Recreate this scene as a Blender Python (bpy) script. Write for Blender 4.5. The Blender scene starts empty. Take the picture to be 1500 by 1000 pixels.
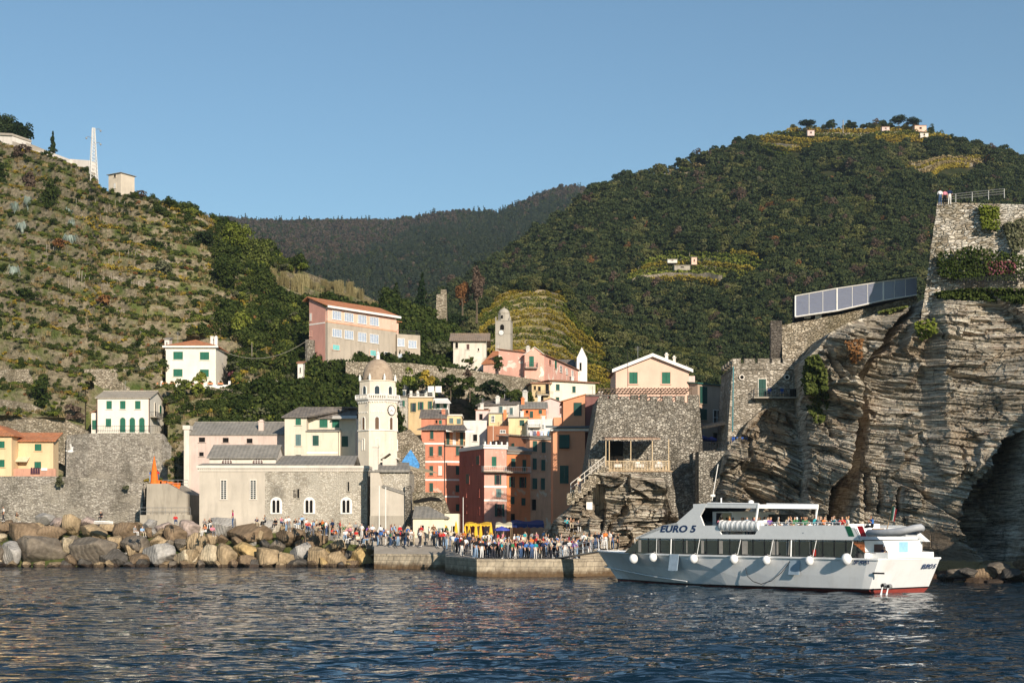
import bpy, math, random
import numpy as np
from mathutils import Vector, Matrix
rnd = random.Random(7)
SC = bpy.context.scene
COL = SC.collection
F = 2083.333; H = 4.6; HY = 770.0
def P(px, py, Y): return Vector(((px-750)/F*Y, Y, H+(HY-py)/F*Y))
def ordn(n): return '%d%s' % (n, 'th' if 10 <= n % 100 <= 20 else {1:'st',2:'nd',3:'rd'}.get(n % 10, 'th'))
# ---------------------------------------------------------------- noise
def _h(ix, iy, seed):
    n = (ix.astype(np.int64)*374761393 + iy.astype(np.int64)*668265263 + seed*1274126177) & 0x7fffffff
    n = ((n ^ (n >> 13))*1274126177) & 0x7fffffff
    n = (n ^ (n >> 16)) & 0xffffff
    return n/float(0xffffff)
def vn(x, y, seed=0):
    x = np.asarray(x, float); y = np.asarray(y, float)
    ix = np.floor(x); iy = np.floor(y); fx = x-ix; fy = y-iy
    fx = fx*fx*(3-2*fx); fy = fy*fy*(3-2*fy)
    a = _h(ix, iy, seed); b = _h(ix+1, iy, seed); c = _h(ix, iy+1, seed); d = _h(ix+1, iy+1, seed)
    return (a*(1-fx)+b*fx)*(1-fy)+(c*(1-fx)+d*fx)*fy
def fbm(x, y, seed=0, o=4):
    r = 0; a = .5
    for i in range(o):
        r = r+a*(vn(x, y, seed+i)-.5)*2; x = x*2.03; y = y*2.03; a *= .5
    return r
# ---------------------------------------------------------------- materials
MATS = {}
class NT:
    def __init__(s, name):
        s.m = bpy.data.materials.new(name); s.m.use_nodes = True; s.t = s.m.node_tree
        s.t.nodes.clear(); s.out = s.n('ShaderNodeOutputMaterial')
    def n(s, typ, **k):
        nd = s.t.nodes.new(typ)
        for a, b in k.items(): setattr(nd, a, b)
        return nd
    def l(s, a, b): s.t.links.new(a, b)
    def coord(s, sx=1, sy=1, sz=1, kind='Object', rz=0):
        c = s.n('ShaderNodeTexCoord'); mp = s.n('ShaderNodeMapping')
        s.l(c.outputs[kind], mp.inputs[0]); mp.inputs['Scale'].default_value = (sx, sy, sz); mp.inputs['Rotation'].default_value = (0, 0, rz)
        return mp.outputs[0]
    def noise(s, co, scale, det=4, rough=.55, dist=0):
        n = s.n('ShaderNodeTexNoise'); s.l(co, n.inputs['Vector']); n.inputs['Scale'].default_value = scale
        n.inputs['Detail'].default_value = det; n.inputs['Roughness'].default_value = rough; n.inputs['Distortion'].default_value = dist
        return n.outputs['Fac']
    def vor(s, co, scale, feat='F1', rand=1.0):
        n = s.n('ShaderNodeTexVoronoi'); n.feature = feat; s.l(co, n.inputs['Vector']); n.inputs['Scale'].default_value = scale
        n.inputs['Randomness'].default_value = rand
        return n
    def ramp(s, fac, stops):
        r = s.n('ShaderNodeValToRGB'); s.l(fac, r.inputs[0]); e = r.color_ramp.elements
        e[0].position = stops[0][0]; e[0].color = (*stops[0][1], 1) if len(stops[0][1]) == 3 else stops[0][1]
        e[1].position = stops[-1][0]; e[1].color = (*stops[-1][1], 1)
        for p, c in stops[1:-1]:
            x = e.new(p); x.color = (*c, 1)
        return r.outputs[0]
    def mix(s, fac, a, b, mode='MIX'):
        m = s.n('ShaderNodeMix', data_type='RGBA', blend_type=mode)
        if isinstance(fac, (int, float)): m.inputs[0].default_value = fac
        else: s.l(fac, m.inputs[0])
        for i, v in ((6, a), (7, b)):
            if isinstance(v, tuple): m.inputs[i].default_value = (*v, 1) if len(v) == 3 else v
            else: s.l(v, m.inputs[i])
        return m.outputs[2]
    def math(s, op, a, b=0.0, c=None, clamp=False):
        m = s.n('ShaderNodeMath', operation=op, use_clamp=clamp)
        for i, v in ((0, a), (1, b)) + (((2, c),) if c is not None else ()):
            if isinstance(v, (int, float)): m.inputs[i].default_value = v
            else: s.l(v, m.inputs[i])
        return m.outputs[0]
    def bump(s, h, strength=.5, dist=.05, normal=None):
        b = s.n('ShaderNodeBump'); s.l(h, b.inputs['Height']); b.inputs['Strength'].default_value = strength; b.inputs['Distance'].default_value = dist
        if normal: s.l(normal, b.inputs['Normal'])
        return b.outputs[0]
    def attr(s, name):
        a = s.n('ShaderNodeAttribute', attribute_name=name); return a.outputs['Fac']
    def pr(s, col, rough=.8, normal=None, metal=0, spec=.3, **k):
        p = s.n('ShaderNodeBsdfPrincipled')
        if isinstance(col, tuple): p.inputs['Base Color'].default_value = (*col, 1)
        else: s.l(col, p.inputs['Base Color'])
        if isinstance(rough, (int, float)): p.inputs['Roughness'].default_value = rough
        else: s.l(rough, p.inputs['Roughness'])
        p.inputs['Metallic'].default_value = metal; p.inputs['Specular IOR Level'].default_value = spec
        if normal: s.l(normal, p.inputs['Normal'])
        s.l(p.outputs[0], s.out.inputs[0]); return p
def dk(c, f): return tuple(min(1, v*f) for v in c)
def M_plain(name, col, rough=.7, metal=0, spec=.3, var=.12, scale=3):
    if name in MATS: return MATS[name]
    t = NT(name); co = t.coord()
    n = t.noise(co, scale, 3)
    c = t.ramp(n, [(.3, dk(col, 1-var)), (.7, dk(col, 1+var))])
    t.pr(c, rough, t.bump(n, .15, .02), metal, spec); MATS[name] = t.m; return t.m
def M_plaster(name, col, dirt=.35, patch=None, pamt=.0):
    if name in MATS: return MATS[name]
    t = NT(name); co = t.coord(); st = t.coord(1, 1, .18)
    n1 = t.noise(co, .35, 5, .6); n2 = t.noise(st, 1.6, 5, .65); n3 = t.noise(co, 14, 3)
    c = t.ramp(n1, [(.3, dk(col, .86)), (.55, col), (.75, dk(col, 1.08))])
    dr = t.ramp(n2, [(.48, (0, 0, 0)), (.72, (1, 1, 1))])
    c = t.mix(t.math('MULTIPLY', dr, dirt*1.35), c, dk(col, .55))
    if patch:
        pn = t.noise(co, .55, 6, .68, .6)
        c = t.mix(t.ramp(pn, [(.60-pamt*.25, (0, 0, 0)), (.63-pamt*.25, (1, 1, 1))]), c, patch)
    t.pr(c, .9, t.bump(t.math('ADD', n3, n2), .25, .02), spec=.15); MATS[name] = t.m; return t.m
def M_stone(name, c1, c2, c3, scale=2.2, squash=2.0, mortar=(.2, .175, .14), patch=None, bump=.9, dirt=(.09, .08, .06)):
    if name in MATS: return MATS[name]
    t = NT(name); co = t.coord(1, 1, squash)
    wob = t.n('ShaderNodeVectorMath', operation='ADD'); nz = t.n('ShaderNodeTexNoise'); t.l(co, nz.inputs['Vector']); nz.inputs['Scale'].default_value = 2.5
    sc = t.n('ShaderNodeVectorMath', operation='SCALE'); t.l(nz.outputs['Color'], sc.inputs[0]); sc.inputs['Scale'].default_value = .25
    t.l(co, wob.inputs[0]); t.l(sc.outputs[0], wob.inputs[1]); v = wob.outputs[0]
    vo = t.vor(v, scale); ve = t.vor(v, scale, 'DISTANCE_TO_EDGE'); sepc = t.n('ShaderNodeSeparateColor'); t.l(vo.outputs['Color'], sepc.inputs[0])
    c = t.ramp(sepc.outputs[0], [(0, c1), (.45, c2), (.8, c3), (1, dk(c3, 1.06))])
    fine = t.noise(t.coord(), 6, 5, .7)
    c = t.mix(.5, c, t.ramp(fine, [(.3, (.35, .35, .35)), (.7, (.75, .75, .75))]), 'OVERLAY')
    edge = t.ramp(ve.outputs['Distance'], [(.02, (1, 1, 1)), (.09, (0, 0, 0))])
    c = t.mix(t.math('MULTIPLY', edge, .75), c, mortar)
    big = t.noise(t.coord(1, 1, .45), .35, 6, .65)
    c = t.mix(t.math('MULTIPLY', t.ramp(big, [(.47, (0, 0, 0)), (.66, (1, 1, 1))]), .62), c, dirt)
    if patch:
        pn = t.noise(t.coord(), .25, 5, .6, .5)
        c = t.mix(t.math('MULTIPLY', t.ramp(pn, [(.52, (0, 0, 0)), (.6, (1, 1, 1))]), .75), c, patch)
    hgt = t.math('ADD', t.math('MULTIPLY', t.ramp(ve.outputs['Distance'], [(0, (0, 0, 0)), (.15, (1, 1, 1))]), 1.0), t.math('MULTIPLY', fine, .6))
    hgt = t.math('ADD', hgt, t.math('MULTIPLY', sepc.outputs[1], .7))
    t.pr(c, .92, t.bump(hgt, bump, .09), spec=.12); MATS[name] = t.m; return t.m
def M_roof(name, col, col2, along='x', pitch=.35, spotty=.6):
    if name in MATS: return MATS[name]
    t = NT(name); co = t.coord()
    w = t.n('ShaderNodeTexWave', wave_type='BANDS', bands_direction='X' if along == 'x' else 'Y'); t.l(co, w.inputs['Vector'])
    w.inputs['Scale'].default_value = .314/pitch; w.inputs['Distortion'].default_value = .4
    br = t.vor(t.coord(1/pitch, 1/pitch, 1.6/pitch), 1.0, rand=.6); sp = t.n('ShaderNodeSeparateColor'); t.l(br.outputs['Color'], sp.inputs[0])
    n = t.noise(co, .5, 5, .65)
    c = t.ramp(sp.outputs[0], [(0, dk(col, .75)), (.5, col), (1, dk(col2, 1.0))])
    c = t.mix(t.math('MULTIPLY', t.ramp(n, [(.45, (0, 0, 0)), (.7, (1, 1, 1))]), spotty), c, dk(col2, .55))
    t.pr(c, .85, t.bump(t.math('ADD', w.outputs['Fac'], t.math('MULTIPLY', sp.outputs[1], .5)), .6, .06), spec=.2); MATS[name] = t.m; return t.m
def M_leaf(name, c1, c2, c3=None, trans=.25):
    if name in MATS: return MATS[name]
    t = NT(name); oi = t.n('ShaderNodeObjectInfo'); geo = t.n('ShaderNodeNewGeometry')
    n = t.noise(t.coord(kind='Object'), .8, 4, .6)
    f = t.math('ADD', t.math('MULTIPLY', n, .8), t.math('MULTIPLY', geo.outputs['Random Per Island'], .45))
    f = t.math('ADD', f, t.math('MULTIPLY', t.math('SUBTRACT', oi.outputs['Random'], .5), .35))
    st = [(.3, c1), (.62, c2), (.95, c3 or dk(c2, 1.5))]
    c = t.ramp(f, st)
    d = t.n('ShaderNodeBsdfDiffuse'); tr = t.n('ShaderNodeBsdfTranslucent'); mx = t.n('ShaderNodeMixShader'); mx.inputs[0].default_value = trans
    t.l(c, d.inputs[0]); t.l(c, tr.inputs[0]); t.l(d.outputs[0], mx.inputs[1]); t.l(tr.outputs[0], mx.inputs[2]); t.l(mx.outputs[0], t.out.inputs[0])
    MATS[name] = t.m; return t.m
def M_louvre(name, col):
    if name in MATS: return MATS[name]
    t = NT(name); co = t.coord()
    w = t.n('ShaderNodeTexWave', wave_type='BANDS', bands_direction='Z'); t.l(co, w.inputs['Vector']); w.inputs['Scale'].default_value = 3.2
    n = t.noise(co, 1.5, 3)
    c = t.mix(t.math('MULTIPLY', w.outputs['Fac'], .45), t.ramp(n, [(.3, col), (.7, dk(col, 1.35))]), dk(col, .5))
    t.pr(c, .55, t.bump(w.outputs['Fac'], .6, .03), spec=.3); MATS[name] = t.m; return t.m
# ---------------------------------------------------------------- mesh building
def tag(o, label=None, cat=None, group=None, kind=None):
    if label: o['label'] = label
    if cat: o['category'] = cat
    if group: o['group'] = group
    if kind: o['kind'] = kind
    return o
def link(o, parent=None):
    COL.objects.link(o)
    if parent is not None: o.parent = parent
    return o
def empty(name, loc=(0, 0, 0), rz=0, **k):
    o = bpy.data.objects.new(name, None); o.empty_display_size = .3; link(o); o.location = loc; o.rotation_euler = (0, 0, rz)
    return tag(o, **k)
def mesh_np(name, V, Fq, mats, smooth=False, attrs=None, mi=None):
    me = bpy.data.meshes.new(name); V = np.asarray(V, np.float32); Fq = np.asarray(Fq, np.int32)
    k = Fq.shape[1]
    me.vertices.add(len(V)); me.vertices.foreach_set('co', V.ravel())
    me.loops.add(Fq.size); me.loops.foreach_set('vertex_index', Fq.ravel())
    me.polygons.add(len(Fq)); me.polygons.foreach_set('loop_start', np.arange(0, Fq.size, k, dtype=np.int32)); me.polygons.foreach_set('loop_total', np.full(len(Fq), k, np.int32))
    if mi is not None: me.polygons.foreach_set('material_index', np.asarray(mi, np.int32))
    me.polygons.foreach_set('use_smooth', np.full(len(Fq), smooth, bool))
    me.update(calc_edges=True); me.validate()
    for m in (mats if isinstance(mats, (list, tuple)) else [mats]): me.materials.append(m)
    for a, v in (attrs or {}).items():
        at = me.attributes.new(a, 'FLOAT', 'POINT'); at.data.foreach_set('value', np.asarray(v, np.float32).ravel())
    return me
def obj_np(name, V, Fq, mats, parent=None, smooth=False, attrs=None, mi=None, **k):
    o = bpy.data.objects.new(name, mesh_np(name, V, Fq, mats, smooth, attrs, mi)); link(o, parent); return tag(o, **k)
def grid_faces(nu, nv):
    i = np.arange(nv-1)[:, None]*nu+np.arange(nu-1)[None, :]
    return np.stack([i, i+1, i+nu+1, i+nu], -1).reshape(-1, 4)
class MB:
    def __init__(s): s.v = []; s.f = []; s.m = []
    def add(s, vs, fs, mi=0):
        b = len(s.v); s.v += [tuple(v) for v in vs]; s.f += [tuple(i+b for i in f) for f in fs]; s.m += [mi]*len(fs)
    def box(s, x0, x1, y0, y1, z0, z1, mi=0, taper=0):
        t = taper
        s.add([(x0, y0, z0), (x1, y0, z0), (x1, y1, z0), (x0, y1, z0), (x0+t, y0+t, z1), (x1-t, y0+t, z1), (x1-t, y1-t, z1), (x0+t, y1-t, z1)],
              [(0, 3, 2, 1), (4, 5, 6, 7), (0, 1, 5, 4), (1, 2, 6, 5), (2, 3, 7, 6), (3, 0, 4, 7)], mi)
    def slab(s, pts, th, mi=0):
        n = len(pts); a = [Vector(p) for p in pts]; b = [p-Vector((0, 0, th)) for p in a]
        s.add(a+b, [tuple(range(n)), tuple(range(2*n-1, n-1, -1))]+[((i+1) % n, i, n+i, n+(i+1) % n) for i in range(n)], mi)
    def ext(s, pts, vec, mi=0):
        n = len(pts); a = [Vector(p) for p in pts]; b = [p+Vector(vec) for p in a]
        s.add(a+b, [tuple(range(n-1, -1, -1)), tuple(range(n, 2*n))]+[(i, (i+1) % n, n+(i+1) % n, n+i) for i in range(n)], mi)
    def tube(s, path, r, n=6, mi=0, caps=True):
        path = [Vector(p) for p in path]; rr = r if isinstance(r, (list, tuple)) else [r]*len(path); vs = []
        for i, p in enumerate(path):
            d = (path[min(i+1, len(path)-1)]-path[max(i-1, 0)]).normalized()
            a = d.cross(Vector((0, 0, 1)) if abs(d.z) < .95 else Vector((1, 0, 0))).normalized(); b = d.cross(a)
            vs += [p+(a*math.cos(2*math.pi*k/n)+b*math.sin(2*math.pi*k/n))*rr[i] for k in range(n)]
        fs = [(i*n+k, i*n+(k+1) % n, (i+1)*n+(k+1) % n, (i+1)*n+k) for i in range(len(path)-1) for k in range(n)]
        if caps: fs += [tuple(range(n-1, -1, -1)), tuple(range((len(path)-1)*n, len(path)*n))]
        s.add(vs, fs, mi)
    def lathe(s, prof, cx=0, cy=0, n=16, mi=0, ph=0, sx=1, sy=1):
        vs = []; 
        for r, z in prof: vs += [(cx+sx*r*math.cos(ph+2*math.pi*k/n), cy+sy*r*math.sin(ph+2*math.pi*k/n), z) for k in range(n)]
        fs = [(i*n+k, i*n+(k+1) % n, (i+1)*n+(k+1) % n, (i+1)*n+k) for i in range(len(prof)-1) for k in range(n)]
        fs += [tuple(range(n-1, -1, -1)), tuple(range((len(prof)-1)*n, len(prof)*n))]
        s.add(vs, fs, mi)
    def ball(s, c, r, n=10, mi=0, sz=1.0, sx=1.0, sy=1.0):
        m = max(4, n//2+1); s_prof = [(max(1e-3, r*math.sin(math.pi*i/m)), c[2]-r*sz*math.cos(math.pi*i/m)) for i in range(m+1)]
        s.lathe(s_prof, c[0], c[1], n, mi, sx=sx, sy=sy)
    def build(s, name, mats, parent=None, smooth=False, mesh_only=False, **k):
        me = bpy.data.meshes.new(name); me.from_pydata(s.v, [], s.f)
        for m in (mats if isinstance(mats, (list, tuple)) else [mats]): me.materials.append(m)
        me.polygons.foreach_set('material_index', s.m); me.polygons.foreach_set('use_smooth', [smooth]*len(s.f)); me.update()
        if mesh_only: return me
        o = bpy.data.objects.new(name, me); link(o, parent); return tag(o, **k)
# ---------------------------------------------------------------- camera, world, sun
cam = bpy.data.cameras.new('camera'); co = bpy.data.objects.new('camera', cam); COL.objects.link(co); SC.camera = co
cam.sensor_width = 36; cam.lens = 50; co.location = (0, 0, H); co.rotation_euler = (math.radians(90), 0, 0)
cam.shift_y = (HY-500)/1500; cam.clip_end = 20000; cam.clip_start = .5
SUN_AZ = math.radians(23); SUN_EL = math.radians(20)   # azimuth measured right of straight behind the camera
w = bpy.data.worlds.new('World'); SC.world = w; w.use_nodes = True; nt = w.node_tree; bg = nt.nodes['Background']
sky = nt.nodes.new('ShaderNodeTexSky'); sky.sky_type = 'NISHITA'; sky.sun_disc = False; sky.sun_elevation = SUN_EL
sdir = Vector((math.sin(SUN_AZ)*math.cos(SUN_EL), -math.cos(SUN_AZ)*math.cos(SUN_EL), math.sin(SUN_EL)))
sky.sun_rotation = math.atan2(sdir.x, sdir.y); sky.altitude = 0; sky.air_density = 1.0; sky.dust_density = 0; sky.ozone_density = 2.0
tm = nt.nodes.new('ShaderNodeMix'); tm.data_type = 'RGBA'; tm.blend_type = 'MULTIPLY'; tm.inputs[0].default_value = 1; tm.inputs[7].default_value = (.90,1.04,1.04,1); nt.links.new(sky.outputs[0], tm.inputs[6]); nt.links.new(tm.outputs[2], bg.inputs[0]); bg.inputs[1].default_value = .088
sl = bpy.data.lights.new('sun', 'SUN'); so = bpy.data.objects.new('sun', sl); COL.objects.link(so)
sl.energy = 5.0; sl.angle = math.radians(.55); sl.color = (1, .88, .73); so.rotation_euler = sdir.to_track_quat('Z', 'Y').to_euler()
SC.view_settings.view_transform = 'Standard'; SC.view_settings.look = 'None'; SC.view_settings.exposure = .38; SC.view_settings.gamma = 1
SC.render.engine = 'CYCLES'; SC.cycles.max_bounces = 5; SC.cycles.transparent_max_bounces = 6; SC.cycles.caustics_reflective = False; SC.cycles.caustics_refractive = False
# ---------------------------------------------------------------- water
def water():
    ys = 4.6*F/np.linspace(420, 28, 900); ys = ys[(ys > 20)]
    ys = np.concatenate([[-30, 2, 8, 14, 18], ys, [480, 900, 2000]])
    xs = np.concatenate([[-4, -2.2, -1.4, -1, -.8, -.66, -.56, -.5], np.linspace(-.46, .46, 760), [.5, .56, .66, .8, 1, 1.4, 2.2, 4]])
    Y = np.repeat(ys[:, None], len(xs), 1); X = np.maximum(Y, 60*(Y < 20))*xs[None, :]
    Z = np.zeros_like(X); r = random.Random(3)
    for i in range(46):
        lam = .55*(1.05**i); k = 2*math.pi/lam; a = math.radians(r.gauss(-94, 24)); amp = .0046*lam**.9
        ph = k*(X*math.cos(a)+Y*math.sin(a))+r.random()*6.28
        fade = np.clip((lam/(np.gradient(ys)[:, None]+1e-6)-2)/2, 0, 1)
        sn = np.sin(ph+.35*np.sin(ph*.37+1)); Z += amp*fade*sn
    gust = .55+.9*vn(X/16, Y/24, 5); Z *= gust
    V = np.stack([X, Y, Z], -1).reshape(-1, 3)
    t = NT('sea_water'); co = t.coord(1, 1, 1)
    n1 = t.noise(t.coord(.5, 1.25, 1, rz=.06), 1.25, 2, .5, .25); n2 = t.noise(t.coord(.6, 1.6, 1, rz=-.08), 3.4, 1, .5)
    g = t.noise(co, .05, 2)
    h = t.math('ADD', t.math('MULTIPLY', n1, .9), t.math('MULTIPLY', n2, .13))
    h = t.math('MULTIPLY', h, t.math('ADD', t.math('MULTIPLY', g, .9), .55))
    p = t.pr((.003, .013, .024), .025, t.bump(h, 1.0, .42), spec=.5); p.inputs['IOR'].default_value = 1.33
    obj_np('sea_water', V, grid_faces(len(xs), len(ys)), t.m, smooth=True, kind='structure', label='dark blue harbour water with small choppy waves')
water()
# ---------------------------------------------------------------- terrain sheets
PADS = [(125,560,245,640,224),(238,492,345,566,245),(445,432,618,527,257),(640,478,712,540,262),(705,500,866,562,262),(578,556,905,780,243),(268,588,590,780,208),(-60,612,246,702,213),(-60,690,215,780,213)]
def pushed(sx, py, Y):
    r = np.zeros(np.shape(sx))
    for x0,y0,x1,y1,Yb in PADS: r = np.maximum(r, np.where((sx > x0) & (sx < x1) & (py > y0) & (py < y1) & (Y < Yb), Yb, 0))
    return r
class Sheet:
    pads = False; gully = False
    def __init__(s, top, bot, N=0, wall=.3, noise=1.0, seed=1, warp=.6):
        s.tp = np.array(top, float); s.bp = np.array(bot, float); s.N = N; s.wall = wall; s.nz = noise; s.seed = seed; s.warp = warp
    def ends(s, px):
        tp, bp = s.tp, s.bp
        yt = np.interp(px, tp[:, 0], tp[:, 1]); Yt = np.interp(px, tp[:, 0], tp[:, 2])
        yb = np.interp(px, bp[:, 0], bp[:, 1]); Yb = np.interp(px, bp[:, 0], bp[:, 2])
        return Yb, H+(HY-yb)/F*Yb, Yt, H+(HY-yt)/F*Yt
    def q(s, px, S): return S*s.N+s.warp*fbm(np.asarray(px)/90., S*3., s.seed, 3)*2
    def pt(s, px, S):
        px = np.asarray(px, float); S = np.asarray(S, float)
        Yb, zb, Yt, zt = s.ends(px); ddY = Yt-Yb; ddz = zt-zb
        Sz = S; SY = S; wl = np.zeros_like(S+px)
        if s.N:
            q = s.q(px, S); i = np.floor(q); f = q-i; w0 = s.wall
            up = np.clip(f/w0, 0, 1); dz = (i+up-q)/s.N; dY = (i+np.clip((f-w0)/(1-w0), 0, 1)-q)/s.N
            Sz = S+dz; SY = S+dY; wl = ((f < w0) & (f > .0)).astype(float)
        Sz = np.minimum(Sz, 1.0); Y = Yb+SY*ddY; z = zb+Sz*ddz
        env = np.clip(S*8, 0, 1)*np.clip((1-S)*10, 0, 1)
        b = fbm(px/70., S*5, s.seed+9, 4)*s.nz*env
        if s.gully: b = (b-12*abs(fbm(px/120.-S*1.6, S*1.7, 88, 3))*env)*(1-.95*np.exp(-((px-1015)/120)**2-((S-.40)/.14)**2))
        Y = Y+b*2.5; z = z+b*1.2
        if s.pads: r = pushed(px+0*Y, HY-(z-H)/Y*F, Y); Y = np.where(r > 0, r, Y)
        return np.stack([(px-750)/F*Y, Y, z], -1), wl
    def s_of(s, px, py):
        Yb, zb, Yt, zt = s.ends(px); k = (HY-py)/F
        return (k*Yb+H-zb)/((zt-zb)-k*(Yt-Yb))
    def at(s, px, py):
        S = float(np.clip(s.s_of(px, py), -.02, .99)); p, _ = s.pt(np.array([px]), np.array([S])); return Vector(p[0])
    def build(s, name, mat, nx, ns, label, x0=None, x1=None):
        px = np.linspace(s.tp[0, 0] if x0 is None else x0, s.tp[-1, 0] if x1 is None else x1, nx); S = np.linspace(0, 1, ns)
        PX, SS = np.meshgrid(px, S); p, wl = s.pt(PX, SS)
        last = p[-1]; ext = []
        for dy, dz in ((12, -1), (60, -22), (200, -90)): e = last.copy(); e[:, 1] += dy; e[:, 0] *= (last[:, 1]+dy)/last[:, 1]; e[:, 2] = np.maximum(e[:, 2]+dz, .5); ext.append(e)
        p = np.concatenate([p, np.stack(ext)], 0); wl = np.concatenate([wl, np.zeros((3, nx))], 0)
        zz = np.concatenate([SS, np.ones((3, nx))]); pp = np.concatenate([PX, np.repeat(px[None], 3, 0)])
        return obj_np(name, p.reshape(-1, 3), grid_faces(nx, ns+3), mat, smooth=False, attrs={'wall': wl, 'slope': zz, 'col': pp/1500}, kind='structure', label=label)
def ground_mat(name, g1, g2, g3, w1, w2, scale=.35):
    t = NT(name); co = t.coord()
    n = t.noise(co, scale, 6, .65); n2 = t.noise(co, 2.6, 5, .7); wl = t.attr('wall')
    c = t.ramp(n, [(.32, g1), (.5, g2), (.68, g3)])
    vo = t.vor(t.coord(1, 1, 1.8), 1.5); sp = t.n('ShaderNodeSeparateColor'); t.l(vo.outputs['Color'], sp.inputs[0])
    wc = t.ramp(sp.outputs[0], [(0, w1), (1, w2)])
    c = t.mix(t.math('MULTIPLY', wl, t.ramp(t.noise(co, .2, 4), [(.36, (0, 0, 0)), (.5, (1, 1, 1))])), c, wc)
    c = t.mix(.55, c, t.ramp(n2, [(.3, (.28, .28, .28)), (.7, (.8, .8, .8))]), 'OVERLAY')
    t.pr(c, .95, t.bump(t.math('ADD', n2, t.math('MULTIPLY', t.noise(co, 7, 3), .4)), 1.0, .35), spec=.05); return t.m
LEFT = Sheet([(-60,222,335),(0,225,330),(40,232,325),(80,243,318),(128,262,312),(150,292,306),(200,300,300),(230,306,300),(262,318,300),(290,324,302),(330,345,306),(370,362,306),(400,384,304),(440,402,300),(480,416,296),(520,430,292),(560,450,288),(600,470,284),(640,494,280),(680,520,275),(720,562,268),(800,592,262),(900,620,255)],
             [(-60,735,196),(0,735,196),(120,738,196),(210,735,200),(300,700,205),(420,690,205),(520,700,208),(600,690,212),(700,690,214),(800,690,216),(900,690,218)], N=18, wall=.32, noise=.5, seed=3, warp=.16); LEFT.pads = True
RIGHT = Sheet([(560,470,560),(600,455,570),(640,443,580),(680,422,590),(720,398,600),(750,378,610),(790,348,625),(830,320,635),(860,294,640),(900,277,645),(930,268,650),(960,260,655),(1000,244,660),(1040,227,665),(1080,212,670),(1120,202,675),(1160,192,680),(1200,189,680),(1250,189,680),(1300,188,680),(1350,191,675),(1380,200,670),(1410,214,660),(1450,228,650),(1500,237,640),(1620,260,630)],
              [(560,560,400),(700,570,392),(900,575,385),(1100,580,372),(1620,600,330)], N=0, noise=9.0, seed=21); RIGHT.gully = True
FAR = Sheet([(230,330,1600),(320,327,1600),(360,330,1600),(440,334,1620),(520,331,1640),(580,331,1640),(620,322,1620),(660,317,1600),(700,317,1580),(735,318,1560),(770,303,1560),(800,290,1560),(825,281,1560),(845,281,1560),(870,290,1560),(900,300,1560),(1000,330,1560)],
            [(230,480,760),(560,480,760),(1000,480,780)], N=0, noise=26.0, seed=33)
VINE = Sheet([(660,500,352),(690,470,362),(712,448,372),(740,432,380),(770,425,385),(800,425,385),(825,434,380),(845,462,372),(870,482,362),(905,497,352),(945,512,345),(985,526,335),(1030,540,328),(1080,548,320),(1160,552,310)],
             [(660,600,262),(1160,620,255)], N=17, wall=.25, noise=.35, seed=41, warp=.35)
G_left = ground_mat('dry_terrace_ground', (.055,.08,.02), (.11,.13,.04), (.18,.165,.07), (.15,.125,.08), (.30,.25,.17))
G_right = ground_mat('scrub_ground', (.022,.03,.010), (.04,.045,.018), (.075,.062,.03), (.2,.16,.1), (.28,.22,.15), .08)
G_far = ground_mat('wooded_ground', (.02,.022,.014), (.035,.03,.018), (.05,.04,.03), (.1,.1,.1), (.1,.1,.1), .03)
G_vine = ground_mat('vineyard_ground', (.11,.12,.03), (.19,.16,.045), (.27,.21,.08), (.22,.18,.12), (.34,.28,.2), .4)
LEFT.build('hillside', G_left, 760, 26*13+1, 'terraced dry hillside with retaining walls', x0=-420)
RIGHT.build('hill', G_right, 420, 260, 'big scrub covered hill behind the village', x1=2100)
FAR.build('far_hill', G_far, 240, 120, 'far wooded ridge')
VINE.build('vineyard_hill', G_vine, 330, 17*11+1, 'terraced vineyard slope behind the village')
# ---------------------------------------------------------------- foliage prototypes
def leafcloud(n, rx, ry, rz, leaf, lumps=14, seed=0, up=.0, cz=None, lr=.42, flat=.0):
    g = np.random.default_rng(seed)
    d = g.normal(size=(lumps, 3)); d /= np.linalg.norm(d, axis=1)[:, None]; rad = g.random(lumps)**.45*.72
    C = d*rad[:, None]*np.array([rx, ry, rz]); C[:, 2] += rz if cz is None else cz
    R = (lr*(.6+.7*g.random(lumps)))[:, None]*np.array([rx, ry, rz])
    R[:, 2] *= (1-flat)
    k = g.integers(0, lumps, n); u = g.normal(size=(n, 3)); u /= np.linalg.norm(u, axis=1)[:, None]
    u[:, 2] = np.where(u[:, 2] < -.3, -u[:, 2], u[:, 2])
    pos = C[k]+u*R[k]*(.72+.33*g.random((n, 1)))
    nrm = u+g.normal(size=(n, 3))*.55+np.array([0, 0, up]); nrm /= np.linalg.norm(nrm, axis=1)[:, None]
    a = np.cross(nrm, g.normal(size=(n, 3))); a /= np.linalg.norm(a, axis=1)[:, None]; b = np.cross(nrm, a)
    s = leaf*(.6+.8*g.random((n, 1)))
    V = np.stack([pos-a*s*.5-b*s*.3, pos+a*s*.5-b*s*.35, pos+a*s*.3+b*s*.5, pos-a*s*.45+b*s*.4], 1).reshape(-1, 3)
    return V, np.arange(4*n).reshape(-1, 4)
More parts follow.
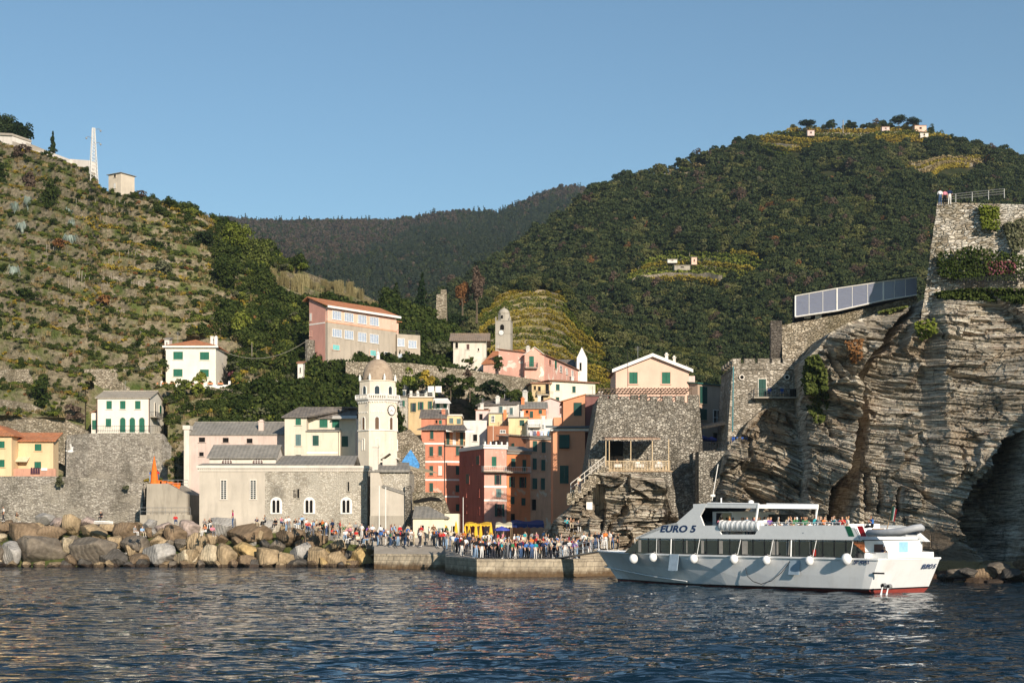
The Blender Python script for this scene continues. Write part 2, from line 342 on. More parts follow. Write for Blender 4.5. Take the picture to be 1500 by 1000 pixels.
def spikes(n, r, h, w, seed=0, spread=.5, arch=.2, cluster=0):
    g = np.random.default_rng(seed); V = []
    for i in range(n):
        a = g.random()*6.283; rr = r*g.random()**.5*(0 if cluster else 1); bx, by = rr*math.cos(a), rr*math.sin(a)
        th = g.random()*6.283; sp = spread*(.3+.7*g.random()); hh = h*(.6+.4*g.random()); ww = w*(.7+.6*g.random())
        dx, dy = math.cos(th)*sp*hh, math.sin(th)*sp*hh; nx, ny = -math.sin(th)*ww/2, math.cos(th)*ww/2
        V += [(bx-nx, by-ny, 0), (bx+nx, by+ny, 0), (bx+dx*.6+nx*.8, by+dy*.6+ny*.8, hh*(.75+arch*.2)), (bx+dx*.6-nx*.8, by+dy*.6-ny*.8, hh*(.75+arch*.2))]
        V += [(bx+dx*.6-nx*.8, by+dy*.6-ny*.8, hh*(.75+arch*.2)), (bx+dx*.6+nx*.8, by+dy*.6+ny*.8, hh*(.75+arch*.2)), (bx+dx+nx*.1, by+dy+ny*.1, hh*(1-arch)), (bx+dx-nx*.1, by+dy-ny*.1, hh*(1-arch))]
    return np.array(V), np.arange(len(V)).reshape(-1, 4)
L_dark = M_leaf('dark_green_leaves', (.016,.028,.008), (.042,.060,.016), (.09,.11,.03))
L_mid = M_leaf('green_leaves', (.036,.052,.013), (.088,.108,.028), (.17,.19,.05))
L_lime = M_leaf('yellow_green_leaves', (.07,.095,.015), (.15,.18,.03), (.26,.27,.06))
L_olive = M_leaf('olive_leaves', (.04,.048,.022), (.10,.105,.055), (.18,.18,.11))
L_gold = M_leaf('golden_vine_leaves', (.14,.115,.02), (.30,.215,.035), (.46,.34,.06))
L_rust = M_leaf('rust_leaves', (.10,.05,.022), (.20,.095,.04), (.32,.17,.07))
L_brown = M_leaf('bare_brown_twigs', (.055,.038,.027), (.10,.07,.052), (.16,.115,.085))
L_dry = M_leaf('dry_grass_blades', (.15,.11,.05), (.28,.21,.10), (.42,.34,.18))
L_cane = M_leaf('dry_cane', (.16,.13,.06), (.30,.25,.12), (.46,.40,.22))
L_silver = M_leaf('silver_agave_leaves', (.14,.18,.15), (.26,.32,.28), (.42,.48,.42))
L_pine = M_leaf('pine_needles', (.010,.020,.010), (.028,.044,.018), (.055,.075,.03))
L_pink = M_leaf('pink_blossom_leaves', (.10,.05,.04), (.22,.08,.09), (.40,.16,.20))
L_blue = M_leaf('pale_blue_blossoms', (.10,.13,.14), (.22,.27,.36), (.5,.55,.68))
BARK = M_plain('bark', (.11,.085,.06), .95, spec=.05, var=.35, scale=4)
PALEBARK = M_plain('pale_bark', (.30,.26,.21), .95, spec=.05, var=.3, scale=4)
def pm(name, VF, mat): return mesh_np(name, VF[0], VF[1], mat)
PR = {
 'bush': [pm('bush', leafcloud(1500, 1, 1, .62, .13, 16, s), L_mid) for s in range(3)],
 'crown': [pm('crown', leafcloud(2600, 1, 1, .85, .10, 26, 10+s, lr=.36), L_mid) for s in range(3)],
 'umbrella': [pm('crown', leafcloud(2600, 1, 1, .42, .09, 26, 20+s, up=.5), L_pine) for s in range(2)],
}
def conifer(seed, n=2200, tiers=11):
    g = np.random.default_rng(seed); Vs = []; 
    for k in range(tiers):
        z = .12+.86*k/(tiers-1); r = (1-z)*.42+.03
        v, f = leafcloud(n//tiers, r, r, .07, .055, 6, seed*31+k, cz=z+g.normal()*.01, lr=.5); v[:, 0] += g.normal()*.02; Vs.append(v)
    V = np.concatenate(Vs); return V, np.arange(len(V)).reshape(-1, 4)
PR['conifer'] = [pm('crown', conifer(s), L_pine) for s in (1, 2)]
def proto(name, VF, mat):
    o = bpy.data.objects.new(name, mesh_np(name, VF[0], VF[1], mat)); return o
def coll(name, objs):
    c = bpy.data.collections.new(name)
    for o in objs: c.objects.link(o)
    return c
def scatter(name, pts, scl, idx, c, label, zr=None, up=None):
    n = len(pts); me = bpy.data.meshes.new(name); me.vertices.add(n); me.vertices.foreach_set('co', np.asarray(pts, np.float32).ravel())
    a = me.attributes.new('scl', 'FLOAT_VECTOR', 'POINT'); a.data.foreach_set('vector', np.asarray(scl, np.float32).ravel())
    a = me.attributes.new('idx', 'INT', 'POINT'); a.data.foreach_set('value', np.asarray(idx, np.int32))
    g = np.random.default_rng(len(name)+n); rot = np.zeros((n, 3)); rot[:, 2] = g.random(n)*6.283; rot[:, :2] = g.normal(size=(n, 2))*.1
    a = me.attributes.new('rot', 'FLOAT_VECTOR', 'POINT'); a.data.foreach_set('vector', rot.astype(np.float32).ravel())
    me.update(); o = bpy.data.objects.new(name, me); link(o); tag(o, label=label, kind='stuff')
    ng = bpy.data.node_groups.new(name, 'GeometryNodeTree')
    ng.interface.new_socket('Geometry', in_out='INPUT', socket_type='NodeSocketGeometry'); ng.interface.new_socket('Geometry', in_out='OUTPUT', socket_type='NodeSocketGeometry')
    gi = ng.nodes.new('NodeGroupInput'); go = ng.nodes.new('NodeGroupOutput'); ip = ng.nodes.new('GeometryNodeInstanceOnPoints'); ci = ng.nodes.new('GeometryNodeCollectionInfo')
    ci.inputs['Collection'].default_value = c; ci.inputs['Separate Children'].default_value = True; ci.inputs['Reset Children'].default_value = True
    def na(nm, ty):
        x = ng.nodes.new('GeometryNodeInputNamedAttribute'); x.data_type = ty; x.inputs['Name'].default_value = nm; return x.outputs['Attribute']
    L = ng.links.new; L(gi.outputs[0], ip.inputs['Points']); L(ci.outputs[0], ip.inputs['Instance']); ip.inputs['Pick Instance'].default_value = True
    L(na('idx', 'INT'), ip.inputs['Instance Index']); L(na('rot', 'FLOAT_VECTOR'), ip.inputs['Rotation']); L(na('scl', 'FLOAT_VECTOR'), ip.inputs['Scale']); L(ip.outputs[0], go.inputs[0])
    m = o.modifiers.new('scatter', 'NODES'); m.node_group = ng; return o
def inpoly(px, py, poly):
    r = np.zeros(px.shape, bool); n = len(poly); j = n-1
    for i in range(n):
        xi, yi = poly[i]; xj, yj = poly[j]
        c = ((yi > py) != (yj > py)) & (px < (xj-xi)*(py-yi)/((yj-yi) or 1e-9)+xi); r ^= c; j = i
    return r
def sheet_points(sh, n, seed, x0, x1, s0=0, s1=1):
    g = np.random.default_rng(seed); px = x0+g.random(n)*(x1-x0); S = s0+g.random(n)*(s1-s0)
    p, w = sh.pt(px, S); py = HY-(p[:, 2]-H)/p[:, 1]*F; sx = 750+p[:, 0]/p[:, 1]*F
    if sh.pads:
        k = pushed(sx, py-4, p[:,1]-2) == 0; k &= ~((pushed(sx, py, p[:,1]*0) > 0) & (pushed(sx, py, p[:,1]*0) > p[:,1]-3)); p, sx, py, S = p[k], sx[k], py[k], S[k]
    return p, sx, py, S, g
# far ridge forest
cf = coll('far_trees', [proto('a_conifer', conifer(5, 420, 7), M_leaf('far_conifer_needles', (.022,.034,.022), (.042,.056,.036), (.07,.085,.052))),
                        proto('b_round', leafcloud(260, .5, .5, .42, .17, 9, 2), M_leaf('far_green_crowns', (.022,.034,.014), (.045,.058,.024), (.075,.085,.035))),
                        proto('c_bare', leafcloud(260, .5, .5, .42, .15, 9, 3), M_leaf('far_brown_crowns', (.046,.036,.026), (.08,.062,.046), (.12,.095,.07))),
                        proto('d_bare', leafcloud(260, .5, .5, .45, .15, 9, 4), M_leaf('far_grey_crowns', (.05,.042,.034), (.085,.07,.055), (.13,.11,.085)))])
p, sx, py, S, g = sheet_points(FAR, 21000, 5, 240, 960, .0, 1)
line = np.interp(sx, [300, 480, 600, 700, 760, 880], [460, 405, 352, 325, 318, 290]); con = py > line-4+fbm(sx/25, py/25, 3)*26
r = g.random(len(p)); idx = np.where(con, np.where(r < .62, 0, np.where(r < .9, 1, 2)), np.where(r < .08, 0, np.where(r < .22, 1, np.where(r < .75, 2, 3))))
sc = np.where(idx == 0, 10.5, 9)*(.7+.6*g.random(len(p))); p[:, 2] -= .5
scatter('far_forest', p, np.stack([sc*.8, sc*.8, sc], -1), idx, cf, 'dense mixed forest covering the far ridge, brown above and conifers below')
# right hill scrub
VY = [[(895,412),(930,390),(975,374),(1110,370),(1130,388),(1120,400),(1060,416),(930,420)], [(1112,196),(1200,190),(1390,192),(1400,204),(1330,214),(1260,206),(1180,216),(1112,222)],
      [(1320,246),(1330,235),(1440,232),(1450,247),(1400,258),(1330,254)], [(955,262),(1030,238),(1050,240),(1000,262),(960,270)], [(1105,222),(1180,208),(1225,212),(1190,222),(1110,228)], [(1120,236),(1190,234),(1190,240),(1120,241)], [(1190,252),(1240,250),(1250,266),(1190,264)]]
cs = coll('scrub_plants', [proto('a_scrub', leafcloud(1100, .6, .6, .42, .095, 12, 2), M_leaf('hill_scrub_leaves', (.040,.050,.016), (.092,.100,.033), (.165,.165,.06))),
                           proto('b_scrub', leafcloud(1100, .6, .6, .5, .09, 12, 3), M_leaf('hill_dark_leaves', (.018,.029,.013), (.042,.056,.024), (.085,.10,.04))),
                           proto('c_scrub', leafcloud(1100, .6, .6, .45, .09, 12, 4), M_leaf('hill_olive_leaves', (.055,.062,.024), (.11,.112,.045), (.18,.175,.08))),
                           proto('d_rust', leafcloud(900, .55, .55, .6, .09, 12, 5), M_leaf('hill_rust_leaves', (.075,.038,.015), (.15,.08,.03), (.24,.14,.05))),
                           proto('e_bare', leafcloud(500, .55, .55, .7, .09, 8, 6), L_brown)])
p, sx, py, S, g = sheet_points(RIGHT, 58000, 8, 570, 1980)
keep = np.ones(len(p), bool)
for q in VY:
    for dy_ in (0, -5, -10): keep &= ~inpoly(sx, py+dy_, q)
keep &= g.random(len(p)) < np.clip(1.25-1.5*fbm(sx/22, py/15, 77), .55, 1)
p = p[keep]; S = S[keep]; sx = sx[keep]; py = py[keep]; r = g.random(len(p)); r2 = fbm(sx/60, py/40, 12)
idx = np.where(r < .42, 0, np.where(r < .70, 1, np.where(r < .955, 2, np.where(r < .965, 3, 4)))); idx = np.where((r2 > .22) & (idx == 0), 1, idx)
sc = (1.9+3.2*g.random(len(p))**3)*(1+.35*S)*np.where(idx == 1, 1.25, 1); p[:, 2] -= .3
sc *= np.where((p[:, 2] > 175), .62, 1)
scatter('hill_scrub', p, np.stack([sc, sc, sc*.95], -1), idx, cs, 'dense dark green scrub and low trees covering the big hill')
# vineyard hill: scrub at the flanks
p, sx, py, S, g = sheet_points(VINE, 9000, 9, 662, 1160)
VP0 = [(697,470),(735,430),(825,430),(842,470),(878,500),(905,560),(900,620),(690,620)]
VPB = [(850,470),(950,515),(1060,545),(1180,560),(1180,620),(890,620),(880,510)]
k = ~inpoly(sx, py, VP0) & ~(inpoly(sx, py, VPB) & (g.random(len(p)) < .82)); p = p[k]; idx = g.integers(0, 3, len(p)); idx = np.where(g.random(len(p)) < .12, 2, idx)
sc = 2.0+1.8*g.random(len(p)); scatter('slope_scrub', p, np.stack([sc, sc, sc], -1), idx, cs, 'green bushes and dry scrub round the vineyard slope')
# left hill ground cover
cg = coll('ground_plants', [proto('a_tuft', spikes(46, .5, .9, .06, 1, .7), L_dry), proto('b_green', leafcloud(360, .6, .6, .38, .11, 9, 6), L_mid), proto('c_gold', leafcloud(150, .6, .5, .42, .17, 7, 7), L_gold),
                            proto('d_lime', leafcloud(360, .6, .6, .42, .11, 9, 8), L_lime), proto('e_dark', leafcloud(520, .7, .7, .5, .11, 11, 9), L_dark), proto('f_olive', leafcloud(360, .6, .6, .4, .11, 9, 9), L_olive), proto('g_rust', leafcloud(150, .6, .6, .35, .16, 7, 19), L_rust)])
p, sx, py, S, g = sheet_points(LEFT, 130000, 10, -330, 880)
dens = fbm(sx/45, py/26, 61); lush = np.clip((sx-250)/230+fbm(sx/38, py/30, 71)*1.1, 0, 1)*np.clip((sx-200)/60, 0, 1)*np.where(py < np.interp(sx,[260,600],[700,700]), 1, 1)
q = LEFT.q(sx, S); f = q-np.floor(q); tread = f > .3
keep = (g.random(len(p)) < np.where(f > .34, 1.0, .28)+lush*.45) & (S < .985)
p, sx, py, S, dens, lush, f = p[keep], sx[keep], py[keep], S[keep], dens[keep], lush[keep], f[keep]; r = g.random(len(p)); n2 = fbm(sx/30, py/14, 99)
idx = np.where(r < .26, 0, np.where(r < .56, 1, np.where(r < .76, 5, np.where(r < .83, 4, np.where(r < .97, 3, 6)))))
idx = np.where((n2 > .22) & (r > .4) & (lush < .8), 2, idx); idx = np.where((lush > .35) & (r < .42+.1*lush) , np.where(g.random(len(p)) < .35+.6*fbm(sx/26, py/20, 123), 4, 1), idx)
CANE = [(392,400),(470,398),(566,440),(566,478),(500,462),(450,452),(392,442)]; kk = ~inpoly(sx, py, CANE); p, sx, py, idx, lush = p[kk], sx[kk], py[kk], idx[kk], lush[kk]
idx = np.where((lush > .5) & (idx == 2) & (g.random(len(p)) < .7), 3, idx)
sc = (.5+.75*g.random(len(p)))*(1+lush*1.7); sc = np.where(idx == 4, sc*1.3, sc)
scatter('terrace_undergrowth', p, np.stack([sc, sc, sc], -1), idx, cg, 'dry grass, low bushes and vines growing over the hillside terraces')
# ---------------------------------------------------------------- buildings
SH_G = M_louvre('green_shutter', (.015,.115,.07)); SH_D = M_louvre('dark_green_shutter', (.016,.065,.05)); SH_B = M_louvre('blue_grey_shutter', (.10,.17,.17))
SH_W = M_louvre('white_shutter', (.66,.64,.6)); SH_T = M_louvre('turquoise_shutter', (.18,.48,.46)); SH_P = M_louvre('brown_shutter', (.10,.05,.04))
GLASS = M_plain('window_glass', (.02,.024,.03), .08, spec=.8, var=.3); PGLASS = M_plain('pale_curtained_glass', (.30,.36,.46), .15, spec=.6, var=.25); HOLE = M_plain('dark_interior', (.012,.011,.010), .9, spec=.05)
WHITE = M_plain('white_paint', (.74,.71,.66), .6, var=.08); TRIM = M_plaster('pale_trim', (.66,.60,.52), .3); WOODM = M_plain('weathered_wood', (.33,.23,.14), .85, var=.3)
IRON = M_plain('dark_iron', (.03,.03,.032), .5, .3); STEEL = M_plain('galvanised_steel', (.42,.41,.39), .45, .6); CONC = M_plaster('concrete', (.36,.32,.26), .6)
R_TERRA = M_roof('terracotta_tiles', (.52,.20,.09), (.42,.20,.11)); R_TERRA2 = M_roof('old_terracotta_tiles', (.36,.17,.10), (.25,.17,.12))
R_SLATE = M_roof('grey_slate_slabs', (.27,.25,.22), (.22,.205,.18), pitch=.5, spotty=.4); R_DARK = M_roof('dark_slate_slabs', (.17,.15,.135), (.21,.18,.15), pitch=.45)
SHK = {'S': SH_G, 'D': SH_D, 'B': SH_B, 'W': SH_W, 'T': SH_T, 'P': SH_P}
class Bld:
    def __init__(s, name, label, cat, xa, Ya, xb, Yb, ybase, group=None):
        A = P(xa, ybase, Ya); Bq = P(xb, ybase, Yb); s.A = A; s.Ya = Ya
        s.yaw = math.atan2(Bq.y-A.y, Bq.x-A.x); s.w = math.hypot(Bq.x-A.x, Bq.y-A.y)
        s.xpx = (xa+xb)/2; s.root = empty(name, A, s.yaw, label=label, cat=cat, group=group); s.face = 'F'; s.d = 8; s.roof_o = None
        s.c, s.sn = math.cos(s.yaw), math.sin(s.yaw)
    def ray(s, px, py, ax, val):
        # camera ray in local coordinates intersected with local plane (ax 0:u, 1:v)
        o = Vector((0, 0, H))-s.A; d = Vector(((px-750)/F, 1, (HY-py)/F))
        R = lambda v: Vector((v.x*s.c+v.y*s.sn, -v.x*s.sn+v.y*s.c, v.z))
        o, d = R(o), R(d); t = (val-o[ax])/d[ax]; return o+d*t
    def z(s, py, px=None, face='F'):
        return s.ray(px if px is not None else s.xpx, py, 1, 0).z
    def loc(s, px, py, face, out=0):
        if face == 'F': q = s.ray(px, py, 1, -out); return q.x, q.z
        if face == 'R': q = s.ray(px, py, 0, s.w+out); return q.y, q.z
        if face == 'L': q = s.ray(px, py, 0, -out); return q.y, q.z
    def fbox(s, mb, face, a0, a1, z0, z1, o0, o1, mi=0):
        if a0 > a1: a0, a1 = a1, a0
        if face == 'F': mb.box(a0, a1, -o1, -o0, z0, z1, mi)
        elif face == 'R': mb.box(s.w+o0, s.w+o1, a0, a1, z0, z1, mi)
        else: mb.box(-o1, -o0, a0, a1, z0, z1, mi)
    def fp(s, face, a, z, o):
        return (a, -o, z) if face == 'F' else ((s.w+o, a, z) if face == 'R' else (-o, a, z))
    def walls(s, h, d, mat, kind='box', rise=0, name='wall', below=3.0):
        s.h, s.d, s.rise = h, d, rise; mb = MB(); w = s.w; b = -below
        if kind in ('box', 'hip', 'flat'): mb.box(0, w, 0, d, b, h)
        elif kind == 'gable_u': mb.ext([(0, 0, b), (0, 0, h), (0, d/2, h+rise), (0, d, h), (0, d, b)][::-1], (w, 0, 0))
        elif kind == 'gable_v': mb.ext([(0, 0, b), (w, 0, b), (w, 0, h), (w/2, 0, h+rise), (0, 0, h)], (0, d, 0))
        elif kind == 'shed': mb.ext([(0, 0, b), (0, 0, h), (0, d, h+rise), (0, d, b)][::-1], (w, 0, 0))
        elif kind == 'shedx': mb.ext([(0, 0, b), (w, 0, b), (w, 0, h+rise), (0, 0, h)], (0, d, 0))
        s.wall = mb.build(name, mat, s.root); s.wmat = mat; return s
    def roof(s, mat, kind='gable_u', over=.4, th=.14, fascia=None):
        w, d, h, r, o = s.w, s.d, s.h, s.rise, over; e = .02+th; mb = MB()
        if kind == 'gable_u':
            k = r/(d/2); mb.slab([(-o, -o, h-o*k+e), (w+o, -o, h-o*k+e), (w+o, d/2, h+r+e), (-o, d/2, h+r+e)], th); mb.slab([(-o, d/2+.002, h+r+e), (w+o, d/2+.002, h+r+e), (w+o, d+o, h-o*k+e), (-o, d+o, h-o*k+e)], th)
            mb.tube([(-o, d/2, h+r+e+.02), (w+o, d/2, h+r+e+.02)], .12, 6)
        elif kind == 'gable_v':
            k = r/(w/2); mb.slab([(-o, -o, h-o*k+e), (w/2, -o, h+r+e), (w/2, d+o, h+r+e), (-o, d+o, h-o*k+e)], th); mb.slab([(w/2+.002, -o, h+r+e), (w+o, -o, h-o*k+e), (w+o, d+o, h-o*k+e), (w/2+.002, d+o, h+r+e)], th)
        elif kind == 'hip':
            m = min(d, w)/2; a, b_ = (m, d/2) if w >= d else (w/2, m); p = [(-o, -o, h+e), (w+o, -o, h+e), (w+o, d+o, h+e), (-o, d+o, h+e)]
            if w >= d: q0, q1 = (a*.9, d/2, h+r+e), (w-a*.9, d/2, h+r+e); fs = [[p[0], p[1], q1, q0], [p[1], p[2], q1], [p[2], p[3], q0, q1], [p[3], p[0], q0]]
            else: q0, q1 = (w/2, m*.9, h+r+e), (w/2, d-m*.9, h+r+e); fs = [[p[0], p[1], q0], [p[1], p[2], q1, q0], [p[2], p[3], q1], [p[3], p[0], q0, q1]]
            vs = p+[q0, q1]; mb.add(vs, [tuple(vs.index(x) for x in f) for f in fs]); mb.box(-o, w+o, -o, d+o, h+.02, h+e)
        elif kind == 'shed': k = r/d; mb.slab([(-o, -o, h-o*k+e), (w+o, -o, h-o*k+e), (w+o, d+o, h+r+o*k+e), (-o, d+o, h+r+o*k+e)], th)
        elif kind == 'shedx': k = r/w; mb.slab([(-o, -o, h-o*k+e), (w+o, -o, h+r+o*k+e), (w+o, d+o, h+r+o*k+e), (-o, d+o, h-o*k+e)], th)
        elif kind == 'flat': mb.box(-o, w+o, -o, d+o, h, h+th+.1)
        s.roof_o = mb.build('roof', mat, s.root)
        if fascia:
            fb = MB(); z0 = h-(o*r/(d/2) if kind == 'gable_u' else (o*r/d if kind == 'shed' else 0))
            if kind in ('gable_u', 'hip', 'shed'):
                fb.box(-o-.03, w+o+.03, -o-.06, -o-.004, z0-.14, z0+e-.02); fb.box(-o, w+o, -o, -.003, z0-.16, z0-.01)
            else:
                k = r/(w/2)
                for sg in (0, 1):
                    X = lambda u: u if sg == 0 else w-u
                    fb.ext([(X(-o-.1), -o-.04, h-(o+.1)*k-.22), (X(w/2), -o-.04, h+r-.22), (X(w/2), -o-.04, h+r+e+.05), (X(-o-.1), -o-.04, h-(o+.1)*k+e+.05)], (0, -.12, 0))
            fb.build('fascia', fascia, s.root)
        return s
    def chimney(s, u, v, z0, h, sz=.5, mat=None, cap=True):
        mb = MB(); mb.box(u-sz/2, u+sz/2, v-sz/2, v+sz/2, z0, z0+h)
        if cap: mb.box(u-sz/2-.08, u+sz/2+.08, v-sz/2-.08, v+sz/2+.08, z0+h, z0+h+.1); mb.box(u-sz/3, u+sz/3, v-sz/3, v+sz/3, z0+h+.1, z0+h+.3)
        mb.build('chimney', mat or s.wmat, s.roof_o or s.root); return s
    def win(s, x0, y0, x1, y1, kind='S', face=None, sh='S', trim=None, sill=True):
        face = face or s.face; xc = (x0+x1)/2; yc = (y0+y1)/2; base = .004
        a0 = s.loc(x0, yc, face)[0]; a1 = s.loc(x1, yc, face)[0]; z1 = s.loc(xc, y0, face)[1]; z0 = s.loc(xc, y1, face)[1]
        if a0 > a1: a0, a1 = a1, a0
        W = a1-a0; mb = MB(); t = .07
        if kind in 'GDOFC' or kind == 'S':
            if kind == 'A' : pass
            # frame of four bars, proud of the wall, glass set back between them
            for q in ((a0-t, a0, z0, z1), (a1, a1+t, z0, z1), (a0-t, a1+t, z1, z1+t)): s.fbox(mb, face, *q, 0, .07, 0)
            if sill: s.fbox(mb, face, a0-.13, a1+.13, z0-.09, z0, 0, .14, 0)
            s.fbox(mb, face, a0, a1, z0, z1, .004, .02, 1)
            if kind in 'GF':
                n = 2 if kind == 'G' else 5
                for i in range(1, n):
                    x = a0+W*i/n; s.fbox(mb, face, x-.03, x+.03, z0, z1, .02, .05, 0)
                if kind == 'G': s.fbox(mb, face, a0, a1, (z0+z1)/2-.025, (z0+z1)/2+.025, .02, .045, 0)
        wmat = trim or (WHITE if kind in 'GF' else getattr(s, 'wmat', TRIM))
        wo = mb.build('window', [wmat, HOLE if kind in 'DC' else (PGLASS if kind == 'F' else GLASS)], s.root)
        if kind == 'S':
            for a, b in ((a0+.01, a0+W/2-.012), (a0+W/2+.012, a1-.01)):
                m2 = MB(); s.fbox(m2, face, a, b, z0+.01, z1-.01, .02, .075); m2.build('shutter', SHK[sh], wo)
        elif kind == 'O':
            for a, b in ((a0-W*.48, a0-.02), (a1+.02, a1+W*.48)):
                m2 = MB(); s.fbox(m2, face, a, b, z0, z1, .075, .12); m2.build('shutter', SHK[sh], wo)
        elif kind == 'C':   # shutters swung outward at the bottom
            m2 = MB(); pts = [s.fp(face, a0, z1, .08), s.fp(face, a1, z1, .08), s.fp(face, a1, z0+.1, .45), s.fp(face, a0, z0+.1, .45)]
            n_ = Vector(s.fp(face, 0, 0, 1))-Vector(s.fp(face, 0, 0, 0)); m2.ext(pts, n_*.04); m2.build('shutter', SHK[sh], wo)
        return wo
    def arch(s, x0, y0, x1, y1, mat=None, face=None, inner=None, seg=10, mull=0, trimw=.14, frame=TRIM, point=False, name='window', depth=.09):
        face = face or s.face; xc = (x0+x1)/2; a0 = s.loc(x0, y1, face)[0]; a1 = s.loc(x1, y1, face)[0]; z1 = s.loc(xc, y0, face)[1]; z0 = s.loc(xc, y1, face)[1]
        if a0 > a1: a0, a1 = a1, a0
        W = a1-a0; R = W/2; c = (a0+a1)/2; zs = z1-R*(1.25 if point else 1)
        def prof(R_, zt): return [(c+R_*math.cos(math.pi*i/seg), zs+(zt-zs)*math.sin(math.pi*i/seg)**(.8 if point else 1)) for i in range(seg+1)]
        n_ = Vector(s.fp(face, 0, 0, 1))-Vector(s.fp(face, 0, 0, 0)); mb = MB()
        pts = [(a1, z0)]+prof(R, z1)+[(a0, z0)]; mb.ext([s.fp(face, a, z, .004) for a, z in pts], n_*.02, 1)
        out = prof(R+trimw, z1+trimw); inn = prof(R, z1); oo = [(a1+trimw, z0)]+out+[(a0-trimw, z0)]; ii = [(a1, z0)]+inn+[(a0, z0)]
        for i in range(len(oo)-1): mb.ext([s.fp(face, *oo[i], 0), s.fp(face, *oo[i+1], 0), s.fp(face, *ii[i+1], 0), s.fp(face, *ii[i], 0)], n_*depth, 0)
        if mull: s.fbox(mb, face, c-.05, c+.05, z0, z1-.02, .025, .08, 0)
        if trimw > .1: s.fbox(mb, face, a0-.15, a1+.15, z0-.12, z0, 0, .13, 0)
        return mb.build(name, [frame, inner or HOLE], s.root)
    def band(s, y, face='F', h=.25, out=.04, mat=None, px=None, z=None):
        z = z if z is not None else s.z(y, px); mb = MB()
        s.fbox(mb, face, -out if face == 'F' else 0, (s.w+out if face == 'F' else s.d), z-h/2, z+h/2, 0, out); return mb.build('belt_course', mat or WHITE, s.root)
    def part(s, name, mb, mat, parent=None, **k): return mb.build(name, mat, parent or s.root, **k)
    def rail(s, x0, x1, ytop, ybot, out=1.0, face='F', mat=None, slab=True, ends=True, name='balcony', gap=.26):
        a0, z1 = s.loc(x0, ytop, face, out); a1, z0 = s.loc(x1, ybot, face, out)
        if a0 > a1: a0, a1 = a1, a0
        z1 = s.loc((x0+x1)/2, ytop, face, out)[1]; z0 = s.loc((x0+x1)/2, ybot, face, out)[1]; mb = MB(); m2 = MB()
        if slab: s.fbox(mb, face, a0-.05, a1+.05, z0-.14, z0, 0, out+.05)
        s.fbox(m2, face, a0, a1, z1-.05, z1, out-.04, out); s.fbox(m2, face, a0, a1, z0+.08, z0+.11, out-.03, out-.01)
        n = max(2, int((a1-a0)/gap))
        for i in range(n+1): x = a0+(a1-a0-.03)*i/n; s.fbox(m2, face, x, x+.022, z0, z1-.05, out-.035, out-.008)
        if ends:
            for x in (a0, a1-.03):
                s.fbox(m2, face, x, x+.03, z1-.05, z1, 0, out-.04)
                for j in range(1, 5): s.fbox(m2, face, x, x+.03, z0, z1-.05, out*j/5.-.02, out*j/5.)
        b = mb.build(name, CONC, s.root) if slab else None; m2.build('railing', mat or IRON, b or s.root); return b
HG = 'houses of the village'
def house(name, label, xa, xb, ytop, ybase, Ya, Yb=None, d=8, mat=None, kind='gable_u', rise=1.5, roof=None, wins=(), over=.35, group=None, fascia=None, th=.14, cat='house', below=3.0, xpx=None):
    b = Bld(name, label, cat, xa, Ya, xb, Yb or Ya, ybase, group); h = b.loc(xa if xpx is None else xpx, ytop, 'F')[1]
    b.walls(h, d, mat, kind, rise, below=below)
    if roof: b.roof(roof, kind, over, th, fascia)
    for wv in wins:
        k = dict(wv[5]) if len(wv) > 5 else {}; b.win(*wv[:4], wv[4] if len(wv) > 4 else 'S', **k)
    return b
D_ = {'sh': 'D'}; B_ = {'sh': 'B'}; R_ = {'face': 'R'}; RD = {'face': 'R', 'sh': 'D'}; L_ = {'face': 'L', 'sh': 'D'}
# --- left group
PY = M_plaster('yellow_plaster', (.68,.50,.30), .25); PW = M_plaster('warm_white_plaster', (.76,.70,.60), .15)
b = house('yellow_house', 'yellow house with terracotta roof and laundry over its brick parapet, above the sea wall', -50, 17, 639, 697, 187, d=9, mat=PY, kind='hip', rise=1.6, roof=R_TERRA, wins=[(-3,646,7,656), (-3,673,7,684)], over=.5)
b2 = Bld('wing', None, None, 17.5, 189.5, 78, 189.5, 697); wing = b2.root
b2.walls(b2.loc(78,645,'F')[1], 2.2, PY, 'shed', .9); b2.roof(R_TERRA, 'shed', .45)
for q in ((18.5,648,27,658), (51,650,61,660), (50.5,676,60.5,686)): b2.win(*q)
b2.win(18.5,677,27,686,'D')
mb = MB(); a0 = b2.loc(18,670,'F')[0]; a1 = b2.loc(44,670,'F')[0]; z1 = b2.loc(30,669,'F')[1]; mb.ext([(a0,-.02,z1),(a1,-.02,z1),(a1,-1.2,z1-.7),(a0,-1.2,z1-.7)], (0,0,.04))
b2.part('awning', mb, M_plain('cream_canvas', (.62,.55,.38), .9)); wing.name = 'house_wing'; wing.parent = b.root; wing.matrix_parent_inverse = Matrix.Translation(b.A).inverted() if abs(b.yaw) < 1e-6 else Matrix.Identity(4)
mb = MB(); x0, _ = b2.loc(17.5,697,'F',1.6); x1, zt = b2.loc(82,686,'F',1.6); b2.fbox(mb,'F',x0,x1,-2.6,zt,1.5,1.75); mb.box(x0,x1,-1.5,0,-2.6,-.05); b2.part('terrace_parapet', mb, M_plaster('pink_brick_parapet', (.50,.27,.19), .4))
for i, cx in enumerate((46.5,50,53.5,57)):
    c_, zc = b2.loc(cx, 684.5, 'F', 1.8); mb = MB(); mb.box(c_-.14,c_+.14,-1.87,-1.82,zc-.85,zc,0,.02); o = b2.part('trousers', mb, M_plain('plum_cloth', (.06,.025,.04), .95)); o.parent = None; o.matrix_world = b2.root.matrix_world.copy() if False else Matrix.Translation(b2.A); tag(o, 'dark plum trousers hung to dry over the pink parapet of the yellow house', 'laundry', 'plum trousers drying on the yellow house')
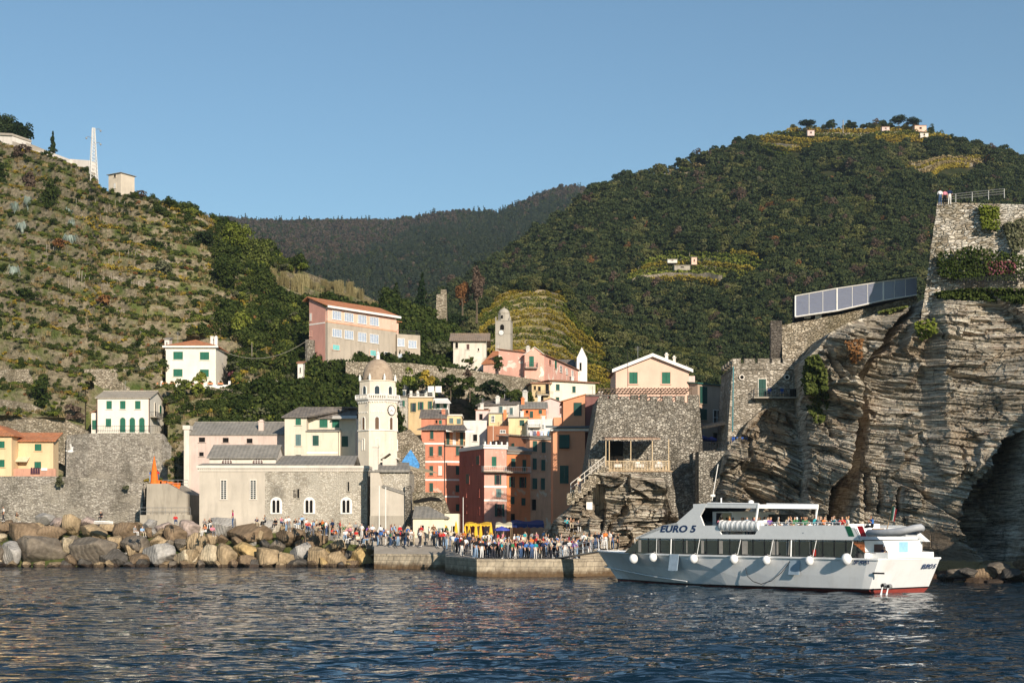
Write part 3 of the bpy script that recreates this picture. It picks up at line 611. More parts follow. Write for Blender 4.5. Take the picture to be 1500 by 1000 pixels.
c_, zc = b2.loc(65, 685, 'F', 1.8); mb = MB(); mb.box(c_-.4,c_+.4,-1.87,-1.82,zc-.35,zc); o = b2.part('towel', mb, WHITE); o.parent = None; o.matrix_world = Matrix.Translation(b2.A); tag(o, 'white towel hung over the pink parapet beside the plum trousers', 'laundry')
b = house('white_house', 'white two-storey house with grey gable roof and three arched green doors, above the stone wall', 142, 219, 583, 633, 213, d=8.6, mat=PW, kind='gable_u', rise=1.3, roof=M_roof('pale_grey_tiles', (.40,.35,.28), (.34,.30,.25), spotty=.3), over=.25,
  wins=[(156,587,164,599), (176,587,184,599), (198,587,206,599), (155,613,163,625), (233,594,236,606,'S',R_), (226,590,228,612,'D',R_)])
for x in (176,190,204): b.arch(x,611.5,x+8,633, inner=SH_G, trimw=.12)
b.rail(228.5,238,604,611,.9,'R')
for zc in (142.3, 218.7): mb = MB(); a = b.loc(zc,600,'F')[0]; b.fbox(mb,'F',a-.06,a+.06,0,b.h,0,.09); b.part('drainpipe', mb, SH_P)
mb = MB(); mb.box(-1.15,-.003,1.0,6,-1,3.0); w2 = b.part('annex', mb, PW); mb = MB(); mb.slab([(-1.35,.8,3.05),(0,.8,3.5),(0,6.2,3.5),(-1.35,6.2,3.05)],.12); b.part('annex_roof', mb, R_TERRA2)
mb = MB(); mb.box(-1.0,-.25,.93,.998,.5,1.9); b.part('window', mb, SH_G)
mb = MB(); n = 40; x0 = b.loc(131,633,'F',1.5)[0]; x1 = b.loc(236,633,'F',1.5)[0]
for i in range(n+1): x = x0+(x1-x0)*i/n; mb.box(x-.015,x+.015,-1.52,-1.49,0,.85)
mb.box(x0,x1,-1.53,-1.48,.85,.9); o = mb.build('terrace_railing', IRON, None, label='thin iron railing on the terrace of the white house with arched green doors', cat='railing'); o.location = b.A
b = house('white_villa', 'white square house with orange hip roof and four green shuttered windows, behind the balustrade', 243, 316, 508, 562, 233, d=9.5, mat=PW, kind='hip', rise=1.5, roof=R_TERRA, over=.45, fascia=WHITE,
  wins=[(254,515,268,526.5), (293,515.5,306.5,527), (254,540.5,267.5,551.5), (293,541,306,552)])
b.chimney(7.4,4,b.h+.6,1.4,.5,WHITE)
# --- pink long building, cream houses behind the church
PP = M_plaster('faded_pink_plaster', (.58,.46,.40), .35); PC = M_plaster('cream_plaster', (.66,.59,.47), .3)
b = house('pink_long_house', 'long faded pink building with grey slate roof directly behind the church', 277, 418, 636.5, 766, 196, d=9, mat=PP, kind='gable_u', rise=1.9, roof=R_SLATE, over=.2, th=.1,
  wins=[(291.5,640.5,300.5,647.5,'D'), (326.5,641,335,648,'D'), (361.5,642,370,649,'D'), (292,662,298.5,668,'D')])
b.chimney(b.loc(380,630,'F')[0], 1.6, b.h+.4, 1.5, .7, PP)
mb = MB(); x0 = b.loc(270,700,'F')[0]; x1 = b.loc(278,700,'F')[0]; mb.box(x0,x1-.02,-.25,1.4,-3,b.loc(274,629,'F')[1]); mb.box(x0-.15,x1+.1,-.4,1.5,b.loc(274,629,'F')[1],b.loc(274,623,'F')[1]); b.part('corner_pillar', mb, TRIM)
b = house('cream_house', 'cream house with hipped grey slate roof beside the domed clock tower', 417, 449, 612, 766, 192, d=9, mat=PC, kind='box', rise=1.6, wins=[(433,612.8,441,622.5), (433,636,441,652.5,'S',B_), (433,666,441,668.5,'D')])
mb = MB(); g = lambda x, y, o=-.4: b.ray(x, y, 1, o)
xr = b.ray(523, 610, 1, 3.2).x
mb.slab([(-.4,-.4,b.h+.15),(b.w+.1,-.4,b.h+.15),(b.w+2.9,3.0,b.h+1.75),(1.5,3.0,b.h+1.75)], .14); mb.slab([(-.4,-.4,b.h+.15),(1.5,3.0,b.h+1.75),(1.5,5.2,b.h+1.75),(-.4,9.3,b.h+.15)], .14)
mb.slab([(b.w+.1,-.4,b.h+.16),(b.w+.9,1.6,b.h+.16),(xr,1.6,b.h+.16),(xr,4.4,b.h+1.76),(b.w+2.9,3.0,b.h+1.76)], .14, 0); mb.slab([(1.5,3.0,b.h+1.75),(xr,3.0,b.h+1.75),(xr,9.3,b.h+.1),(-.4,9.3,b.h+.1)], .14)
b.roof_o = b.part('roof', mb, R_DARK)
mb = MB(); mb.box(b.w+.003,xr,2.0,9,-3,b.h+.1); b.part('upper_wall', mb, PC)
x2 = b.loc(495,650,'F')[0]; zt = b.loc(470,632,'F')[1]; mb = MB(); mb.box(b.w+.005,x2,.06,5,-3,zt); b.part('front_wall', mb, PC)
mb = MB(); mb.slab([(b.w-.1,-.15,zt+.12),(x2+.2,-.15,zt+.12),(x2+.2,2.3,zt+.5),(b.w-.1,2.3,zt+.5)],.12); b.part('terrace_canopy', mb, R_SLATE)
mb = MB(); mb.box(x2+.003,xr,1.2,2.1,-3,zt+.3); b.part('side_wall', mb, PC)
mb = MB(); mb.box(b.w+.005,x2,.03,.058,b.loc(460,664,'F')[1],b.loc(460,661.5,'F')[1]); b.part('belt_course', mb, WHITE)
def winat(b, v, x0, y0, x1, y1, kind='S', sh='D'):
    q0 = b.ray(x0, y0, 1, v); q1 = b.ray(x1, y1, 1, v); mb = MB(); mb.box(q0.x, q1.x, v-.03, v-.003, q1.z, q0.z, 1)
    for c in ((q0.x-.07,q0.x,q1.z,q0.z), (q1.x,q1.x+.07,q1.z,q0.z), (q0.x-.07,q1.x+.07,q0.z,q0.z+.07), (q0.x-.1,q1.x+.1,q1.z-.08,q1.z)): mb.box(c[0],c[1],v-.07,v-.003,c[2],c[3],0)
    o = mb.build('window', [TRIM, HOLE], b.root)
    if kind == 'S':
        m = (q0.x+q1.x)/2
        for a, c in ((q0.x+.01, m-.01), (m+.01, q1.x-.01)): m2 = MB(); m2.box(a, c, v-.08, v-.03, q1.z, q0.z); m2.build('shutter', SHK[sh], o)
winat(b, .06, 458,637.5,467,652.5); winat(b, 2.0, 468,614.5,480,626,'S','S'); winat(b, 2.0, 486.5,614.5,497,626,'S','S'); winat(b, 1.2, 500.5,638.5,510,654)
mb = MB(); q0 = b.ray(486,612.5,1,.9); q1 = b.ray(522,612.5,1,.9); mb.slab([(q0.x,.9,q0.z),(q1.x,.9,q0.z),(q1.x,2.0,q0.z+.45),(q0.x,2.0,q0.z+.45)],.05); b.part('terrace_awning', mb, M_plain('grey_canvas', (.5,.47,.42), .9))
# ---------------------------------------------------------------- harbour church
CHP = M_plaster('church_plaster', (.50,.445,.37), .3); ST_CH = M_stone('church_stone', (.36,.32,.26), (.48,.43,.35), (.56,.51,.43), 3.6, 1.8, (.36,.32,.26), patch=(.46,.42,.35), bump=.7)
ST_W = M_stone('sea_wall_stone', (.20,.175,.145), (.31,.28,.235), (.44,.40,.34), 2.7, 2.2, (.30,.26,.21), patch=(.36,.32,.26), bump=.9)
ST_R = M_stone('rubble_stone', (.17,.15,.12), (.30,.265,.22), (.46,.42,.35), 3.2, 1.9, (.16,.14,.11), bump=1.2)
ST_P = M_stone('pale_rubble_stone', (.22,.18,.13), (.36,.30,.22), (.50,.43,.33), 2.8, 2.0, (.20,.17,.12), bump=1.2, dirt=(.13,.11,.06))
b = Bld('church', 'low stone church with slate roof and gothic windows facing the sea', 'church', 292, 172, 538, 172, 768); Ychurch = 172
zc = b.loc(400,690,'F')[1]; zt = b.loc(400,683,'F')[1]; xs = b.loc(388,720,'F')[0]
mb = MB(); mb.box(0,xs,0,7,-3,zc); b.part('plastered_wall', mb, CHP); mb = MB(); mb.box(xs+.002,b.w,.02,7,-3,zc-.001); b.part('stone_wall', mb, ST_CH)
mb = MB(); mb.box(-.15,b.w+.1,-.12,7,zc,zc+.12); n = 84
for i in range(n): x = (b.w-.1)*i/n; mb.box(x,x+.14,-.17,-.02,zc+.12,zc+.36)
mb.box(-.2,b.w+.15,-.02,7,zc+.12,zc+.36); mb.box(-.3,b.w+.2,-.3,7.1,zc+.36,zt+.1); b.part('cornice', mb, TRIM)
mb = MB(); x0 = b.loc(300,670,'F')[0]; x1 = b.ray(404,670,1,2.5).x; ze = b.ray(350,669.5,1,2.5).z; zr = b.ray(350,652.5,1,5.5).z
mb.ext([(x0,2.5,0),(x0,2.5,ze),(x0,5.5,zr),(x0,8.5,ze),(x0,8.5,0)][::-1], (x1-x0,0,0)); b.part('nave_wall', mb, TRIM)
mb = MB(); mb.slab([(x0-.25,2.1,ze-.05),(x1+.25,2.1,ze-.05),(x1+.25,5.5,zr+.12),(x0-.1,5.5,zr+.12)],.12); mb.slab([(x0-.1,5.5,zr+.12),(x1+.25,5.5,zr+.12),(x1+.25,8.9,ze-.05),(x0-.25,8.9,ze-.05)],.12); b.part('nave_roof', mb, R_SLATE)
x2 = b.w-1.6; zr2 = b.ray(450,667,1,6.0).z; mb = MB(); mb.slab([(x1+.25,-.1,zt+.22),(x2,-.1,zt+.22),(x2-.2,6.0,zr2),(x1+.25,6.0,zr2)],.12); mb.slab([(x1+.25,6.0,zr2),(x2-.2,6.0,zr2),(x2,9,zt),(x1+.25,9,zt)],.12); mb.slab([(-.1,-.1,zt+.22),(x1+.25,-.1,zt+.22),(x1+.25,2.5,zt+.5),(-.1,2.5,zt+.5)],.12); b.part('aisle_roof', mb, R_SLATE)
for cx in (332.5, 377.5):
    q0 = b.ray(cx-7.5,678.5,1,2.5); q1 = b.ray(cx+7.5,670.5,1,2.5); R = (q1.x-q0.x)/2; c = (q0.x+q1.x)/2; hh = q1.z-q0.z; mb = MB()
    arc = [(c+R*math.cos(math.pi*i/12), q0.z+hh*math.sin(math.pi*i/12)) for i in range(13)]; mb.ext([(a,2.49,z) for a, z in arc], (0,-.03,0), 1)
    arc2 = [(c+(R+.15)*math.cos(math.pi*i/12), q0.z-.05+(hh+.15)*math.sin(math.pi*i/12)) for i in range(13)]
    for i in range(12): mb.ext([(arc[i][0],2.495,arc[i][1]),(arc2[i][0],2.495,arc2[i][1]),(arc2[i+1][0],2.495,arc2[i+1][1]),(arc[i+1][0],2.495,arc[i+1][1])], (0,-.1,0), 0)
    for k in (-.5,0,.5): mb.box(c+k*R-.03,c+k*R+.03,2.43,2.46,q0.z,q0.z+hh*.85,2)
    for k in (.3,.6): mb.box(c-R*.8,c+R*.8,2.44,2.462,q0.z+hh*k,q0.z+hh*k+.04,2)
    mb.build('lunette_window', [TRIM, SH_P, WHITE], b.root)
for x0_ in (324,367.2):
    a0, z0 = b.loc(x0_,730.5,'F'); a1, z1 = b.loc(x0_+7.6,703.5,'F'); mb = MB(); mb.box(a0,a1,-.02,-.003,z0,z1,1)
    for q in ((a0-.12,a0,z0,z1),(a1,a1+.12,z0,z1),(a0-.12,a1+.12,z1,z1+.14),(a0-.2,a1+.2,z0-.12,z0)): mb.box(q[0],q[1],-.1,-.003,q[2],q[3],0)
    mb.box((a0+a1)/2-.03,(a0+a1)/2+.03,-.05,-.02,z0,z1,2)
    for k in range(1,9): z = z0+(z1-z0)*k/9; mb.box(a0,a1,-.045,-.02,z-.02,z+.02,2)
    mb.build('leaded_window', [TRIM, GLASS, WHITE], b.root)
for x in (398.5,447,501):
    mb = MB()
    for xx in (x+.8,x+6.9): b.arch(xx,732,xx+4.3,750.5, trimw=.05, frame=WHITE, depth=.12, name='gothic_light')
    b.arch(x-.3,729.5,x+13,751, inner=WHITE, trimw=.16, frame=WHITE, point=True, name='gothic_window', depth=.1)
for o in [c for c in b.root.children if c.name.startswith('gothic_light')]: o.location = (0,-.03,0)
for q in ((435.5,716,438.5,729),(509.3,705.5,511.6,719)): b.win(*q,'D',trim=ST_CH)
mb = MB(); mb.box(b.loc(430,700,'F')[0],b.loc(434.5,700,'F')[0],-.06,0,b.loc(0,728,'F')[1],b.loc(0,717,'F')[1]); b.part('blocked_opening', mb, ST_R)
# east end with pilaster and plain wall
e = Bld('church_apse', 'plain grey plastered end wall with tall pilaster beside the church, under the clock tower', 'church apse', 542.5, 168.5, 604, 168.5, 772)
zt = e.loc(550,689,'F')[1]; z2 = e.loc(575,689,'F')[1]; zl = e.loc(575,755,'F')[1]
mb = MB(); mb.ext([(0,0,-3),(e.w*.83,0,-3),(e.w*.83,0,e.loc(594,723,'F')[1]),(e.w*.3,0,e.loc(561,712,'F')[1]),(e.w*.2,0,z2),(0,0,zt)], (0,9,0)); e.part('plastered_wall', mb, CHP)
mb = MB(); mb.ext([(e.w*.2,.3,0),(e.w*.93,.3,0),(e.w*.93,.3,z2-.2),(e.w*.2,.3,z2-.2)], (0,8,0)); e.part('stone_wall', mb, ST_CH)
mb = MB(); mb.box(e.w*.83+.002,e.w*.96,-.35,1.2,-3,e.loc(598,711,'F')[1]); e.part('stone_buttress', mb, ST_R)
mb = MB(); mb.slab([(e.w*.28,-.15,e.loc(561,711,'F')[1]),(e.w*.84,-.15,e.loc(594,722,'F')[1]),(e.w*.84,.3,e.loc(594,720,'F')[1]),(e.w*.28,.3,e.loc(561,709,'F')[1])],.2); e.part('string_course', mb, R_SLATE)
mb = MB(); x0 = e.loc(545.5,670,'F')[0]; x1 = e.loc(553.5,670,'F')[0]; mb.box(x0,x1,.0,.9,zt,e.loc(550,655,'F')[1]); mb.box(x0-.08,x1+.08,-.08,1,e.loc(550,655,'F')[1],e.loc(550,652,'F')[1]); mb.box(x0+.03,x1-.03,.02,.88,e.loc(550,652,'F')[1],e.loc(550,650,'F')[1]); e.part('pilaster_chimney', mb, TRIM)
mb = MB(); mb.box(-.2,e.w*.94,-.15,5,z2-.18,z2+.02); mb.slab([(e.w*.1,-.05,z2+.1),(e.w*.95,-.05,z2+.1),(e.w*.85,5,z2+1.2),(e.w*.15,5,z2+1.2)],.15); e.part('roof', mb, R_SLATE)
mb = MB(); x0 = e.loc(557,670,'F')[0]; x1 = e.loc(578,670,'F')[0]; zz = e.loc(560,670,'F')[1]; mb.box(x0,x1,3,6,z2,zz); mb.slab([(x0-.3,2.7,zz),((x0+x1)/2,2.7,zz+.8),((x0+x1)/2,6,zz+.8),(x0-.3,6,zz)],.12); mb.slab([((x0+x1)/2,2.7,zz+.8),(x1+.3,2.7,zz),(x1+.3,6,zz),((x0+x1)/2,6,zz+.8)],.12); e.part('small_gable', mb, TRIM)
mb = MB(); mb.box(-.05,e.w*.83,-.05,0,-3,zl); e.part('plinth', mb, CONC)
# clock tower
Yt = 184; Tc = P(553.5, 700, Yt+2.6); tw = empty('clock_tower', Tc, 0, label='cream octagonal bell tower with scaled dome and a white clock face, behind the church', cat='bell tower')
TW = M_plaster('tower_plaster', (.74,.65,.52), .3, (.50,.46,.41), .03); ph = math.pi/8; mpp = Yt/F
def tz(py): return H+(HY-py)/F*(Yt+.3)-Tc.z
R0 = 28.6*mpp/math.cos(ph)*1.0
mb = MB(); mb.lathe([(R0,-4),(R0,tz(630))], n=8, ph=ph); tw_w = mb.build('lower_shaft', TW, tw)
mb = MB(); mb.lathe([(R0*1.05,tz(630.5)),(R0*1.05,tz(629.2))], n=8, ph=ph); mb.build('belt_course', WHITE, tw)
mb = MB(); mb.lathe([(R0*.985,tz(629.2)),(R0*.985,tz(588))], n=8, ph=ph); mb.build('belfry', TW, tw)
mb = MB(); mb.lathe([(R0*1.04,tz(588)),(R0*1.06,tz(586.5)),(R0*1.14,tz(585)),(R0*1.16,tz(583.3)),(R0*.9,tz(583.2))], n=8, ph=ph); mb.build('cornice', WHITE, tw)
def octp(R, k, t, f=0.0):  # point t in 0..1 along face k
    a0 = ph+k*math.pi/4; a1 = a0+math.pi/4; return Vector((R*(math.cos(a0)*(1-t)+math.cos(a1)*t), R*(math.sin(a0)*(1-t)+math.sin(a1)*t), 0))
mb = MB(); Rb = R0*1.12
for k in range(8):
    n_ = 8
    for i in range(n_+1):
        p = octp(Rb, k, i/n_); r = .10 if i in (0,) else .055; z0 = tz(583.3); z1 = tz(578.6)
        mb.lathe([(r,z0),(r*1.0,z0+.1),(r*1.3,z0+.3),(r*.8,z1)], p.x, p.y, 6)
    a, c = octp(Rb*1.03, k, 0), octp(Rb*1.03, k, 1); a2, c2 = octp(Rb*.95, k, 0), octp(Rb*.95, k, 1)
    mb.slab([(a.x,a.y,tz(577.5)),(c.x,c.y,tz(577.5)),(c2.x,c2.y,tz(577.5)),(a2.x,a2.y,tz(577.5))], .1)
mb.build('balustrade', WHITE, tw)
Rd = 26.2*mpp/math.cos(ph); mb = MB(); mb.lathe([(Rd,tz(584)),(Rd,tz(557.5)),(Rd*1.05,tz(557.2)),(Rd*1.05,tz(556)),(Rd*.9,tz(555.9))], n=8, ph=ph); mb.build('drum', TW, tw)
t = NT('scaled_dome'); cc = t.coord(); vo = t.vor(t.coord(2.6,2.6,3.6), 1, rand=.35); sp = t.n('ShaderNodeSeparateColor'); t.l(vo.outputs['Color'], sp.inputs[0])
t.pr(t.mix(.5, t.ramp(sp.outputs[0], [(0,(.27,.20,.14)),(1,(.42,.33,.24))]), t.ramp(t.noise(cc,.8,4), [(.3,(.27,.2,.15)),(.7,(.44,.34,.24))])), .85, t.bump(vo.outputs['Distance'], .6, .06)); DOME = t.m
rr = 23.3*mpp; z0 = tz(556); z1 = tz(523); mb = MB(); mb.lathe([(rr*math.cos(a)**.85 if a < 1.55 else .05, z0+(z1-z0)*math.sin(a)) for a in [1.565*i/14 for i in range(15)]], n=32); mb.build('dome', DOME, tw, smooth=True)
mb = MB(); mb.lathe([(.28,z1-.2),(.25,tz(516)),(.34,tz(515.5)),(.34,tz(515)),(.2,tz(514)),(.05,tz(511))], n=8); mb.tube([(0,0,tz(512)),(0,0,tz(507))], .025, 5); mb.build('lantern', WHITE, tw)
for k in range(8):
    p = octp(Rd*.99, k, 0); mb = MB(); mb.lathe([(.16,tz(556)),(.16,tz(553)),(.2,tz(552.6)),(.1,tz(550)),(.12,tz(549.3)),(.02,tz(546.5))], p.x, p.y, 6); mb.build('pinnacle', WHITE, tw)
def tower_arch(parent, Rf, k, t, wid, zb, zt_, mats, name, out=.0, frame=.08):
    ap = Rf*math.cos(ph); am = ph+(k+.5)*math.pi/4; n = Vector((math.cos(am), math.sin(am), 0)); tt = Vector((-n.y, n.x, 0)); c = n*(ap+.004+out)+tt*((t-.5)*2*Rf*math.sin(ph))
    r = wid/2; zs = zt_-r; arc = [(r*math.cos(math.pi*i/8), zs+r*math.sin(math.pi*i/8)) for i in range(9)]; pts = [(r,zb)]+arc+[(-r,zb)]; mb = MB()
    mb.ext([c+tt*a+Vector((0,0,z)) for a, z in pts], n*.02, 1); r2 = r+frame; arc2 = [(r2*math.cos(math.pi*i/8), zs+r2*math.sin(math.pi*i/8)) for i in range(9)]; o2 = [(r2,zb)]+arc2+[(-r2,zb)]
    for i in range(len(pts)-1): mb.ext([c+tt*a+Vector((0,0,z)) for a, z in (pts[i], o2[i], o2[i+1], pts[i+1])], n*.09, 0)
    return mb.build(name, mats, parent)
for k in range(8):
    tower_arch(tw, Rd, k, .5, .62, tz(577), tz(565), [WHITE, GLASS], 'drum_window')
    tower_arch(tw, R0*.985, k, .5, .5, tz(628.5), tz(610.5), [WHITE, M_plain('bell_louvre', (.12,.07,.04))], 'belfry_opening')
    tower_arch(tw, R0, k, .5, .42, tz(659), tz(642), [WHITE, TW], 'blind_arch', frame=.05)
    ap = R0*.985*math.cos(ph); am = ph+(k+.5)*math.pi/4; n = Vector((math.cos(am), math.sin(am), 0)); tt = Vector((-n.y, n.x, 0)); mb = MB()
    for j in range(6):
        c = n*ap+tt*((j-2.5)*.29); mb.ext([c+tt*(-.09)+Vector((0,0,tz(602.5))), c+tt*.09+Vector((0,0,tz(602.5))), c+tt*.0+Vector((0,0,tz(604.6)))], n*.09)
        c = n*ap*1.02+tt*((j-2.5)*.32); mb.ext([c+tt*(-.08)+Vector((0,0,tz(588))), c+tt*.08+Vector((0,0,tz(588))), c+tt*.0+Vector((0,0,tz(589.8)))], n*.12)
    mb.build('corbel_table', WHITE, tw)
am = ph+5.95*math.pi/4+math.pi/8*0; k = 6
def clock(parent, c, n, r, hands=True):
    n = n.normalized(); a = Vector((0,0,1)).cross(n).normalized(); up = Vector((0,0,1)); mb = MB(); ring = [c+(a*math.cos(2*math.pi*i/24)+up*math.sin(2*math.pi*i/24))*r for i in range(24)]
    mb.ext(ring[::1], n*.06, 0)
    for i in range(24):
        p, q = ring[i], ring[(i+1)%24]; po, qo = c+(p-c)*1.1, c+(q-c)*1.1; mb.ext([p,po,qo,q], n*.1, 1)
    for i in range(12):
        th = 2*math.pi*i/12; d = a*math.cos(th)+up*math.sin(th); s_ = n.cross(d)*.025*r*1.6; mb.ext([c+d*r*.78-s_+n*.063, c+d*r*.93-s_+n*.063, c+d*r*.93+s_+n*.063, c+d*r*.78+s_+n*.063], n*.01, 1)
    for th, l in ((-.6, .55), (-2.5, .75)):
        d = a*math.cos(th)+up*math.sin(th); s_ = n.cross(d)*.035*r; mb.ext([c-d*r*.1-s_+n*.066, c+d*r*l-s_+n*.066, c+d*r*l+s_+n*.066, c-d*r*.1+s_+n*.066], n*.015, 1)
    return mb.build('clock_face', [WHITE, IRON], parent)
fk = [k_ for k_ in range(8) if True]; am6 = ph+6.0*math.pi/4; am6 = -math.pi/4+0.0
nn = Vector((math.cos(-math.pi/4), math.sin(-math.pi/4), 0)); clock(tw, nn*(R0*.985*math.cos(ph)+.09)+Vector((0,0,tz(600))), nn, .62)
tw.rotation_euler.z = math.radians(3)
# --- cream building at right of the apse, ruined wall
c = Bld('cream_cottage', 'small cream building with sloping slate roof beside the church apse', 'cottage', 605, 164, 651, 164, 786)
ze = c.loc(630,757.5,'F')[1]; CW = M_plaster('pale_yellow_plaster', (.70,.63,.48), .2, (.58,.54,.48), .02); mb = MB(); mb.box(0,c.w,0,4,-2,ze-.02); x9 = c.loc(672,760,'F')[0]; mb.box(c.w+.003,x9,.2,4,-2,c.loc(660,752,'F')[1]); c.part('wall', mb, CW)
zr = c.ray(615,741,1,3.5).z; mb = MB(); mb.slab([(-.05,-.3,ze),(c.w+.6,-.3,ze),(c.w*.42,3.5,zr),(-.05,3.5,zr)],.12); mb.slab([(c.w+.6,-.3,ze),(c.w+.6,4.2,ze),(c.w*.42,3.5,zr)],.12); c.part('roof', mb, R_SLATE)
for q in ((617,769,621,774,'D'),(617,779,623,784,'D'),(641.5,773,650,785,'S',B_)): c.win(*q[:5], **(q[5] if len(q)>5 else {}))
c.win(663,770,667,779,'D')
mb = MB(); q = lambda x, y: c.ray(x, y, 1, 4.5); pts = [q(604,760),q(662,760),q(649,724),q(647,721),q(604,720)]; mb.ext([tuple(p) for p in pts], (0,1.2,0)); c.part('gable_wall', mb, ST_P)
mb = MB(); pts = [c.ray(x,y,1,4.44) for x,y in ((606,733),(620,729),(632,727),(643,729),(648,734),(632,733),(620,735),(606,736.5))]; mb.ext([tuple(p) for p in pts], (0,-.02,0)); c.part('dark_opening', mb, HOLE)
# ---------------------------------------------------------------- village houses
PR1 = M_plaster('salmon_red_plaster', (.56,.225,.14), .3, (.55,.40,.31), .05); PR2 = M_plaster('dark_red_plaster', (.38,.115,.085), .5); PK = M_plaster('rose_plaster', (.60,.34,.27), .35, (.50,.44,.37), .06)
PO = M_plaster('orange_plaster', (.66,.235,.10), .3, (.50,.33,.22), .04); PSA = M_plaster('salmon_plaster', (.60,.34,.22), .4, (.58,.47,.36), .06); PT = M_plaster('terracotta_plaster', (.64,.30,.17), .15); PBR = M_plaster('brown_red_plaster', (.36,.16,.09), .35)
POC = M_plaster('ochre_plaster', (.56,.42,.24), .35); PYL = M_plaster('light_yellow_plaster', (.72,.56,.32), .3); PWH = M_plaster('chalk_white_plaster', (.70,.66,.60), .45); PLP = M_plaster('light_pink_plaster', (.66,.50,.46), .3); PEA = M_plaster('peach_plaster', (.74,.49,.38), .12)
b = house('red_house', 'tall salmon red house with pale belt courses and a white canopy over its top terrace', 618, 652, 630, 768, 205, d=9, mat=PR1, kind='box',
  wins=[(630,630.5,635,643,'S',D_), (629,654,634.5,668,'S',D_), (642,653,647.5,667,'S',D_), (629,682,634.5,696,'S',D_), (642,682,647.5,696,'S',{'sh':'W'}), (629,707,634.5,720,'S',D_), (629,738,634,750,'D')])
for y in (649.5, 676, 702.5, 727): b.band(y)
mb = MB(); mb.slab([(-.7,-.6,b.h+.12),(b.w+3.2,-.6,b.h+.12),(b.w+2.6,4.5,b.h+1.1),(.8,4.5,b.h+1.1)],.14); b.roof_o = b.part('roof', mb, R_DARK)
r = Bld('right_part', None, None, 652.2, 204.9, 675, 206, 768); r.walls(r.loc(655,651,'F')[1], 5, PR1, 'box'); r.win(667.5,653.5,673.5,667,'S',sh='D')
for q in ((667.5,682,673.5,695),(667,710,672.5,720.5),(667.5,738,672.5,748)): r.win(*q,'S',sh='D')
for y in (676,702.5,727): r.band(y)
mb = MB(); mb.box(.3,r.w+1.6,1.9,5,r.h,r.h+2.3); r.part('penthouse_wall', mb, M_plaster('apricot_plaster', (.66,.38,.20), .2))
for xx in (1.0,2.0,3.2): mb = MB(); mb.box(xx,xx+.5,1.82,1.9,r.h+.1,r.h+2.0); r.part('window', mb, SH_D if xx != 2.0 else WHITE)
mb = MB(); mb.slab([(-.1,-.5,r.h+2.1),(r.w+1.9,-.5,r.h+2.1),(r.w+1.9,1.9,r.h+2.6),(-.1,1.9,r.h+2.6)],.06); mb.box(-.1,r.w+1.9,-.55,-.5,r.h+1.85,r.h+2.1); r.part('canopy', mb, WHITE)
r.rail(652.5,681,645.5,651.5,.35); r.root.parent = b.root; r.root.name = 'corner_section'; r.root.matrix_parent_inverse = Matrix.Translation(b.A).inverted()
mb = MB(); mb.box(b.w-.12,b.w-.02,-.11,-.003,0,b.h); b.part('drainpipe', mb, SH_P)
# dark red corner house, turned so that one face looks at the sun
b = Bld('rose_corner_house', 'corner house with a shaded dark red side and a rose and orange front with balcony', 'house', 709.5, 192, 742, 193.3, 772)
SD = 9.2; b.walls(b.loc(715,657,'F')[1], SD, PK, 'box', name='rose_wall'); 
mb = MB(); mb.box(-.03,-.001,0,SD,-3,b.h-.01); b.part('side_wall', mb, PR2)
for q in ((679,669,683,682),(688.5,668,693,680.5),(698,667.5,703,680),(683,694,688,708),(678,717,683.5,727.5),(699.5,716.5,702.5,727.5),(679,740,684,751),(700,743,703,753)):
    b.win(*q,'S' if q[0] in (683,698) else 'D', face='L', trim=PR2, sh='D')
b.win(720,668.5,727,684,'S',sh='S'); b.win(726.5,695.5,731.5,709.5,'O',sh='D'); b.win(726.5,715.5,734,728,'S',sh='B'); b.win(728,738,735,756,'O',sh='D')
for y in (712.5,732.5,): b.band(y)
mb = MB(); z = b.h; x2 = b.loc(779,660,'F')[0]; mb.box(-.15,b.w+.1,-.2,.3,z,z+.35); mb.box(-.25,b.w+.1,-.35,.3,z+.35,z+.55)
for i in range(5): x = b.w*i/4; mb.box(x-.1,x+.1,-.3,-.05,z+.55,z+.95)
mb.box(-.2,.0,-.2,SD,z,z+.5); b.part('cornice', mb, WHITE)
mb = MB(); mb.box(-.1,b.w,0,SD,z,z+.15); b.roof_o = b.part('roof', mb, R_DARK)
o = Bld('orange_section', None, None, 742.3, 193.5, 777, 195.0, 772); o.walls(o.loc(745,661,'F')[1], 8, PO, 'box')
mb = MB(); mb.box(-.05,o.w+.1,-.25,.3,o.h-.35,o.h); mb.slab([(-.1,-.5,o.h+.15),(o.w+.3,-.5,o.h+.15),(o.w+.3,3,o.h+.9),(-.1,3,o.h+.9)],.12); o.part('roof', mb, R_SLATE)
o.win(748.5,671,755,684,'S',sh='D'); o.win(765,673,770.5,690,'S',sh='D'); o.win(747.5,698,751.5,713.5,'O',sh='D'); o.win(763,698.5,768,714,'O',sh='D'); o.win(747.5,727,753.5,738,'S',sh='D'); o.win(763.5,729,769.5,740,'S',sh='D'); o.win(748,752,754,764,'D')
o.root.parent = b.root; o.root.matrix_parent_inverse = b.root.matrix_basis.inverted() if False else (Matrix.Translation(b.A) @ Matrix.Rotation(b.yaw, 4, 'Z')).inverted()
b.rail(709,742,682.5,689.5,1.0,mat=WHITE); o.rail(742.6,778,683.5,691,1.0,mat=WHITE)
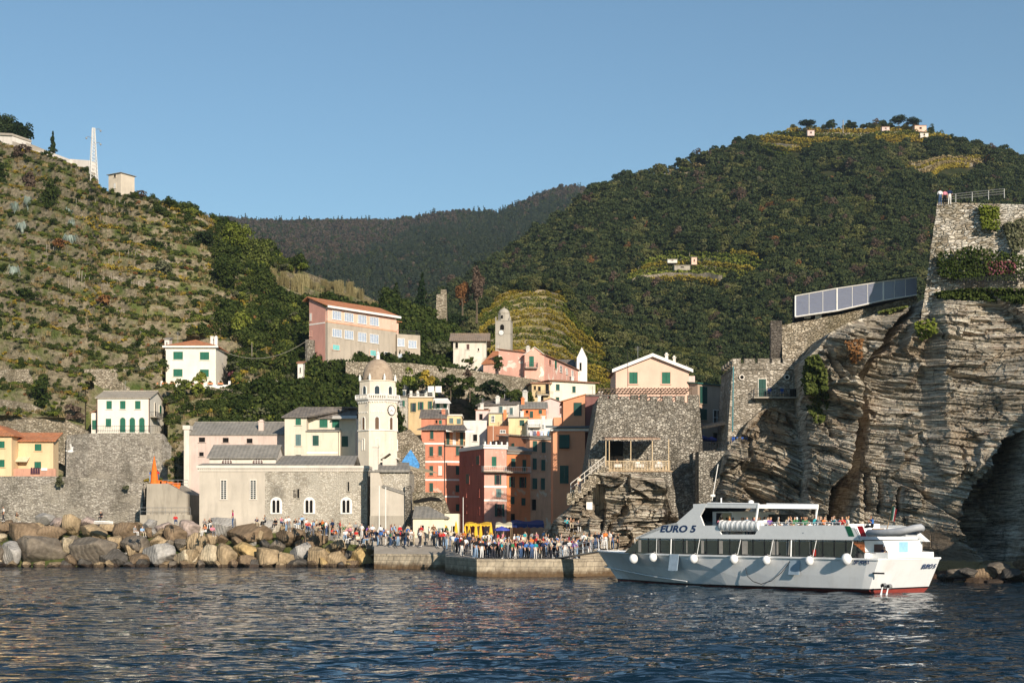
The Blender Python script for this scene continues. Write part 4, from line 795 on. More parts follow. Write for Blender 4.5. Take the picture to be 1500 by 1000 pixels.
# salmon house right of it
b = house('salmon_house', 'salmon house with mossy slate roof and tall green shutters between orange house and terracotta house', 776, 811, 643, 772, 203, 205, d=9, mat=PSA, kind='shed', rise=.9, roof=R_SLATE, over=.3,
  wins=[(780,645.5,786.5,661,'S',D_),(793,647,799,663,'S',D_),(780,671,786,687.5,'S',D_),(792.5,673,798.5,689,'S',D_),(779.5,700,786.5,716,'S',D_),(792,700,798,717,'S',D_),(779,731,785,747,'D'),(808,676,811,688,'S',D_)])
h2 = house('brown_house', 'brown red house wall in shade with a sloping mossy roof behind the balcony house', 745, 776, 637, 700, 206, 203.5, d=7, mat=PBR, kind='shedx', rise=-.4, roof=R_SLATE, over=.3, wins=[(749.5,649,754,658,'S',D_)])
# terracotta tall house
b = Bld('terracotta_house', 'tall plain terracotta house between the village and the stone bastion', 'house', 810, 181, 857, 181, 800)
b.walls(b.loc(820,631,'F')[1], 9, PT, 'box', name='lower_wall'); b.win(819,636.5,834,657,'C',sh='D'); b.win(820,681.5,833,708,'S',sh='D')
z0 = b.h; z1 = b.loc(820,623.5,'F')[1]; mb = MB(); mb.box(-.3,b.w+.9,-.3,9,z0,z0+.3); b.part('cornice', mb, WHITE); mb = MB(); mb.slab([(-.9,-.7,z0+.55),(b.w+1,-.7,z0+.55),(b.w+1,2.4,z0+.85),(-.9,2.4,z0+.85)],.2); b.roof_o = b.part('lower_roof', mb, M_plain('dark_slate_edge', (.09,.11,.12), .6))
mb = MB(); xa = b.ray(825,600,1,1.2).x; xb_ = b.ray(857,600,1,1.2).x; za = b.ray(825,588,1,1.2).z; zb = b.ray(857,578,1,1.2).z; mb.ext([(xa,1.2,z0),(xb_,1.2,z0),(xb_,1.2,zb),(xa,1.2,za)], (0,7,0)); b.part('upper_wall', mb, PT)
mb = MB(); mb.slab([(xa-.25,1.0,za+.1),(xb_+.1,1.0,zb+.12),(xb_+.1,8.4,zb+.12),(xa-.25,8.4,za+.1)],.12); b.part('upper_roof', mb, R_TERRA)
mb = MB(); mb.box(b.ray(811,612,1,1.6).x,xa-.002,1.6,7,z0,b.ray(815,611,1,1.6).z); b.part('side_wing', mb, PT)
q0 = b.ray(840.5,589.5,1,1.2); q1 = b.ray(852,608.5,1,1.2); mb = MB(); mb.box(q0.x,q1.x,1.1,1.198,q1.z,q0.z); b.part('window', mb, SH_D)
sd = Bld('shaded_recess_wall', 'narrow house in deep shade between the terracotta house and the bastion', 'house', 857.4, 184, 892, 184, 800); sd.walls(sd.loc(868,580,'F')[1], 8, M_plaster('recess_shade_plaster', (.22,.11,.10), .4), 'box'); sd.roof(R_DARK, 'flat', .2)  # plain wall filling the recess, its shade painted in as dark mauve
# --- upper town
b = house('ochre_house', 'ochre house with open green shutters, white laundry terrace on top', 597, 634, 582, 614, 226, d=7, mat=POC, kind='flat', roof=TRIM, over=.25, th=.08,
  wins=[(603.5,590,607.5,603,'O',D_), (614.5,588.5,618.5,600,'O',{'sh':'S'}), (628.5,587.5,631.5,599,'O',{'sh':'S'})])
b.rail(597.5,634,576.5,581,0.05,slab=False,ends=False,mat=STEEL,name='terrace')
for x in (602,612,624,635): mb = MB(); a, z = b.loc(x,581,'F'); mb.box(a-.2,a+.2,.1,.5,b.h,b.h+1.1); b.part('terrace_pillar', mb, PWH)
mb = MB(); a0, z = b.loc(634.6,583,'F'); a1, _ = b.loc(656,583,'F'); mb.box(a0,a1,.3,6.5,-3,b.h-.1); b.part('white_wing', mb, PWH)
mb = MB(); mb.slab([(a0+.4,-1.5,b.h-1.0),(a1+.6,-1.5,b.h-1.0),(a1+.1,.4,b.h-.25),(a0+.2,.4,b.h-.25)],.05); b.part('awning', mb, WHITE); b.rail(640,657,598,606,1.4,mat=WHITE)
mb = MB(); mb.box(a0+.5,a0+1.0,.2,.3,b.h-2.4,b.h-.6); mb.box(a0+1.6,a0+2.1,.2,.3,b.h-2.4,b.h-.8); b.part('window', mb, SH_G)
for i, (x, y, w_, m_, l_) in enumerate(((640,571,8,WHITE,'white sheet'),(650,571.5,8,WHITE,'white tablecloth'))):
    a, z = b.loc(x-34,y,'F'); mb = MB(); mb.box(a+2.2,a+3.2,1.0,1.03,b.h+.9,b.h+1.9); o = mb.build('laundry_sheet', m_, None, label=l_+' drying on the roof terrace of the ochre house', cat='laundry'); o.location = b.A+Vector((i*.1,0,0)); o.rotation_euler.z = b.yaw
b = house('stone_cottage', 'pale patched stone house with small green shutters, left of the ochre house', 582, 597, 581, 614, 224, d=6, mat=ST_CH, kind='shed', rise=.5, roof=R_DARK, wins=[(585.5,586,589.5,595,'G'),(590,586.5,593,595.5)], over=.15)
b = house('grey_roof_house', 'small house with pitched grey slate roof at the top left of the village', 603, 628, 572, 585, 236, d=6, mat=PWH, kind='gable_u', rise=1.2, roof=R_DARK, wins=[(611,574,615,580)], over=.3)
b = house('pink_gable_house', 'pink house with slate gable roof just behind the tall red house', 617, 652, 612, 640, 214, d=7, mat=PR1, kind='gable_u', rise=1.3, roof=R_DARK, wins=[(638,615,641,620,'D'),(643,615,647.5,621)], over=.3)
b.chimney(b.loc(649,612,'F')[0], 1.5, b.h-.6, 1.8, .55)
b = house('pale_yellow_house', 'pale yellow house under the white balcony in the middle of the village', 655, 676, 609, 630, 219, d=6, mat=PYL, kind='flat', roof=TRIM, wins=[(658,612,664,620,'S',B_),(669,613,675,621,'S',B_)], over=.15)
b = house('whitewashed_house', 'white stained house wall with laundry hanging below, right of the red house', 679, 713, 618, 648, 216, d=6, mat=PWH, kind='flat', roof=PWH, over=.02, wins=[(693,636,699,646,'D')])
b = house('white_terrace_house', 'white low house with slate roof and pillars below the trees', 700, 757, 594, 612, 229, 226, d=7, mat=PWH, kind='gable_u', rise=1.1, roof=R_DARK, over=.3, wins=[(731,595,736.5,606,'S',B_),(747,597,751.5,607,'S',B_),(709,598,716,606,'D')])
b.chimney(b.loc(728,590,'F')[0], .3, b.h-.8, 2.0, .5, WHITE); b.chimney(b.loc(753,590,'F')[0]+1.8, .3, b.h-1.5, 3.4, .6, PWH)
b = house('pale_pink_house', 'pale pink house with flat edge left of the yellow houses', 697, 716, 601, 628, 222, d=6, mat=PLP, kind='shed', rise=.5, roof=R_TERRA2, over=.15, wins=[(702,606,707,615,'D')])
b = house('yellow_town_house', 'light yellow house with brick red base in the middle of the village', 716, 744, 606, 626, 217, d=6, mat=PYL, kind='shed', rise=.5, roof=R_SLATE, over=.15, wins=[(720,609,724,618,'G')])
b.part('chimney_stack', (lambda m: (m.box(b.w-.7,b.w-.2,-.35,-.003,-2,b.h+.6), m)[1])(MB()), PO)
b = house('red_base_house', 'brick red lower house under the light yellow one', 714, 745, 626, 662, 213, d=5, mat=PBR, kind='flat', roof=PBR, over=.02, wins=[(733,630,740,634,'G')])
b = house('yellow_window_house', 'light yellow house with one dark green shuttered window beside the laundry balconies', 745, 773, 612, 640, 213, d=6, mat=PYL, kind='shed', rise=.4, roof=R_DARK, over=.2, wins=[(761,615,768,623.5,'S',D_)])
b = house('laundry_house', 'narrow white house with balconies full of laundry below the light pink gable', 773, 811, 616, 642, 211, d=6, mat=PWH, kind='flat', roof=PWH, over=.02, wins=[(777,628,781,633,'D'),(794,622,797,628,'G')])
b.rail(774,792,619,625,.7,mat=WHITE); b.rail(774,808,630,637,.7,mat=WHITE)
col_l = [(.5,.5,.55),(.12,.13,.2),(.55,.12,.08),(.45,.5,.6),(.7,.66,.6),(.1,.2,.3)]; nm_l = ['pale grey','navy','red','pale blue','white','dark teal']
for i in range(6):
    a, z = b.loc(778+i*5.2, 631, 'F', .8); mb = MB(); mb.box(a-.2,a+.2,-.84,-.8,z-.7,z); o = mb.build('laundry', M_plain('cloth_'+str(i), col_l[i], .95), None, label=nm_l[i]+' cloth drying on the lower balcony of the narrow white laundry house', cat='laundry', group='laundry on the white balcony house'); o.location = b.A
b = house('orange_town_house', 'small orange house with green shutters under the light pink gable', 765, 800, 598, 618, 217, d=6, mat=PO, kind='gable_u', rise=1.0, roof=R_SLATE, over=.3, wins=[(770,601,774,605,'D'),(776,602,781,612,'S',D_),(789,600,794,606,'S',D_)])
b.chimney(.1, 2, b.h, 1.6, .5)
b = house('light_pink_gable_house', 'light pink house with wide low gable and terracotta edge below the cream block', 783, 831, 592, 618, 221, d=8, mat=PLP, kind='gable_v', rise=.9, roof=R_TERRA2, over=.25, th=.08, wins=[(820,597,824,606,'S',{'sh':'P'}),(826,596,829,604)])
b = house('cream_block_house', 'cream four-storey block with flat overhanging roof above the village, balconies on its left side', 806, 872, 558, 592, 232, 236, d=9, mat=M_plaster('cream_white_plaster', (.72,.66,.53), .2), kind='hip', rise=.6, roof=R_TERRA2, over=.5, wins=[(814,562.5,819.5,572,'S',D_),(838,565.5,843,575,'S',D_),(814,581.5,819,588.5,'S',D_)])
b2 = Bld('wing', None, None, 779, 231, 805.8, 231.4, 600); b2.walls(b2.loc(785,562,'F')[1], 8, POC, 'flat'); b2.roof(R_TERRA2, 'flat', .3)
for q in ((782,565,785,571,'D'),(788,566,792,573,'D'),(799,562,804,577,'D'),(790,580,796,588,'D')): b2.win(*q)
b2.rail(787,805,572,577.5,.8); b2.root.name = 'balcony_wing'; b2.root.parent = b.root; b2.root.matrix_parent_inverse = (Matrix.Translation(b.A) @ Matrix.Rotation(b.yaw, 4, 'Z')).inverted()
# more roofs peeping in the shaded street
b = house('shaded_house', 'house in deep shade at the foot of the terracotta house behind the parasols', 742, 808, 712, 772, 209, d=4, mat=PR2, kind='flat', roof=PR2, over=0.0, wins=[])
# ---------------------------------------------------------------- upper buildings
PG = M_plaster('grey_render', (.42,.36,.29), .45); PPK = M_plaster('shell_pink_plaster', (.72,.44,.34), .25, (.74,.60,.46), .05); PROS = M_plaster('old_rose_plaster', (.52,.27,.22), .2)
b = Bld('school_building', 'large pink and grey three-storey building with orange roof above the clock tower', 'building', 480, 236, 581, 248, 522)
zt = b.loc(480,449,'F')[1]; zm = b.loc(480,472,'F')[1]; d = 4.6; b.h = zt; b.d = d; b.wmat = PPK
mb = MB(); mb.box(0,b.w,0,d,-5,zm); mb.box(-.03,b.w+.03,-.05,d,zm,zm+.25,1); b.part('grey_storey', mb, [PG, PSA])
mb = MB(); mb.box(.01,b.w-.01,.01,d-.01,zm+.25,zt); b.part('pink_storey', mb, PPK)
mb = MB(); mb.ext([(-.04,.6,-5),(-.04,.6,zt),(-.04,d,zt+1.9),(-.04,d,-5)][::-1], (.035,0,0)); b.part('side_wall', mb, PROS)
mb = MB(); mb.box(-.08,-.045,.6,d,zm-.1,zm+.1); b.part('belt_course', mb, WHITE)
mb = MB(); mb.slab([(-.5,-.6,zt+.1),(b.w+.4,-.6,zt+.1),(b.w+.4,d,zt+2.1),(-.5,d,zt+2.1)],.14); mb.slab([(-.5,d,zt+2.1),(b.w+.4,d,zt+2.1),(b.w+.4,d+1.2,zt+1.5),(-.5,d+1.2,zt+1.5)],.14); b.roof_o = b.part('roof', mb, R_TERRA)
mb = MB(); mb.box(-.55,b.w+.45,-.7,-.605,zt-.25,zt+.12); b.part('fascia', mb, WHITE)
for q in ((487,456,499,468),(505,459,517,471),(524.5,462,536,474),(542,465,554,476.5),(487,482.5,500,493.5),(505,484.5,517,496.5),(524.5,487.5,536,500),(542,490,554,502.5)): b.win(*q,'F')
b.win(487,505,497,512.5,'S',sh='T'); b.win(542,513,550.5,521,'S',sh='T'); b.win(563,516,572,521.5,'G')
b.win(454,459,457,470,'S',face='L',sh='W'); b.win(454,485,457,492,'D',face='L')
mb = MB(); x1 = b.w+1.2+.6; mb.box(b.w+.003,b.w+2.8,2.4,8,-5,zt-.4); b.part('rear_wing', mb, PPK)
mb = MB(); mb.slab([(b.w+.4,1.9,zt-.25),(b.w+3.2,1.9,zt-.25),(b.w+3.2,8,zt+.7),(b.w+.4,8,zt+.7)],.12); b.part('rear_roof', mb, R_TERRA)
l = Bld('low_wing', None, None, 581.5, 247.2, 615.5, 249, 530); l.walls(l.loc(582,489,'F')[1], 6, PG, 'flat'); l.rail(582,615,484,489,0.03,slab=False,ends=False)
for q in ((582.5,496,592,507),(598.5,499,609.5,509.5),(583.5,518,592,526),(598.5,521,610,529.5)): l.win(*q,'F')
l.root.parent = b.root; l.root.matrix_parent_inverse = (Matrix.Translation(b.A) @ Matrix.Rotation(b.yaw, 4, 'Z')).inverted()
mb = MB(); q = b.ray(470,505,0,-1.2); mb.box(-2.2,-.6,2.5,3.1,-5,q.z+1); b.part('stone_buttress', mb, ST_R)
# convent
b = house('convent_house', 'pink convent building with orange tiled roof below the small bell tower', 708, 768, 532.5, 548, 243, 240, d=9, mat=PPK, kind='gable_u', rise=2.4, roof=R_TERRA, over=.3, th=.1, wins=[(742,529.5,746,542,'D'),(753.5,526.5,759.5,534.5,'G')], below=5, group=None)
b.chimney(b.loc(760,520,'F')[0], 4, b.h+2.0, .9, .5, PWH)
g = Bld('gable_front', None, None, 768.5, 238, 797, 238.5, 549); g.walls(g.loc(770,519,'F')[1], 9, M_plaster('faded_rose_plaster', (.66,.36,.28), .2, (.72,.62,.52), .1), 'gable_v', rise=1.2, below=5); g.roof(WHITE, 'gable_v', .25, .08); g.win(775,521.5,782,537,'S',sh='S'); g.rail(770,788,531,538,.8)
g.root.parent = b.root; g.root.matrix_parent_inverse = (Matrix.Translation(b.A) @ Matrix.Rotation(b.yaw, 4, 'Z')).inverted()
g = Bld('long_wing', None, None, 797.5, 238.5, 847, 262, 557); g.walls(g.loc(798,520,'F')[1], 8, M_plaster('faded_rose_plaster', (.66,.36,.28), .2), 'shed', rise=1.2, below=5); g.roof(R_TERRA2, 'shed', .35, .1)
for q in ((804,527,806.5,534,'D'),(812,528,815,540,'S'),(820,536,823,545,'G'),(829,540,831,548,'G'),(837,543,839.5,551,'G')): g.win(*q)
g.root.parent = b.root; g.root.matrix_parent_inverse = (Matrix.Translation(b.A) @ Matrix.Rotation(b.yaw, 4, 'Z')).inverted()
b = house('hill_church', 'white gable-fronted church with grey roof behind the pink convent', 845, 860, 524, 560, 262, 262, d=16, mat=M_plaster('whitewash', (.80,.77,.72), .1), kind='gable_v', rise=2.0, roof=R_DARK, over=.1, th=.08, below=5, cat='church', wins=[(849,531,852,543,'D')])
mb = MB(); q = b.ray(818,528,1,3); mb.slab([(q.x,3,q.z-1.4),(-.1,3,q.z-1.4),(-.1,8,q.z+.8),(q.x,8,q.z+.8)],.15); b.part('nave_roof', mb, R_DARK); mb = MB(); mb.box(q.x+.2,-.11,3.2,8,-5,q.z-1.5); b.part('nave_wall', mb, PWH)
# small bell tower
Yb = 262; c = P(738.3, 506, Yb+1.4); bt = empty('stone_bell_tower', c, math.radians(-8), label='slim grey stone bell tower with small dome and clock above the convent', cat='bell tower')
GS = M_plaster('grey_tower_stone', (.40,.36,.30), .4); m = Yb/F; W = 11.2*m; zz = lambda py: H+(HY-py)/F*Yb-c.z
mb = MB(); mb.box(-W,W,-W,W,-6,zz(470)); mb.box(-W*1.04,W*1.04,-W*1.04,W*1.04,zz(488.5),zz(487.5)); mb.box(-W*1.06,W*1.06,-W*1.06,W*1.06,zz(470),zz(469)); mb.build('shaft', GS, bt)
mb = MB(); mb.lathe([(W*.82,zz(469)),(W*.82,zz(459)),(W*.86,zz(458.7)),(W*.86,zz(458))], n=8, ph=math.pi/8); mb.build('drum', GS, bt)
mb = MB(); mb.lathe([(W*.78,zz(458)),(W*.70,zz(455)),(W*.5,zz(452)),(W*.25,zz(450.3)),(.05,zz(449.8))], n=16); mb.ball((0,0,zz(449)), .14, 6); mb.build('dome', GS, bt, smooth=True)
def arch_plain(parent, cx, yy, w_, z0, z1, mats=None):
    r = w_/2; mb = MB(); arc = [(cx+r*math.cos(math.pi*i/8), z1-r+r*math.sin(math.pi*i/8)) for i in range(9)]; mb.ext([(x,yy-.004,z) for x, z in [(cx+r,z0)]+arc+[(cx-r,z0)]], (0,-.02,0)); return mb.build('bell_opening', HOLE, parent)
arch_plain(bt, -.15, -W, .75, zz(483), zz(475)); arch_plain(bt, -.2, -W*.82, .35, zz(466), zz(461)); clock(bt, Vector((-.3,-W-.005,zz(487))), Vector((0,-1,0)), .48)
for x in (-W*.95, W*.95): mb = MB(); mb.lathe([(.1,zz(469)),(.12,zz(465)),(.03,zz(463))], x, -W*.9, 6); mb.build('pinnacle', GS, bt)
b = house('weathered_house', 'weathered white stone house with long brown tiled roof left of the convent', 664, 712, 498, 532, 250, 250, d=8, mat=M_plaster('patched_white_plaster', (.64,.58,.49), .5, (.42,.37,.30), .1), kind='gable_u', rise=1.5, roof=M_roof('brown_tiles', (.30,.22,.16), (.26,.21,.17)), over=.7, th=.1, below=4, wins=[(667,502,671,510,'D'),(683.5,504,687.5,512,'S',{'sh':'P'}),(700,510,702,514,'D')])
# ruined tower stub on the slope
mb = MB(); c = P(647,470,296); mb.box(-1.2,1.2,-1,1,-3,5.4,0,.15); mb.box(-.2,1.1,-.9,.9,5.4,6.4,0,.1); o = mb.build('ruined_tower', ST_P, None, label='broken stone tower stub standing in the trees above the school building', cat='ruin'); o.location = c
# top left: cemetery wall, buildings, transformer tower, mast, shed
CEM = M_plaster('cemetery_white', (.68,.62,.56), .35); CEG = M_plaster('cemetery_grey', (.40,.35,.29), .3)
b = Bld('cemetery_building', 'white cemetery block with a grey stone projecting wall at the hilltop', 'building', -50, 336, 18, 330, 236); b.walls(b.loc(-40,194,'F')[1], 6, CEM, 'shedx', rise=-2.2); 
mb = MB(); mb.slab([(-.2,-.35,b.h+.5),(b.w+.2,-.35,b.h-1.75),(b.w+.2,6,b.h-1.75),(-.2,6,b.h+.5)],.5); b.part('cornice', mb, CEG)
for q in ((0,211,3,215),(11,214,14,218)): b.win(*q,'D')
b = Bld('cemetery_wall', 'grey and white stepped cemetery wall running along the hilltop', 'wall', 18.5, 328, 130, 318, 258)
def seg(xa, ya, xb, yb, y0, mat, v=0, nm='wall_section'):
    p, q = b.ray(xa,ya,1,v), b.ray(xb,yb,1,v); mb = MB(); mb.ext([(p.x,v,-6),(q.x,v,-6),(q.x,v,q.z),(p.x,v,p.z)], (0,2.5,0)); b.part(nm, mb, mat)
seg(18,207,38,213,0,CEG,-2.5); seg(38.2,209,62,219,0,CEG,-1); seg(42,219,62,222,0,CEM,-1.4); seg(62.5,219,102,234,0,CEM,-.2); seg(102.5,233,131,235,0,CEM,.6)
b2 = Bld('stone_retaining_wall', 'grey stone retaining wall under the white cemetery walls', 'wall', 44, 322, 132, 312, 266); mb = MB(); p, q = b2.ray(44,229,1,0), b2.ray(132,252,1,0); mb.ext([(0,0,-4),(b2.w,0,-4),(b2.w,0,q.z),(b2.w*.55,0,(p.z+q.z)/2+.6),(0,0,p.z)], (0,1.5,0)); b2.part('stonework', mb, ST_P)
b = house('transformer_tower', 'tall beige windowless tower house standing on the hilltop right of the mast', 159, 177, 257, 297, 301, 299, d=3.8, mat=M_plaster('beige_render', (.60,.52,.42), .3), kind='hip', rise=.5, roof=R_SLATE, over=.3, th=.1, cat='tower', below=4, wins=[(167,256,170,260,'D'),(167,268.5,170,276,'S',{'sh':'W'}),(166,287.5,170,291,'D')])
b = house('red_shed', 'small dark red roofed shed at the hilltop edge', 231, 252, 306, 318, 300, d=4, mat=M_plain('dark_boards', (.06,.04,.035), .9), kind='shed', rise=.2, roof=M_plain('red_sheet_roof', (.30,.06,.05), .6), over=.2, th=.1, cat='shed')
c = P(137, 291, 306); ms = empty('lattice_mast', c, .5, label='white lattice radio mast on the hilltop beside the cemetery', cat='mast'); mb = MB(); hh = (291-181)/F*306
def Lg(k, z): r = 1.15*(1-z/hh)+.34; a = math.pi/4+k*math.pi/2; return Vector((r*math.cos(a), r*math.sin(a), z-1))
nn = 22; zs = [hh*(1-(1-i/nn)**1.25) for i in range(nn+1)]
for k in range(4):
    mb.tube([Lg(k,0), Lg(k,hh)], .07, 4)
    for i in range(nn):
        mb.tube([Lg(k,zs[i]), Lg((k+1)%4,zs[i+1])], .035, 3, caps=False); mb.tube([Lg((k+1)%4,zs[i]), Lg(k,zs[i+1])], .035, 3, caps=False); mb.tube([Lg(k,zs[i+1]), Lg((k+1)%4,zs[i+1])], .03, 3, caps=False)
mb.build('lattice', WHITE, ms)
for z, s_ in ((hh*.98,1), (hh*.86,-1), (hh*.8,1)): mb = MB(); mb.tube([(0,0,z-1),(s_*1.2,0,z-.7),(s_*1.5,0,z-1)], .05, 4); mb.ball((s_*1.5,0,z-1.1), .22, 6); mb.build('antenna', STEEL, ms)
# peach house on the bastion with pergola
b = Bld('peach_house', 'peach house with white gable fascia and two green shuttered windows on top of the bastion', 'house', 902, 166, 1009, 166, 600)
zl = b.loc(905,541,'F')[1]; zr_ = b.loc(1009,545,'F')[1]; b.walls(zl, 9, PEA, 'gable_v', rise=b.loc(955,520,'F')[1]-zl); b.roof(R_TERRA2, 'gable_v', .35, .1, fascia=WHITE); b.win(921.5,545,934,562); b.win(969.5,545,982,562)
b.chimney(b.w*.72, 2, b.h+1.0, .9, .35, PWH); b.chimney(b.w*.82, 1.5, b.h+.6, .9, .3, PWH)
mb = MB(); mb.box(b.w+.003,b.w+.9,1.5,8,-2,b.h-.6); b.part('side_wall', mb, PLP)
mb = MB(); p0 = P(882,571,158)-b.A
x0 = P(880,571,158).x-b.A.x; x1 = P(1014,571,158).x-b.A.x; zp = P(900,569,158).z-b.A.z; y0 = -7.4
for i in range(26): x = x0+(x1-x0)*i/25; mb.box(x-.03,x+.03,y0,-.6,zp+.1,zp+.18)
for y in (y0+.2, y0+2.5, y0+5, -.7): mb.box(x0-.2,x1+.2,y-.05,y+.05,zp,zp+.1)
for i in range(7):
    x = x0+(x1-x0)*i/6; mb.tube([(x,y0+.2,-2),(x,y0+.2,zp)], .05, 5)
pg = mb.build('pergola', M_plain('brown_timber', (.14,.10,.07), .9), None, label='brown timber pergola over the terrace on top of the bastion', cat='pergola'); pg.location = b.A
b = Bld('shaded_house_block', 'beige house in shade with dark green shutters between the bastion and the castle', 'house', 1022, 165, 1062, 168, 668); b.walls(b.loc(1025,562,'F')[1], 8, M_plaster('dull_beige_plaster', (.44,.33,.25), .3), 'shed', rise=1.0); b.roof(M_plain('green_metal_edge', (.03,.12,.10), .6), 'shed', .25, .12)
for q in ((1024.5,566,1035.5,591),(1024.5,599,1035,615)): b.win(*q,'S',sh='D')
b.win(1045,601,1055,622,'G'); b.win(1044,634,1055,650,'D')
# castle block
CAS = M_stone('castle_stone', (.21,.18,.14), (.33,.29,.235), (.47,.42,.35), 2.3, 2.0, (.24,.20,.15), bump=1.0)
b = Bld('castle_tower_house', 'low square crenellated stone castle tower with a green door and round windows, on the cliff', 'castle', 1073, 150, 1172, 150, 645); zt = b.loc(1100,532,'F')[1]; z0 = b.loc(1100,541,'F')[1]
mb = MB(); lx = b.loc(1062,640,'F')[0]; mb.ext([(lx,0,-3),(b.w,0,-3),(b.w,0,z0),(0,0,z0)], (0,8,0)); b.part('wall', mb, CAS)
mb = MB(); mb.box(-.1,b.w+.1,-.14,8,z0,z0+.14); mb.box(-.05,b.w+.05,-.08,.6,z0+.14,zt); b.part('parapet', mb, CAS)
mb = MB()
for q in ((1073,1085),(1090,1106),(1110,1127),(1131,1143),(1147,1160),(1165,1173)): a = b.loc(q[0],530,'F')[0]; c_ = b.loc(q[1],530,'F')[0]; mb.box(a,c_,-.06,.5,zt,b.loc(1100,525,'F')[1])
for i in range(4): mb.box(-.05,.5,1+i*1.9,2+i*1.9,zt,b.loc(1100,525,'F')[1])
b.part('battlement', mb, CAS)
b.win(1111,555,1122,582,'S',sh='D')
for x in (1086.5,1152.5):
    a, z = b.loc(x,552.5,'F',.05); mb = MB(); ring = [(a+.2*math.cos(i*math.pi/6), -.12, z+.2*math.sin(i*math.pi/6)) for i in range(12)]; mb.ext(ring[::-1], (0,.11,0), 0)
    for i in range(12):
        p, q = Vector(ring[i]), Vector(ring[(i+1)%12]); cc_ = Vector((a,-.12,z)); mb.ext([p,q,cc_+(q-cc_)*1.5,cc_+(p-cc_)*1.5], (0,-.08,0), 1)
    mb.build('round_window', [HOLE, TRIM], b.root)
b.rail(1105,1168,569,581,1.1)
mb = MB(); a0, z1 = b.loc(1074,537,'F',.3); a1, z0_ = b.loc(1074,632,'F',.9); mb.tube([(a0,-.4,z1),(b.loc(1071,632,'F')[0],-1,z0_)], .07, 6); b.part('drainpipe', mb, M_plain('teal_pipe', (.05,.18,.20), .5))
# big bastion
BT = Bld('stone_bastion', 'massive battered rubble stone bastion tower between the village and the cliff', 'bastion', 855, 152, 1040, 152, 780)
zt = BT.loc(950,588,'F')[1]; p = lambda x, y, v=0: BT.ray(x, y, 1, v)
tl, tr = p(876,583,3.5), p(1024,590,3.5); bl, br = p(848,770,0), p(1040,770,0)
nx_, nz_ = 70, 60; U, Wq = np.meshgrid(np.linspace(0,1,nx_), np.linspace(0,1,nz_)); X = (bl.x+(br.x-bl.x)*U)*(1-Wq)+(tl.x+(tr.x-tl.x)*U)*Wq; Z = bl.z*(1-Wq)+(tl.z+(tr.z-tl.z)*U)*Wq; Yv = 3.5*Wq+fbm(X*1.1,Z*1.3,4,4)*.28
top = np.stack([X[-1],np.full(nx_,12.),Z[-1]],-1); V = np.concatenate([np.stack([X,Yv,Z],-1), top[None]], 0)
side = []
V2 = V.reshape(-1,3); Fq = grid_faces(nx_, nz_+1); n0 = len(V2)
LB = V[:, 0].copy(); LB[:,1] = 14; RB = V[:, -1].copy(); RB[:,1] = 14; V2 = np.concatenate([V2, LB, RB]); ex = []
for j in range(nz_): ex.append([n0+j, j*nx_, (j+1)*nx_, n0+j+1]); ex.append([j*nx_+nx_-1, n0+nz_+1+j, n0+nz_+2+j, (j+1)*nx_+nx_-1])
obj_np('stonework', V2, np.concatenate([Fq, np.array(ex)]), ST_R, BT.root)
mb = MB()
for q in ((878,589),(894,905),(909,921),(924,935),(938,948),(953,963),(971,985),(990,1003),(1008,1024)):
    a, c_ = p(q[0],583,3.6), p(q[1],583,3.6); mb.box(a.x,c_.x if q[0]>880 else p(890,583,3.6).x,3.5,4.3,zt-.5,a.z+.3+.1*math.sin(q[0]))
BT.part('battlement', mb, ST_R)
# terrace with veranda on bastion
ve = Bld('terrace_veranda', 'timber veranda with canopy and railing built against the bastion', 'veranda', 887, 149.5, 981, 149.5, 690); u = ve.w
zf = 0; zc = ve.loc(930,641.5,'F')[1]; mb = MB(); mb.box(-.2,u+.2,0,4.2,-1.6,-.05); ve.part('stone_base', mb, ST_R)
mb = MB(); mb.box(-.3,u+.3,-.1,4.2,-.05,.06); ve.part('deck', mb, WOODM)
xr = ve.loc(967,645,'F')[0]; mb = MB(); mb.slab([(-.1,-.3,zc),(xr,-.3,zc),(xr,4.0,zc+.35),(-.1,4.0,zc+.35)],.16); 
for i in range(22): x = -.05+(xr)*i/22; mb.slab([(x,-.4,zc+.06),(x+.08,-.4,zc+.06),(x+.08,4,zc+.42),(x,4,zc+.42)],.05)
ve.part('canopy', mb, M_plain('reed_canopy', (.36,.25,.18), .95, var=.3))
for x in (887.5,892.5,924,955.5,979.5): mb = MB(); a = ve.loc(x,660,'F')[0]; mb.box(a-.04,a+.04,-.05,.05,0,zc-.1); ve.part('post', mb, M_plain('bamboo_post', (.55,.42,.26), .8))
mb = MB(); zr2 = ve.loc(930,674.5,'F')[1]; mb.box(-.1,u,-.12,-.06,zr2-.06,zr2); mb.box(-.1,u,-.12,-.06,.15,.2)
for i in range(44): x = u*i/43; mb.box(x-.025,x+.025,-.11,-.07,.06,zr2-.06)
ve.part('railing', mb, M_plain('bamboo_post', (.55,.42,.26), .8))
mb = MB(); a0 = ve.loc(895,660,'F')[0]; a1 = ve.loc(917,660,'F')[0]; mb.box(a0,a1,3.6,3.9,.1,zc-.1); ve.part('doorway', mb, HOLE)
TBL = M_plain('white_tablecloth', (.75,.72,.68), .9); CH = M_plain('light_wood', (.55,.40,.24), .7)
